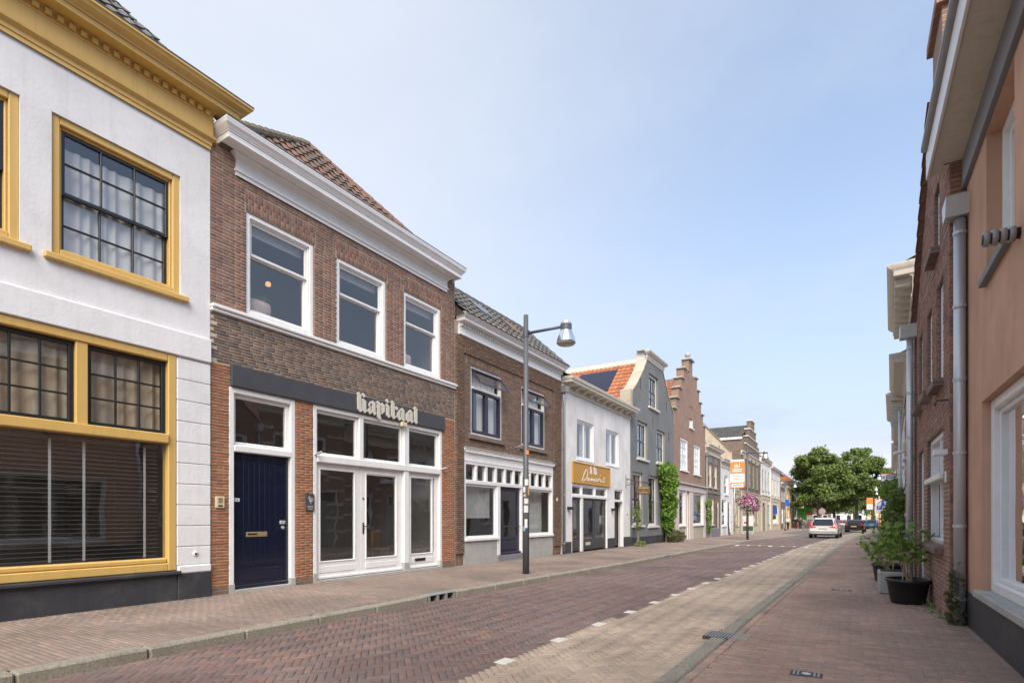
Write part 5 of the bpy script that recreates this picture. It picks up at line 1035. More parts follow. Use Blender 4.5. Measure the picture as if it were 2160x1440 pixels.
# houses closing the street beyond the trees
def far_house(i, x, y, w, d, h, hr, wm, rm, label):
    e = thing('distant_house', label, 'house', (x, y, gz(y)), 0, 'houses beyond the trees'); 
    mb = MB(); mb.box(0, w, 0, d, -.3, h); mb.build('wall', MT[wm], e)
    rf = MB()
    if i % 2: rf.add([(-.2, -.2, h), (w+.2, -.2, h), (w+.2, d, h), (-.2, d, h), (-.2, d/2, hr), (w+.2, d/2, hr)], [(0, 1, 5, 4), (2, 3, 4, 5), (0, 4, 3), (1, 2, 5)])
    else:
        rf.add([(0, -.01, h), (w, -.01, h), (w/2, -.01, hr-.1)], [(0, 1, 2)]); g_ = MB().add([(0, -.012, h), (w, -.012, h), (w/2, -.012, hr-.15)], [(0, 1, 2)]).build('gable', MT[wm], e); rf = MB(); rf.add([(-.2, -.2, h-.2), (w/2, -.2, hr), (w/2, d, hr), (-.2, d, h-.2), (w+.2, -.2, h-.2), (w+.2, d, h-.2)], [(0, 1, 2, 3), (4, 1, 2, 5)])
    rf.build('roof', MT[rm], e)
    nx = max(2, int(w/2.2))
    for j in range(nx):
        for z in (.9, 4.0):
            if z+1.6 > h: continue
            a = w*(j+.5)/nx; o = MB().bbox(a-.55, a+.55, -.06, 0, z, z+1.6, .01).build('window', MT['white_paint'], e); MB().box(a-.45, a+.45, -.075, -.061, z+.1, z+1.5).build('pane', MT['car_glass'], o)
    return e
FH = [(-20, 150, 8, 9, 6, 9, 'white_wall_dirty', 'tile_grey', 'pale far house with grey roof at the left of the square'), (-11.5, 168, 7, 9, 6.5, 10, 'brick_far_brown', 'tile_orange', 'brown brick far house behind the tree trunks'), (-4, 175, 7.5, 9, 5.5, 9.5, 'white_wall_dirty', 'tile_orange', 'white far house with orange gable roof at the end of the street'),
      (4, 178, 6, 9, 5, 8.5, 'yellow_plaster', 'tile_orange', 'cream far house with orange roof at the end of the street'), (10.5, 172, 7, 9, 6, 9, 'white_wall_dirty', 'tile_grey', 'white far house with grey roof at the right of the square'), (18, 160, 8, 9, 6.5, 10, 'brick_far_brown', 'tile_grey', 'brown far house right of the square'), (27, 150, 9, 9, 7, 11, 'brick_far_orange', 'tile_orange', 'orange brick far house with steep orange roof')]
for i, a in enumerate(FH): far_house(i, *a)
# ------------------------------------------------------------------ right: orange plastered house next to the camera
H = House('plastered_house', 'terracotta plastered house with white shop window, dark plinth and wide boxed eaves', 1.19, -1, -9, 8.43)
OW = [(2.9, 7.55, .50, 2.50), (6.2, 7.32, 3.72, 5.2), (3.6, 4.72, 3.72, 5.2), (1.0, 2.12, 3.72, 5.2), (-4.5, -.5, .5, 2.5), (-1.8, -.7, 3.72, 5.2)]
H.shell(5.9, OW, 'orange_plaster', 8, .16, floors=(3.2,))
for k, (a, b, c, d) in enumerate(OW):
    if d < 3:
        f = H.frame('shop_window', a, b, c, d, .11, -.20, -.07, 'white_paint', c=.012); H.frame('moulding', a+.11, b-.11, c+.11, d-.11, .05, -.20, -.12, 'white_paint', f, c=.01)
        if k == 0: H.part('mullion', H.mb().bbox(4.9, 5.0, c+.16, d-.16, -.19, -.12, .01), 'white_paint', f); H.panes(f, a+.16, 4.9, c+.16, d-.16, 1, 1, -.16, ''); H.panes(f, 5.0, b-.16, c+.16, d-.16, 1, 1, -.16, '')
        else: H.panes(f, a+.16, b-.16, c+.16, d-.16, 1, 1, -.16, '')
        H.part('sill', H.mb().bbox(a-.06, b+.06, c-.075, c+.005, -.15, .07, .012), 'concrete', f)
    else: H.window(a, b, c, d, 'white_paint', None, .07, .06, -.14, [(0, .5, 0, 1, 1, 1), (.5, 1, 0, 1, 1, 1)], (.05, .07, .06), 'bluestone'); H.curtain(a+.1, b-.1, c, d, -.4, 'curtain_white', 6)
H.curtain(3.2, 4.6, .5, 2.4, -1.0, 'white_cloth', 8)
H.fb('plinth', -9, 8.425, -.15, .40, -.03, .012, 'dark_plinth', c=.004)
H.fb('eaves_beam', -9, 8.44, 5.22, 5.56, -.02, .05, 'awning_grey', c=.006); H.fb('soffit', -9, 8.62, 5.565, 5.60, -.05, .34, 'cream_paint', c=.004); H.fb('fascia', -9, 8.66, 5.545, 5.86, .341, .37, 'white_paint', c=.004); H.fb('gutter', -9, 8.60, 5.862, 5.95, .28, .43, 'zinc_grey', c=.02)
rf = H.mb(); rf.quad((-9, 5.9, .38), (8.5, 5.9, .38), (8.5, 9.5, -4), (-9, 9.5, -4)); H.part('roof', rf, 'tile_old')
for v in ((1.40, 8.43), (3.05, 8.43)): H.part('render_joint', H.mb().box(-9, v[1], v[0], v[0]+.006, -.001, .0015), 'dark_plinth') if False else None
o = thing('alarm_siren', 'ribbed grey cylinder fixed on the terracotta wall beside the upstairs window', 'siren', (1.19, 6.02, 3.62)); 
for i in range(4): MB().tube([(-.03-i*.055, 0, 0), (-.07-i*.055, 0, 0)], .062, 14).build('ring', MT['zinc_grey'], o, True)
MB().tube([(0.0, 0, 0), (-.24, 0, 0)], .045, 12).build('core', MT['plastic_dark'], o, True)
# ------------------------------------------------------------------ right: brick gable house
H = House('brick_house', 'brown brick gable house with white framed window and zinc downpipes beside the terracotta wall', 1.03, -1, 8.46, 12.3)
GW = [(8.97, 10.76, .90, 2.46), (8.98, 9.62, 3.08, 4.46), (10.15, 10.76, 3.15, 4.42), (11.2, 12.0, -.1, 2.4), (11.35, 11.95, 3.15, 4.4), (9.35, 9.9, 4.95, 5.9)]
def rout(z): 
    return (8.46+max(0, z-5.6)*.9, 12.3-max(0, z-4.9))
wall = H.shell(7.24, GW, 'mortar', 7, .14, rout, [4.9, 5.6], w=-.007, side_m='brick_far_brown', reveal_m='brick_far_brown', floors=(2.9,))
rg = [dict(rect=(8.465, 12.29, .0, 4.9), block=GW+[(a, b, d, d+.2) for a, b, c, d in GW], m=0, len=.215, course=.058, bond='cross')]+[dict(soldier=(a-.02, b+.02, d+.004, d+.2), m=0, splay=.1, bw=.062) for a, b, c, d in GW]
z = 4.9
while z < 7.15: rg.append(dict(rect=(rout(z+.058)[0]+.005, rout(z+.058)[1], z, z+.058), block=GW, m=0, len=.215, course=.058)); z += .058
H.bricks(wall, rg, ['brick_right'])
# the flank that stands proud of the neighbour
fm = []; n = 0
mb = MB(H.P); z = 0.0
while z < 6.6: mb.box(8.445, 8.459, z+.004, z+.054, -.158, -.002, random.random()); z += .058
H.part('flank_brickwork', mb, 'brick_right', kind='stuff')
f = H.frame('window', 8.97, 10.76, .9, 2.46, .07, -.14, -.05, 'white_paint'); H.part('transom', H.mb().bbox(9.04, 10.69, 1.78, 1.86, -.14, .04, .01), 'white_paint', f); H.panes(f, 9.04, 10.69, .97, 1.78, 2, 1, -.10, '', .05, 'white_paint'); H.panes(f, 9.04, 10.69, 1.86, 2.39, 2, 1, -.10, '', .05, 'white_paint')
H.part('sill', H.mb().bbox(8.92, 10.81, .80, .895, -.1, .10, .01), 'brick_far_brown', f); H.curtain(9.1, 9.6, .9, 2.4, -.5, 'curtain_white', 5)
for a, b, c, d in (GW[1], GW[2], GW[4], GW[5]): H.window(a, b, c, d, 'white_paint', None, .07, .05, -.07, [(0, 1, 0, .5, 1, 1), (0, 1, .5, 1, 1, 1)], (.05, .09, .11), 'brick_far_brown')
f = H.frame('door_frame', 11.2, 12.0, 0, 2.4, .07, -.14, -.05, 'white_paint', fwb=0); H.part('door', H.mb().bbox(11.27, 11.93, .03, 2.0, -.13, -.08, .01), 'green_frame', f); H.panes(f, 11.27, 11.93, 2.03, 2.33, 1, 1, -.1, '')
rf = H.mb(); rf.quad((12.36, 4.86, .06), (12.36, 4.86, -7), (9.95, 7.30, -7), (9.95, 7.30, .06)); rf.quad((9.95, 7.30, .06), (9.95, 7.30, -7), (8.4, 5.55, -7), (8.4, 5.55, .06)); rf = H.part('roof', rf, 'tile_old')
for i in range(13):
    a = i/13; u, z = 12.36-2.41*a, 4.86+2.44*a; H.part('verge_tile', H.mb().add([(u, z, .09), (u-.20, z+.20, .075), (u-.20, z+.20, -.1), (u, z, -.1), (u+.02, z-.06, .09), (u-.18, z+.14, .075)], [(0, 1, 2, 3), (0, 1, 5, 4), (0, 3, 4)]), 'tile_old', rf)
H.fb('chimney', 9.0, 9.9, 6.2, 7.95, -.65, .012, 'brick_far_red'); H.fb('chimney_cap', 8.93, 9.97, 7.951, 8.1, -.72, .08, 'brick_far_red')
H.part('wall_hook', H.mb().tube([(8.52, 2.72, 0), (8.52, 2.72, .12), (8.52, 2.66, .14)], .012, 6), 'iron'); H.part('house_number', H.mb().bbox(8.66, 8.76, 1.72, 1.86, 0, .012, .003), 'white_paint'); H.fb('door_canopy', 8.55, 8.72, 2.05, 2.12, 0, .14, 'white_paint')
downpipe(H, 8.36, -.02, 4.85, -.085, .06, 'zinc', True, 6); downpipe(H, 12.33, -.03, 4.55, .10, .05, 'zinc', True, 6)
# ------------------------------------------------------------------ right: the row that bends away
def rrow(u0, u1, *a, **k):
    T = 1.0+.053*(u0-12.3); return simple_house(*a[:2], T, -1, u0, u1, *a[2:], rz=-math.atan(.053), **k)
H = rrow(12.42, 16.6, 'brick_house', 'red brick house with white stone bands and heavy cream modillion cornice', 5.95, 'brick_far_red', [(13.0, 13.9, 3.1, 4.7), (14.6, 15.6, 3.1, 4.7), (13.1, 14.5, .8, 2.5)], 'white_paint', 'cream_paint', (7.6, 'tile_grey'), [(15.2, 16.2, 2.4, 'green_frame')], None, 2.8, cornproj=.42)
for z in (.55, 1.15, 1.75, 2.35, 2.9, 3.5, 4.1, 4.75): 
    for a, b in ((12.44, 12.95), (13.95, 14.55), (15.65, 16.58)): H.fb('stone_band', a, b, z, z+.10, -.01, .02, 'white_stone', c=.006)
for i in range(9): H.fb('modillion', 12.6+i*.44, 12.75+i*.44, 5.62, 5.78, .03, .30, 'cream_paint', c=.01)
H = rrow(16.6, 21.2, 'brick_house', 'second red brick house with white stone bands and a lower cream cornice', 5.3, 'brick_far_red', [(17.2, 18.1, 3.0, 4.4), (19.2, 20.2, 3.0, 4.4), (17.2, 18.6, .8, 2.4)], 'white_paint', 'cream_paint', (7, 'tile_grey'), [(19.6, 20.6, 2.4, 'green_frame')], None, 2.7, cornproj=.4)
for z in (.6, 1.3, 2.0, 2.6, 3.3, 4.0): 
    for a, b in ((16.62, 17.15), (18.7, 19.15), (20.65, 21.15)): H.fb('stone_band', a, b, z, z+.10, -.01, .02, 'white_stone', c=.006)
H = rrow(21.2, 27, 'plastered_house', 'white plastered house with bracketed gutter behind the climbing shrubs', 5.2, 'white_plaster', [(22, 23, 3.0, 4.4), (25, 26, 3.0, 4.4), (22, 23.4, .8, 2.4)], 'white_paint', 'grey_trim', (7, 'tile_grey'), [(25.2, 26.2, 2.4, 'black_paint')], None, 2.7, cornproj=.5)
for i in range(8): H.fb('modillion', 21.5+i*.7, 21.62+i*.7, 4.85, 5.02, .03, .36, 'grey_trim', c=.01)
downpipe(H, 21.4, -.1, 4.7, .12, .045, 'zinc', False, 4)
rrow(27, 33, 'plastered_house', 'pale green-white house with cream cornice where the wall lantern hangs', 5.1, 'white_wall_dirty', [(28, 29, 3.0, 4.4), (30.5, 31.5, 3.0, 4.4), (28, 29.5, .8, 2.4)], 'white_paint', 'cream_paint', (7, 'tile_orange'), [(31, 32, 2.4, 'black_paint')], None, 2.7)
for i, (a, b, m_, c_, lab) in enumerate(((33, 41, 'brick_far_brown', 'cream_paint', 'brown brick house beyond the for-sale board on the bending side of the street'), (41, 50, 'white_wall_dirty', 'grey_trim', 'white house two doors beyond the for-sale board'), (50, 60, 'brick_far_orange', 'cream_paint', 'orange brick house where the street bends'), (60, 74, 'brick_far_brown', 'white_paint', 'brown brick house near the parking sign'), (74, 90, 'brick_far_brown', 'grey_trim', 'dark brick house behind the blue parasol'), (90, 110, 'white_wall_dirty', 'grey_trim', 'white house at the far corner of the square'))):
    w_ = (b-a); rrow(a, b, 'brick_house' if 'brick' in m_ else 'plastered_house', lab, 4.9+.4*(i % 3), m_, [(a+w_*.12, a+w_*.27, 3.0, 4.3), (a+w_*.42, a+w_*.57, 3.0, 4.3), (a+w_*.72, a+w_*.87, 3.0, 4.3), (a+w_*.1, a+w_*.5, .5, 2.3)], 'white_paint', c_, (7.2, 'tile_orange'), [(a+w_*.7, a+w_*.7+1.1, 2.2, 'black_paint')], None, 2.6)
# ------------------------------------------------------------------ street lamps
def copy_tree(o, parent=None):
    c = o.copy(); COL.objects.link(c)
    if parent is not None: c.parent = parent; c.matrix_parent_inverse = o.matrix_parent_inverse.copy()
    for ch in list(o.children): copy_tree(ch, c)
    return c
def lamp(label, t, s, rz=0, group='street lamps'):
    o = thing('street_lamp', label, 'street lamp', (t, s, gz(s)), rz, group)
    MB().lathe([(.078, -.05), (.076, 2.2), (.062, 2.25), (.056, 5.92), (.0, 5.93)], n=16).build('pole', MT['lamp_grey'], o, True)
    MB().tube([(.04, 0, 5.50), (.95, 0, 5.47)], .034, 8).build('arm', MT['lamp_grey'], o, True); MB().lathe([(.066, 5.42), (.066, 5.58)], n=14).build('collar', MT['lamp_grey'], o)
    hx = 1.05; MB().lathe([(.10, 5.56), (.115, 5.53), (.115, 5.50), (.0, 5.565)][::-1], (hx, 0, 0), 18).build('top_cap', MT['zinc'], o)
    MB().lathe([(.125, 5.37), (.125, 5.50)], (hx, 0, 0), 20).build('housing', MT['lamp_grey'], o, False)
    MB().lathe([(.128, 5.365), (.135, 5.34), (.165, 5.27), (.195, 5.18), (.205, 5.12), (.212, 5.09)], (hx, 0, 0), 24).build('shade', MT['chrome'], o, True); MB().lathe([(.209, 5.095), (.18, 5.06), (.0, 5.045)], (hx, 0, 0), 24).build('lens', MT['lamp_lens'], o, True)
    return o
l1 = lamp('tall grey street lamp plastered with stickers in front of the navy door', -6.32, 10.8, R(-3))
for (z, h, w_, an, m_) in ((2.02, .14, .10, 20, 'sticker'), (1.86, .13, .06, -28, 'sticker'), (1.76, .06, .05, -20, 'yellow_paint'), (1.60, .12, .11, 12, 'petal_white'), (1.40, .16, .11, 8, 'sticker'), (1.05, .2, .07, 6, 'sticker'), (1.8, .2, .05, 60, 'yellow_paint'), (2.72, .10, .08, 40, 'banner_orange'), (.98, .10, .06, -30, 'banner_blue')):
    mb = MB(); a0 = R(-62+an)
    for k in range(4):
        a, b = a0+(k-2)*w_/.08/4, a0+(k-1)*w_/.08/4; mb.quad(*[(.0785*math.cos(q), .0785*math.sin(q), zz) for q, zz in ((a, z), (b, z), (b, z+h), (a, z+h))])
    mb.build('sticker', MT[m_], l1)
l2 = lamp('street lamp carrying an orange and white banner and a ball of pink flowers', -5.55, 37.4, R(-3))
l3 = lamp('street lamp with a small blue plate beside the pale yellow house', -6.5, 71.5, R(-3)); MB().bbox(.02, .45, -.02, .02, 2.9, 3.7, .005).build('plate', MT['sign_blue'], l3)
for i, (t, s) in enumerate(((3.4, 62), (3.9, 84), (4.4, 97))):
    lamp(('street lamp on the bending footway before the parking sign', 'street lamp on the bending footway past the parking sign', 'street lamp by the corner of the tree square')[i], t, s, R(180))
b = thing('street_banner', 'orange over white street banner with a town skyline mark on the flower-ball lamp post', 'banner', (-5.62, 37.38, 3.25+gz(37)))
MB().bbox(-.95, -.10, -.012, .012, .42, .98, .004).build('white_panel', MT['banner_white'], b); MB().bbox(-.95, -.10, -.0125, .0125, .981, 1.72, .004).build('orange_panel', MT['banner_orange'], b); MB().bbox(-.95, -.10, -.012, .012, 1.721, 1.88, .004).build('top_panel', MT['banner_white'], b); MB().bbox(-.95, -.10, -.012, .012, .05, .41, .004).build('foot_panel', MT['banner_orange'], b); MB().box(-.88, -.17, -.018, -.0126, .12, .34).build('foot_plate', MT['banner_white'], b); MB().box(-.8, -.25, -.021, -.0185, .19, .26).build('lettering', MT['banner_blue'], b)
for z in (1.80, .02): MB().tube([(-1.0, 0, z), (.05, 0, z)], .015, 6).build('rod', MT['lamp_grey'], b)
for (x0_, x1_, z0_, z1_) in ((-.70, -.66, 1.38, 1.56), (-.66, -.50, 1.52, 1.56), (-.54, -.50, 1.38, 1.52), (-.42, -.38, 1.38, 1.62), (-.70, -.38, 1.36, 1.39), (-.62, -.58, 1.42, 1.48)): MB().box(x0_, x1_, -.018, -.0126, z0_, z1_).build('emblem', MT['banner_white'], b)
for (x0_, x1_, z0_, m_) in ((-.84, -.24, 1.22, 'banner_white'), (-.84, -.26, 1.10, 'banner_white'), (-.8, -.3, .80, 'banner_orange'), (-.72, -.38, .70, 'banner_orange'), (-.8, -.28, .60, 'banner_orange')): MB().box(x0_, x1_, -.018, -.0126, z0_, z0_+(.06 if m_ == 'banner_white' else .03)).build('lettering', MT[m_], b)
for i in range(6): MB().box(-.9+i*.13, -.84+i*.13, -.018, -.0126, 1.722, 1.76).build('emblem', MT[('yellow_paint', 'sign_blue')[i % 2]], b)
# ------------------------------------------------------------------ foliage helpers
def leaf_cloud(pts, nrm, size, mt, name, parent, bias=.5, asp=.7, loc=None):
    pts = np.asarray(pts, float); n = len(pts); N_ = rng.normal(0, 1, (n, 3)); N_ /= np.linalg.norm(N_, axis=1)[:, None]
    N_ = N_*(1-bias)+np.asarray(nrm)*bias; N_ /= np.linalg.norm(N_, axis=1)[:, None]+1e-9
    a = np.cross(N_, rng.normal(0, 1, (n, 3))); a /= np.linalg.norm(a, axis=1)[:, None]+1e-9; b_ = np.cross(N_, a)
    sz = size*rng.uniform(.6, 1.25, n)[:, None]
    v = np.stack([pts-a*sz, pts+b_*sz*asp*.9+N_*sz*.12-a*sz*.1, pts+a*sz, pts-b_*sz*asp*.9+N_*sz*.12-a*sz*.1], 1).reshape(-1, 3); q = np.arange(4*n).reshape(n, 4)
    o = link(bpy.data.objects.new(name, numesh(name, v, q, [MT[mt]], rng.random(n))), parent)
    return o
def shell_points(n, lobes):
    P_, Nn = [], []; w = np.array([l[3]*l[4]*l[5] for l in lobes])**.67; w /= w.sum()
    for k, m_ in enumerate(rng.multinomial(n, w)):
        cx, cy, cz, rx, ry, rz_ = lobes[k]; d = rng.normal(0, 1, (m_, 3)); d /= np.linalg.norm(d, axis=1)[:, None]; r_ = np.abs(rng.normal(.82, .22, m_))
        P_.append(np.array([cx, cy, cz])+d*np.array([rx, ry, rz_])*r_[:, None]); Nn.append(d)
    return np.concatenate(P_), np.concatenate(Nn)
def tree(label, t, s, h, wd, zlow, n, seed, lean=0, trunk=.28):
    o = thing('tree', label, 'tree', (t, s, gz(s)-.05), 0, 'trees on the square'); rs = np.random.default_rng(seed)
    MB().tube([(0, 0, 0), (.05, .02, zlow*.5), (lean*.5, 0, zlow+.8), (lean, .1, h*.6), (lean, 0, h*.85)], [trunk*1.25, trunk, trunk*.85, trunk*.45, .05], 10).build('trunk', MT['bark'], o, True)
    lobes = []
    for k in range(70):
        f = rs.uniform(0, 1); z = zlow+1.0+(h-zlow-1.6)*f; env = math.sqrt(max(.05, 1-((f-.38)/.66)**2)); a = rs.uniform(0, 6.283); r_ = wd*.5*env*rs.uniform(.45, .86); q = rs.uniform(.5, 1.15)*wd/9
        lobes.append((lean+r_*math.cos(a), r_*math.sin(a), z, q*1.15, q*1.15, q*.75))
    for k in (0, 5, 9, 14, 20, 27):
        L_ = lobes[k]; MB().tube([(lean*.6, 0, zlow+.3+.15*(k % 4)), ((lean*.6+L_[0])*.5, L_[1]*.5, (zlow+L_[2])*.5+.3), L_[:3]], [trunk*.4, trunk*.25, .03], 7).build('limb', MT['bark'], o, True)
    for L_ in lobes: pass
    P_, Nn = shell_points(n, lobes); Nn = Nn*.6+np.array([0, 0, .6]); leaf_cloud(P_, Nn, .15*wd/9+.05, 'leaf', 'crown', o, .45)
    return o
tree('broad leafy tree whose trunk stands beside the round sign', -4.3, 100, 12.9, 9.4, 2.7, 26000, 1)
tree('tall leafy tree with two-pointed dark crown on the far side of the square', 1.0, 116, 14.6, 8.2, 4.4, 19000, 2)
tree('leafy tree with pale trunk beside the orange banners', 3.3, 112, 12.2, 7.6, 4.2, 17000, 3)
tree('leafy tree behind the round sign, its crown merging with the broad tree', -2.6, 122, 12.2, 9.0, 2.4, 16000, 4)
tree('small leafy tree deep in the square behind the others', -6, 140, 10, 8, 2.2, 9000, 5)
tree('round leafy tree at the far end of the square before the white houses', .8, 150, 9.5, 9, 1.9, 9000, 6)
tree('small leafy tree beside the orange-roofed far house', 9, 148, 8.5, 7, 2.0, 6000, 8)
# flower ball on the second lamp
fb = thing('flower_ball', 'big hanging ball of pink and white petunias on the bannered lamp post', 'flowers', (-5.45, 37.35, 2.28+gz(37)))
P_, Nn = shell_points(1500, [(0, 0, 0, .52, .52, .52)]); leaf_cloud(P_, Nn, .055, 'leaf', 'foliage', fb, .6)
P_, Nn = shell_points(1500, [(0, 0, .10, .60, .60, .52), (.12, 0, -.15, .52, .52, .42)]); kp = (P_[:, 2] > -.15) | (P_[:, 0] > .2); leaf_cloud(P_[kp], Nn[kp], .055, 'petal_pink', 'pink_flowers', fb, .8, 1.0)
P_, Nn = shell_points(620, [(-.05, 0, -.08, .60, .60, .46)]); leaf_cloud(P_, Nn, .045, 'petal_white', 'white_flowers', fb, .8, 1.0); MB().tube([(-.12, 0, 0), (.2, 0, 0)], .03, 6).build('bracket', MT['lamp_grey'], fb)
# climbers and shrubs
def climber(name, label, cat, base, boxes, n, size, mt, stems=True, dense=1.0):
    o = thing(name, label, cat, base); P_ = []
    for (cx, cy, cz, rx, ry, rz_, m_) in boxes:
        d = rng.normal(0, 1, (int(n*m_), 3)); d /= np.linalg.norm(d, axis=1)[:, None]; P_.append(np.array([cx, cy, cz])+d*np.array([rx, ry, rz_])*(rng.uniform(.2, 1.05, len(d))**.5)[:, None])
    P_ = np.concatenate(P_); Nn = np.zeros_like(P_); Nn[:, 2] = .5; Nn[:, 0] = .3; leaf_cloud(P_, Nn, size, mt, 'foliage', o, .35)
    if stems:
        for k in range(3): b_ = boxes[min(len(boxes)-1, k*len(boxes)//3)]; MB().tube([(.02*k, .08*k-.08, -.02), (b_[0]*.5, b_[1]*.5+.05, b_[2]*.5), (b_[0], b_[1], b_[2])], [.03, .022, .01], 6).build('stem', MT['bark'], o)
    return o
g0 = gz(30)
climber('climbing_plant', 'bright green climber growing up the grey house between its windows', 'climber', (LW+.15, 30.3, g0), [(.15, -.2, 3.9, .45, 1.35, .5, .2), (.15, .1, 3.4, .45, 1.4, .45, .2), (.18, -.15, 2.8, .42, .9, .5, .16), (.15, .25, 2.2, .42, 1.1, .45, .16), (.12, .1, 1.6, .38, .9, .45, .15), (.1, .1, 1.0, .3, .7, .4, .1), (.1, .6, 3.0, .3, .9, .25, .06), (.08, .2, .55, .2, .4, .3, .05)], 5600, .08, 'leaf_bright')
climber('shrub', 'low grey-green flowering shrub at the foot of the climber', 'shrub', (LW+.45, 31.0, g0), [(0, 0, .35, .45, 1.1, .35, .6), (.05, .7, .3, .4, .7, .28, .4)], 1500, .05, 'leaf_dull', False)
climber('young_tree', 'thin young tree tied to a stake beside the small black door', 'tree', (LW+.35, 24.95, gz(25)), [(0, 0, 1.5, .2, .3, .35, .4), (.03, .05, 1.0, .16, .22, .3, .3), (0, .02, 1.9, .1, .15, .2, .15), (.1, .1, .12, .25, .45, .12, .3)], 500, .05, 'leaf')
climber('wall_vine', 'thin vine climbing the pier between the brown and stepped houses', 'climber', (LW+.1, 40.7, gz(40)), [(.1, 0, 2.4, .25, .5, .35, .35), (.1, .15, 1.5, .22, .45, .5, .35), (.08, .1, .7, .18, .3, .4, .2)], 900, .07, 'leaf_bright')
climber('ivy_tuft', 'dry tangled ivy around the foot of the zinc downpipe by the terracotta wall', 'climber', (1.10, 8.32, 0), [(-.03, 0, .10, .11, .12, .12, .25), (-.04, .02, .3, .10, .11, .14, .3), (-.02, .03, .52, .08, .10, .14, .28), (0, .05, .72, .05, .08, .1, .12)], 1500, .017, 'leaf_dull', False)
climber('climbing_shrub', 'tall clipped green shrub against the white house past the stone-banded bricks', 'shrub', (1.35, 21.5, gz(21)), [(0, 0, .6, .5, .9, .6, .25), (0, 0, 1.3, .5, .9, .6, .25), (.05, -.2, 1.9, .4, .7, .4, .2), (-.05, 1.2, .8, .45, .8, .7, .2)], 5200, .06, 'leaf')
climber('climbing_shrub', 'bushy green tree crown leaning over the far shrubs by the wall lantern', 'shrub', (1.75, 26.0, gz(26)), [(0, 0, .8, .4, .8, .8, .3), (-.05, .2, 1.7, .5, .9, .6, .3), (-.1, .2, 2.4, .65, 1.1, .5, .4)], 5200, .065, 'leaf_bright')
# weeds in the footway joints
wd = thing('weed', 'small green weeds sprouting at the foot of the brick wall by the black pot', 'weed', (.98, 9.75, 0))
for k, (x, y) in enumerate(((0, 0), (-.02, -.5), (.05, -1.0))):
    P_ = rng.normal(0, 1, (40, 3))*np.array([.06, .05, .02])+np.array([x, y, .02]); leaf_cloud(np.abs(P_*[0, 0, 1])+P_*[1, 1, 0], np.tile([0, 0, 1.], (40, 1)), .018, 'leaf_bright', 'tuft', wd, .5)['kind'] = 'stuff'
# ------------------------------------------------------------------ potted plants by the right wall
def leaf_mesh(mt, k):
    mb = MB(); n = 11; pr_ = [1, .62, .92, .55, .75, .35]; ring = []
    prof = [(0, -.25), (.35, -.32), (.52, -.05), (.36, .05), (.50, .38), (.24, .34), (0, .72), (-.24, .34), (-.50, .38), (-.36, .05), (-.52, -.05), (-.35, -.32)]
    vs = [(0, 0, 0)]+[(x, y, -.18*(x*x+y*y)+.05*abs(x)) for x, y in prof]; mb.add(vs, [(0, 1+i, 1+(i+1) % 12) for i in range(12)], (k+.5)/5); return mb.mesh('leaf', MT[mt])
LM = [leaf_mesh('leaf_bright', k) for k in range(5)]
def potted(label, t, s, z, build_pot, cx, n, spread, hmin, hmax, size, stems=7):
    o = thing('potted_plant', label, 'potted plant', (t, s, z)); build_pot(o); tips = []
    for k in range(stems):
        a = random.uniform(0, 6.28); x1, y1 = cx[0]+spread[0]*math.cos(a)*random.uniform(.3, 1), cx[1]+spread[1]*math.sin(a)*random.uniform(.3, 1); zt = random.uniform(hmin+(hmax-hmin)*.4, hmax)
        p = [(random.uniform(-.1, .1), random.uniform(-.08, .08), .2), (x1*.25, y1*.25, zt*.5), (x1*.7, y1*.7, zt*.85), (x1, y1, zt)]; MB().tube(p, [.011, .009, .006, .003], 6).build('stem', MT['twig'], o); tips.append(p)
    for k in range(n):
        p = random.choice(tips); f = random.uniform(.45, 1.0); q = Vector(p[1]).lerp(Vector(p[2]), (f-.33)/.34) if f < .67 else Vector(p[2]).lerp(Vector(p[3]), (f-.67)/.33)
        q += Vector((random.gauss(0, .09), random.gauss(0, .10), random.gauss(0, .06)))
        if q.z < hmin: q.z = hmin+random.random()*.1
        l = link(bpy.data.objects.new('leaf', LM[k % 5]), o); l.location = q; sc_ = size*random.uniform(.55, 1.2); l.scale = (sc_, sc_, sc_); l.rotation_euler = (random.gauss(.25, .45), random.gauss(0, .45), random.uniform(0, 6.28))
    return o
def black_pot(o):
    MB().lathe([(.22, 0), (.24, .02), (.29, .32), (.315, .325), (.315, .37), (.285, .37), (.275, .30)], n=30, sx=.92, sy=1.15).build('pot', MT['pot_black'], o, True); MB().lathe([(.001, .31), (.28, .315)], n=20, sx=.92, sy=1.15).build('soil', MT['soil'], o)
def grey_box(o):
    MB().bbox(-.2, .2, -.3, .3, 0, .38, .02).build('trough', MT['concrete'], o); MB().box(-.17, .17, -.27, .27, .381, .384).build('soil', MT['soil'], o)
potted('leafy plant in an oval black tub on the brick footway', .745, 10.2, zright(.745, 10.2), black_pot, (-.08, .45), 210, (.3, .55), .60, 1.30, .10)
potted('leafy plant in a grey concrete trough behind the black tub', .62, 11.6, zright(.62, 11.6), grey_box, (-.1, .5), 130, (.28, .65), .45, 1.15, .09)
potted('leafy plant in a small dark tub farther along the brick wall', .66, 13.6, zright(.66, 13.6), black_pot, (-.1, .3), 130, (.4, .7), .4, 1.15, .10)
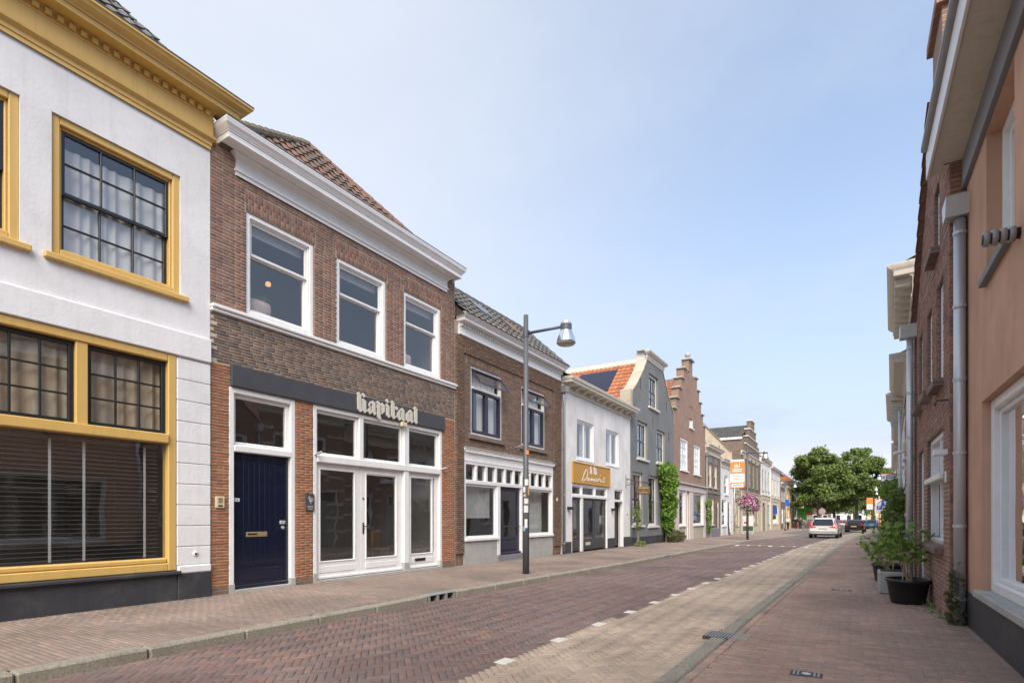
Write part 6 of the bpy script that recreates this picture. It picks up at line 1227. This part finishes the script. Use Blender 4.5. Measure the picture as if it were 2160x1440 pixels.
# ------------------------------------------------------------------ vehicles
def car(label, t, s, rz, paint, wid=1.88, ln=4.76, hgt=1.5, plate='plate_yellow', estate=True, lamp_style='L'):
    o = thing('car', label, 'car', (t, s, zroad(t, s)), rz, None); hw = wid/2
    # stations from the tail (y=0) to the nose (y=ln): lower half width, belt half width, roof half width, bottom, belt, roof
    Z = hgt
    if estate: ST_ = [(0, .80, .80, .70, .42, .88, .90), (.06, .97, .95, .78, .26, .95, 1.0), (.25, 1, .97, .74, .22, .97, Z*.80), (.55, 1, .97, .70, .21, .97, Z*.955), (.95, 1, .97, .70, .20, .97, Z*.99), (1.9, 1, .97, .71, .2, .95, Z), (2.7, 1, .97, .70, .2, .94, Z*.985), (3.3, 1, .96, .76, .2, .92, Z*.80), (3.75, 1, .95, .86, .2, .90, Z*.64), (4.4, .97, .90, .8, .22, .80, .86), (ln-.06, .86, .80, .7, .28, .68, .70), (ln, .7, .68, .6, .36, .60, .62)]
    else: ST_ = [(0, .80, .80, .70, .42, .86, .90), (.06, .97, .95, .80, .26, .94, 1.0), (.2, 1, .97, .78, .22, .97, Z*.86), (.45, 1, .97, .74, .21, .97, Z*.97), (1.0, 1, .97, .74, .2, .97, Z), (1.9, 1, .97, .74, .2, .95, Z), (2.5, 1, .97, .74, .2, .94, Z*.96), (3.0, 1, .96, .8, .2, .92, Z*.74), (3.3, 1, .95, .86, .2, .9, Z*.64), (3.8, .95, .88, .8, .22, .8, .84), (ln-.05, .84, .78, .7, .28, .66, .68), (ln, .7, .66, .6, .36, .58, .6)]
    mb = MB(); vs = []; n = 14
    for (y, wl, wb, wr, zb, zt, zr) in ST_:
        half = [(0, zb), (hw*wl*.82, zb), (hw*wl*.98, zb+.12), (hw*wl, zb+(zt-zb)*.45), (hw*wb, zt), (hw*(wr+.02), zr-.05 if zr > zt+.1 else zt+.01), (hw*wr*.85, zr), (0, zr+.015)]
        vs += [(x, y, z) for x, z in half]+[(-x, y, z) for x, z in half[-2:0:-1]]
    fs = [(i*n+k, i*n+(k+1) % n, (i+1)*n+(k+1) % n, (i+1)*n+k) for i in range(len(ST_)-1) for k in range(n)]+[tuple(range(n))[::-1], tuple(range((len(ST_)-1)*n, len(ST_)*n))]
    mb.add(vs, fs); body = mb.build('body', MT[paint], o, True); md = body.modifiers.new('s', 'SUBSURF'); md.levels = 1; md.render_levels = 2
    yb, yr = (.0, .40) if estate else (.0, .24); zt = Z*.93
    MB().add([(-hw*.74, yb-.05, 1.0), (hw*.74, yb-.05, 1.0), (hw*.62, yr-.09, zt-.01), (-hw*.62, yr-.09, zt-.01)], [(0, 1, 2, 3)]).build('rear_window', MT['car_glass'], o)
    for s_ in (-1, 1):
        MB().add([(s_*hw*.965, .75, 1.0), (s_*hw*.965, 3.1 if estate else 2.75, .98), (s_*hw*.78, 2.65 if estate else 2.35, Z*.93), (s_*hw*.76, 1.0 if estate else .8, Z*.93)], [(0, 1, 2, 3)]).build('side_window', MT['car_glass'], o)
        mb = MB()
        if lamp_style == 'L': mb.add([(s_*hw*.45, -.012, .83), (s_*hw*.93, -.01, .80), (s_*hw*.97, .10, .95), (s_*hw*.88, .12, 1.06), (s_*hw*.74, .36, 1.34), (s_*hw*.70, .36, 1.34), (s_*hw*.80, .06, 1.02), (s_*hw*.74, -.005, .90), (s_*hw*.45, -.012, .87)], [tuple(range(9))])
        else: mb.bbox(min(s_*hw*.62, s_*hw*.95), max(s_*hw*.62, s_*hw*.95), -.02, .12, .78, .98, .03)
        mb.build('tail_light', MT['tail_red'], o)
        for y in (.86, ln-.92):
            w_ = MB().tube([(s_*(hw-.20), y, .33), (s_*(hw+.012), y, .33)], .33, 22).build('wheel', MT['rubber'], o); MB().tube([(s_*(hw+.0125), y, .33), (s_*(hw+.02), y, .33)], .22, 16).build('rim', MT['rim'], w_); MB().lathe([(.36, -.01), (.40, 0)], n=4).build('arch', MT['plastic_dark'], w_) if False else None
        MB().bbox(s_*(hw+.12)-.09, s_*(hw+.12)+.09, 3.0 if estate else 2.6, 3.12 if estate else 2.72, .95, 1.08, .03).build('mirror', MT[paint], o)
        MB().tube([(s_*hw*.6, -.03, .30), (s_*hw*.6, .1, .30)], .045, 10).build('exhaust', MT['plastic_dark'], o)
    MB().bbox(-hw*.86, hw*.86, -.03, .16, .25, .36, .03).build('lower_bumper', MT['plastic_dark'], o); MB().bbox(-.27, .27, -.03, .0, .70 if lamp_style == 'L' else .62, .80 if lamp_style == 'L' else .73, .004).build('number_plate', MT[plate], o)
    MB().bbox(-hw*.86, hw*.86, -.055, .12, .50, .60, .04).build('bumper', MT[paint], o)
    if estate:
        for s_ in (-1, 1): MB().tube([(s_*hw*.64, .8, Z*.985), (s_*hw*.66, 2.6, Z*.995)], .016, 6).build('roof_rail', MT['zinc'], o)
    return o
car('white estate car with tall red tail lights driving away down the street', -1.72, 46.6, R(-3), 'car_white', 1.92, 4.75, 1.55, 'plate_pale')
car('black estate car with yellow number plate driving ahead of the white one', .35, 72, R(-5), 'car_black', 1.82, 4.6, 1.46, 'plate_yellow', True, 'block')
car('light blue hatchback with yellow number plate', 2.9, 103, R(-6), 'car_blue', 1.75, 4.0, 1.52, 'plate_yellow', False, 'block')
car('silver car standing beyond the black one', 1.9, 112, R(-6), 'car_silver', 1.78, 4.2, 1.48, 'plate_yellow', False, 'block')
# ------------------------------------------------------------------ bicycles
def bicycle(label, loc, rz, lean=.12, frame='black_paint', group=None):
    o = thing('bicycle', label, 'bicycle', loc, rz, group); o.rotation_euler = (0, lean, rz)
    for y in (-.53, .53):
        w_ = bpy.data.objects.new('wheel', None); 
        pts = [(0, y+.33*math.cos(a*math.pi/14), .345+.33*math.sin(a*math.pi/14)) for a in range(29)]; w_ = MB().tube(pts, .019, 8, False).build('wheel', MT['rubber'], o, True)
        MB().tube([(p[0], y+(p[1]-y)*.93, .345+(p[2]-.345)*.93) for p in pts], .009, 6, False).build('rim', MT['rim'], w_)
        sp = MB()
        for k in range(14): a = k*math.pi/7; sp.tube([(0, y, .345), (0, y+.31*math.cos(a), .345+.31*math.sin(a))], .0022, 3, False)
        sp.build('spokes', MT['rim'], w_); MB().tube([(-.04, y, .345), (.04, y, .345)], .025, 8).build('hub', MT['rim'], w_)
        MB().tube([(0, y+.365*math.cos(R(a)), .345+.365*math.sin(R(a))) for a in range(20, 175, 15)], .018, 5).build('mudguard', MT[frame], o)
    bb, st, hd, fk = (0, -.08, .29), (0, -.22, .80), (0, .38, .86), (0, .42, .66)
    for nm, p, q, r_ in (('seat_tube', bb, (0, -.25, .92), .016), ('down_tube', bb, fk, .019), ('top_tube', (0, -.16, .56), hd, .017), ('chain_stay', bb, (0, -.53, .345), .011), ('seat_stay', st, (0, -.53, .345), .010), ('head_tube', fk, (0, .36, 1.0), .018), ('fork', fk, (0, .53, .345), .014)): MB().tube([p, q], r_, 8).build(nm, MT[frame], o, True)
    MB().lathe([(.02, 0), (.10, .02), (.11, .05), (.07, .07), (0, .075)], (0, -.27, .92), 12, .8, 1.25).build('saddle', MT['plastic_dark'], o, True)
    MB().tube([(-.28, .12, 1.06), (-.25, .30, 1.08), (0, .37, 1.06), (.25, .30, 1.08), (.28, .12, 1.06)], .012, 8).build('handlebar', MT['rim'], o, True)
    for s_ in (-1, 1): MB().tube([(s_*.28, .12, 1.06), (s_*.285, .0, 1.055)], .017, 8).build('grip', MT['plastic_dark'], o)
    MB().tube([(.03, -.08, .29), (.045, -.08, .29)], .09, 14).build('chain_ring', MT['rim'], o); MB().tube([(-.06, -.08, .29), (.06, -.08, .29), (.06, -.02, .13)], .010, 6).build('crank', MT['rim'], o); MB().bbox(.06, .16, -.06, .02, .115, .135, .005).build('pedal', MT['plastic_dark'], o)
    MB().bbox(-.06, .06, -.75, -.35, .71, .73, .005).build('carrier', MT['plastic_dark'], o); MB().lathe([(.0, 0), (.035, .01), (.04, .05), (0, .07)], (0, .46, .93), 10).build('headlight', MT['rim'], o)
    return o
bicycle('bicycle parked against the narrow white house', (LW+.5, 47.3, gz(47)), R(8), -.13, 'navy_paint')
bicycle('black bicycle leaning on the right wall behind the potted plants', (1.22, 20.6, zright(1.2, 20.6)), R(6), .14, 'black_paint')
bicycle('bicycle parked on the wide footway near the three walkers', (-4.9, 83, gz(83)), R(70), .1, 'black_paint')
bicycle('dark bicycle in the rack under the broad tree', (-5.6, 92, gz(92)), R(62), .1, 'black_paint', 'bicycles in the rack'); 
for k in range(3): bicycle('dark bicycle in the rack under the broad tree', (-4.9+k*.8, 93+k*.5, gz(92)), R(62), .1, 'black_paint', 'bicycles in the rack')
# ------------------------------------------------------------------ people seen from behind
def skin(name, pts, edges, rad, mt, parent, sub=1):
    me = bpy.data.meshes.new(name); me.from_pydata(pts, edges, []); me.materials.append(MT[mt]); o = link(bpy.data.objects.new(name, me), parent)
    bm = bmesh.new(); bm.from_mesh(me); ly = bm.verts.layers.skin.verify(); bm.verts.ensure_lookup_table()
    for i, v in enumerate(bm.verts): r_ = rad[i]; v[ly].radius = r_ if isinstance(r_, tuple) else (r_, r_); v[ly].use_root = (i == 0)
    bm.to_mesh(me); bm.free(); o.modifiers.new('skin', 'SKIN').use_smooth_shade = True; m_ = o.modifiers.new('sub', 'SUBSURF'); m_.levels = sub; m_.render_levels = sub; return o
def person(label, t, s, jacket, trousers, hair, stride=.22, h=1.76, pack=None, bag=False, shoe='cloth_black', flip=1):
    o = thing('person', label, 'person', (t, s, gz(s)), R(-4), 'people walking away on the wide footway'); k = h/1.76
    S = lambda L: [(x*k, y*k, z*k) for x, y, z in L]; st = stride*flip
    P_ = [(0, 0, .98), (0, .01, 1.2), (0, .0, 1.42), (0, .01, 1.50), (0, .03, 1.60), (0, .03, 1.70), (-.09, 0, .92), (-.10, st*.7, .52), (-.10, st*.8, .10), (-.10, st*.8+.13, .04), (.09, 0, .92), (.10, -st*.35, .52), (.10, -st, .12), (.10, -st+.12, .05),
          (-.19, 0, 1.40), (-.25, -st*.3, 1.14), (-.24, st*.1-.02, .90), (-.24, st*.1+.03, .80), (.19, 0, 1.40), (.25, st*.3, 1.14), (.24, st*.5, .92), (.24, st*.5+.05, .82)]
    E_ = [(0, 1), (1, 2), (2, 3), (3, 4), (4, 5), (0, 6), (6, 7), (7, 8), (8, 9), (0, 10), (10, 11), (11, 12), (12, 13), (2, 14), (14, 15), (15, 16), (16, 17), (2, 18), (18, 19), (19, 20), (20, 21)]
    Rr = [(.14, .10), (.13, .09), (.15, .10), .055, (.078, .095), (.07, .085), .085, .06, .042, .038, .085, .06, .042, .038, .055, .042, .032, .03, .055, .042, .032, .03]
    skin('body', S(P_), E_, [tuple(x*k for x in r_) if isinstance(r_, tuple) else r_*k for r_ in Rr], 'skin', o)
    J = [0, 1, 2, 14, 15, 16, 18, 19, 20]; mp = {v: i for i, v in enumerate(J)}; jr = {0: (.185, .14), 1: (.185, .135), 2: (.19, .125), 14: .085, 15: .07, 16: .055, 18: .085, 19: .07, 20: .055}
    skin('jacket', S([P_[i] if i else (0, 0, .90) for i in J]), [(mp[a], mp[b_]) for a, b_ in E_ if a in mp and b_ in mp], [tuple(x*k for x in jr[i]) if isinstance(jr[i], tuple) else jr[i]*k for i in J], jacket, o)
    J = [0, 6, 7, 8, 10, 11, 12]; mp = {v: i for i, v in enumerate(J)}; jr = {0: (.15, .12), 6: .105, 7: .082, 8: .065, 10: .105, 11: .082, 12: .065}
    skin('trousers', S([P_[i] for i in J]), [(mp[a], mp[b_]) for a, b_ in E_ if a in mp and b_ in mp], [tuple(x*k for x in jr[i]) if isinstance(jr[i], tuple) else jr[i]*k for i in J], trousers, o)
    MB().lathe([(.0, .125), (.06, .11), (.098, .05), (.10, -.02), (.085, -.075), (.05, -.09)], (0, .015*k, 1.655*k), 14, .92, 1.1).build('hair', MT[hair], o, True)
    for a in (8, 12): x, y, z = S([P_[a]])[0]; MB().bbox(x-.048, x+.048, y-.07, y+.19, 0.0+max(0, z-.12), .085+max(0, z-.12), .03).build('shoe', MT[shoe], o)
    for s_ in (-1, 1): MB().lathe([(.0, -.03), (.012, 0), (0, .03)], (s_*.092*k, .03, 1.62*k), 6).build('ear', MT['skin'], o)
    if pack: MB().bbox(-.15, .15, -.32, -.12, 1.05, 1.46, .05).build('backpack', MT[pack], o)
    return o
person('person in a cream jacket and black trousers walking away', -6.95, 80, 'cloth_cream', 'cloth_black', 'hair_grey', .2)
p2 = person('person in a navy jacket walking away with a carrier bag', -6.1, 80.3, 'cloth_navy', 'cloth_grey', 'hair_dark', .3, 1.82, None, True, 'shoe_white', -1)
person('person with an olive backpack and grey trousers walking away', -5.45, 79.6, 'cloth_olive', 'cloth_grey', 'hair_dark', .18, 1.76, 'cloth_olive', False, 'shoe_white')
o = thing('carrier_bag', 'red and white carrier bag in the hand of the walker in navy', 'bag', (-5.82, 80.35, .42+gz(80))); MB().bbox(-.14, .14, -.06, .06, 0, .34, .02).build('bag', MT['sign_red'], o); MB().tube([(-.08, 0, .34), (-.03, 0, .44), (.03, 0, .44), (.08, 0, .34)], .008, 5).build('handle', MT['banner_white'], o)
# ------------------------------------------------------------------ signs and small street things
o = thing('sandwich_board', 'grey framed pavement advertising board with a pink poster beside the bicycle', 'sign', (-7.45, 50.5, gz(50)), R(8))
MB().bbox(-.46, .46, -.05, .05, .22, 1.62, .015).build('frame', MT['zinc'], o); MB().box(-.40, .40, -.056, -.0505, .75, 1.56).build('poster', MT['pink_plaster'], o); MB().box(-.40, .40, -.056, -.0505, .32, .748).build('poster_foot', MT['leaf_dull'], o); MB().box(-.32, -.08, -.062, -.0565, .95, 1.12).build('emblem', MT['sign_red'], o); MB().bbox(-.50, .50, -.25, .25, .0, .14, .03).build('base', MT['zinc_grey'], o)
for a in (-.35, .35): MB().tube([(a, 0, .13), (a, 0, .24)], .03, 8).build('spring', MT['zinc'], o)
def post(label, t, s, h, r_=.035, name='traffic_sign', rz=0):
    o = thing(name, label, 'sign', (t, s, gz(s)), rz); MB().lathe([(r_, -.1), (r_, h)], n=10).build('post', MT['zinc'], o, True); return o
o = post('parking sign pole with a white plate and blue P above it', 3.15, 83.5, 4.4, .06); 
MB().bbox(-.42, .42, -.10, -.06, 2.2, 3.9, .01).build('plate', MT['banner_white'], o); MB().bbox(-.27, .27, -.115, -.1005, 2.65, 3.15, .01).build('parking_plate', MT['sign_blue'], o); text_mesh('P', .55, MT['banner_white'], o, Matrix(((1, 0, 0, 0), (0, 0, -1, -.118), (0, 1, 0, 2.9), (0, 0, 0, 1))), .003); MB().tube([(-.2, -.11, 3.3), (.22, -.11, 3.8)], .03, 5).build('stroke', MT['black_paint'], o)
o = post('blue one-way arrow sign on its own post beside the parking sign', 3.75, 83.2, 4.2, .05); MB().bbox(-.36, .36, -.10, -.06, 3.15, 3.87, .01).build('plate', MT['sign_blue'], o); MB().prism([(-.06, -.22), (.06, -.22), (.06, .04), (.18, .04), (0, .26), (-.18, .04), (-.06, .04)], -.112, -.101, lambda a, b_, d: (a, d, 3.5+b_)).build('arrow', MT['banner_white'], o)
o = post('round traffic sign on a post in front of the tree trunks', -3.4, 90, 3.1, .045); MB().tube([(0, -.05, 2.55), (0, -.08, 2.55)], .46, 24).build('rim', MT['sign_red'], o); MB().tube([(0, -.081, 2.55), (0, -.085, 2.55)], .41, 24).build('plate', MT['zinc_grey'], o)
o = post('small red and white plate on a post by the corner shop', -5.6, 101, 2.6, .04); MB().bbox(-.4, .4, -.08, -.05, 1.4, 2.1, .01).build('plate', MT['banner_white'], o); MB().bbox(-.4, .4, -.08, -.05, 2.101, 2.5, .01).build('red_plate', MT['sign_red'], o)
for i, (t, s) in enumerate(((3.2, 104), (6.6, 100))):
    o = thing('street_banner', ('orange and white banner hanging near the pale tree trunk', 'orange and white banner hanging above the blue parasol')[i], 'banner', (t, s, gz(s))); MB().lathe([(.06, 0), (.05, 5.2)], n=8).build('post', MT['lamp_grey'], o); MB().bbox(-.95, -.1, -.02, .02, 3.9, 4.9, .005).build('orange_panel', MT['banner_orange'], o); MB().bbox(-.95, -.1, -.02, .02, 3.0, 3.899, .005).build('white_panel', MT['banner_white'], o)
o = thing('flag', 'green flag with pale lettering outside the corner shop', 'flag', (-7.4, 101, gz(101))); MB().lathe([(.03, 0), (.025, 3.3)], n=8).build('pole', MT['zinc'], o); fl = MB()
for i in range(8): fl.quad(*[(x*2.0/8, .12*math.sin(x*1.1), z) for x, z in ((i, 1.5), (i+1, 1.5-.05*(i+1)), (i+1, 3.2+.02*i), (i, 3.2))])
fl.build('cloth', MT['flag_green'], o, True)
o = thing('parasol', 'blue parasol over the terrace on the bending footway', 'parasol', (5.4, 96, gz(96))); MB().lathe([(.03, 0), (.03, 2.6)], n=8).build('pole', MT['timber'], o); MB().lathe([(1.5, 1.95), (1.45, 2.1), (.7, 2.55), (.0, 2.75)], n=8).build('canopy', MT['parasol_blue'], o)
o = thing('market_cart', 'red and yellow stall box beside the parking sign', 'stall', (4.0, 93, gz(93))); MB().bbox(-.6, .6, -.4, .4, .1, 1.0, .03).build('box', MT['banner_orange'], o); MB().bbox(-.55, .55, -.405, -.4, .3, .8, .002).build('panel', MT['yellow_paint'], o); MB().bbox(-.8, .8, -.6, .6, 1.5, 1.62, .03).build('roof', MT['sign_red'], o)
for a in (-.5, .5): MB().tube([(a, 0, .95), (a, 0, 1.52)], .03, 6).build('post', MT['iron'], o)
o = thing('flower_trough', 'row of pink flowers on a railing beyond the cars', 'flowers', (-.9, 106, gz(106))); MB().bbox(-1.2, 1.2, -.15, .15, .8, 1.0, .02).build('trough', MT['iron'], o); P_, Nn = shell_points(350, [(-.7, 0, 1.15, .5, .3, .25), (.1, 0, 1.15, .5, .3, .25), (.8, 0, 1.15, .5, .3, .25)]); leaf_cloud(P_, Nn, .09, 'petal_pink', 'blossom', o, .7, 1)
for a in (-1, 1): MB().tube([(a, 0, 0), (a, 0, .82)], .03, 6).build('leg', MT['iron'], o)
o = thing('for_sale_board', 'white board reading TE KOOP jutting from the facade of the bending row', 'sign', (2.42, 40, 3.55+gz(40)), R(-3)); MB().bbox(-.80, -.06, -.015, .015, 0, .56, .004).build('board', MT['banner_white'], o); MB().box(-.80, -.06, -.018, -.0155, .0, .09).build('stripe', MT['sign_blue'], o); MB().box(-.80, -.06, -.018, -.0155, .52, .56).build('stripe', MT['banner_orange'], o); text_mesh('TE KOOP', .19, MT['sign_blue'], o, Matrix(((1, 0, 0, -.43), (0, 0, -1, -.019), (0, 1, 0, .30), (0, 0, 0, 1))), .001, bold=.006); MB().tube([(.1, 0, .5), (-.8, 0, .58)], .012, 6).build('bracket', MT['iron'], o)
o = thing('wall_lantern', 'old glass lantern on a curled iron bracket above the shrubs', 'lantern', (1.80, 27.6, 2.75+gz(27)), R(-3)); MB().tube([(0, 0, .35), (-.3, 0, .42), (-.5, 0, .36), (-.5, 0, .2)], .014, 6).build('bracket', MT['iron'], o); MB().tube([(0, 0, .1), (-.2, 0, .2), (-.25, 0, .38)], .010, 6).build('scroll', MT['iron'], o)
MB().lathe([(.10, -.28), (.17, .02)], (-.5, 0, 0), 6).build('glass_body', MT['lamp_lens'], o); MB().lathe([(.19, .02), (.12, .12), (.04, .2), (0, .22)], (-.5, 0, 0), 6).build('cap', MT['iron'], o); MB().lathe([(.0, -.34), (.10, -.29), (.105, -.27)], (-.5, 0, 0), 6).build('base', MT['iron'], o)
for k in range(6): a = k*math.pi/3; MB().tube([(-.5+.10*math.cos(a), .10*math.sin(a), -.28), (-.5+.17*math.cos(a), .17*math.sin(a), .02)], .008, 4).build('bar', MT['iron'], o)
o = thing('wall_camera', 'white security camera box on the stone-banded brick house', 'camera', (1.12, 15.2, 2.75), 0); MB().bbox(-.10, -.02, -.05, .05, 0, .22, .015).build('box', MT['ivory'], o); MB().tube([(-.02, .3, .06), (-.26, .28, .0)], [.03, .045], 10).build('lens_tube', MT['white_paint'], o)

n = 420; pt = np.stack([np.where(rng.random(n) < .6, LW+.05+np.abs(rng.normal(0, .25, n)), rng.uniform(LW+.1, -6.1, n)), rng.uniform(1.5, 14, n), np.full(n, .004)], 1)
fl = leaf_cloud(pt, np.tile([0, 0, 1.], (n, 1)), .011, 'twig', 'fallen_petals', None, .93); tag(fl, 'scatter of dry yellow petals along the foot of the left house fronts', 'petals', kind='stuff')
n = 260; ss = rng.uniform(2, 30, n); pt = np.stack([np.array([LK(a)+.03 for a in ss])+np.abs(rng.normal(0, .04, n)), ss, np.array([zroad(LK(a)+.03, a) for a in ss])+.004], 1)
fl = leaf_cloud(pt, np.tile([0, 0, 1.], (n, 1)), .010, 'leaf_dull', 'gutter_litter', None, .93); tag(fl, 'bits of dry leaf caught in the gutter along the left kerb', 'litter', kind='stuff')
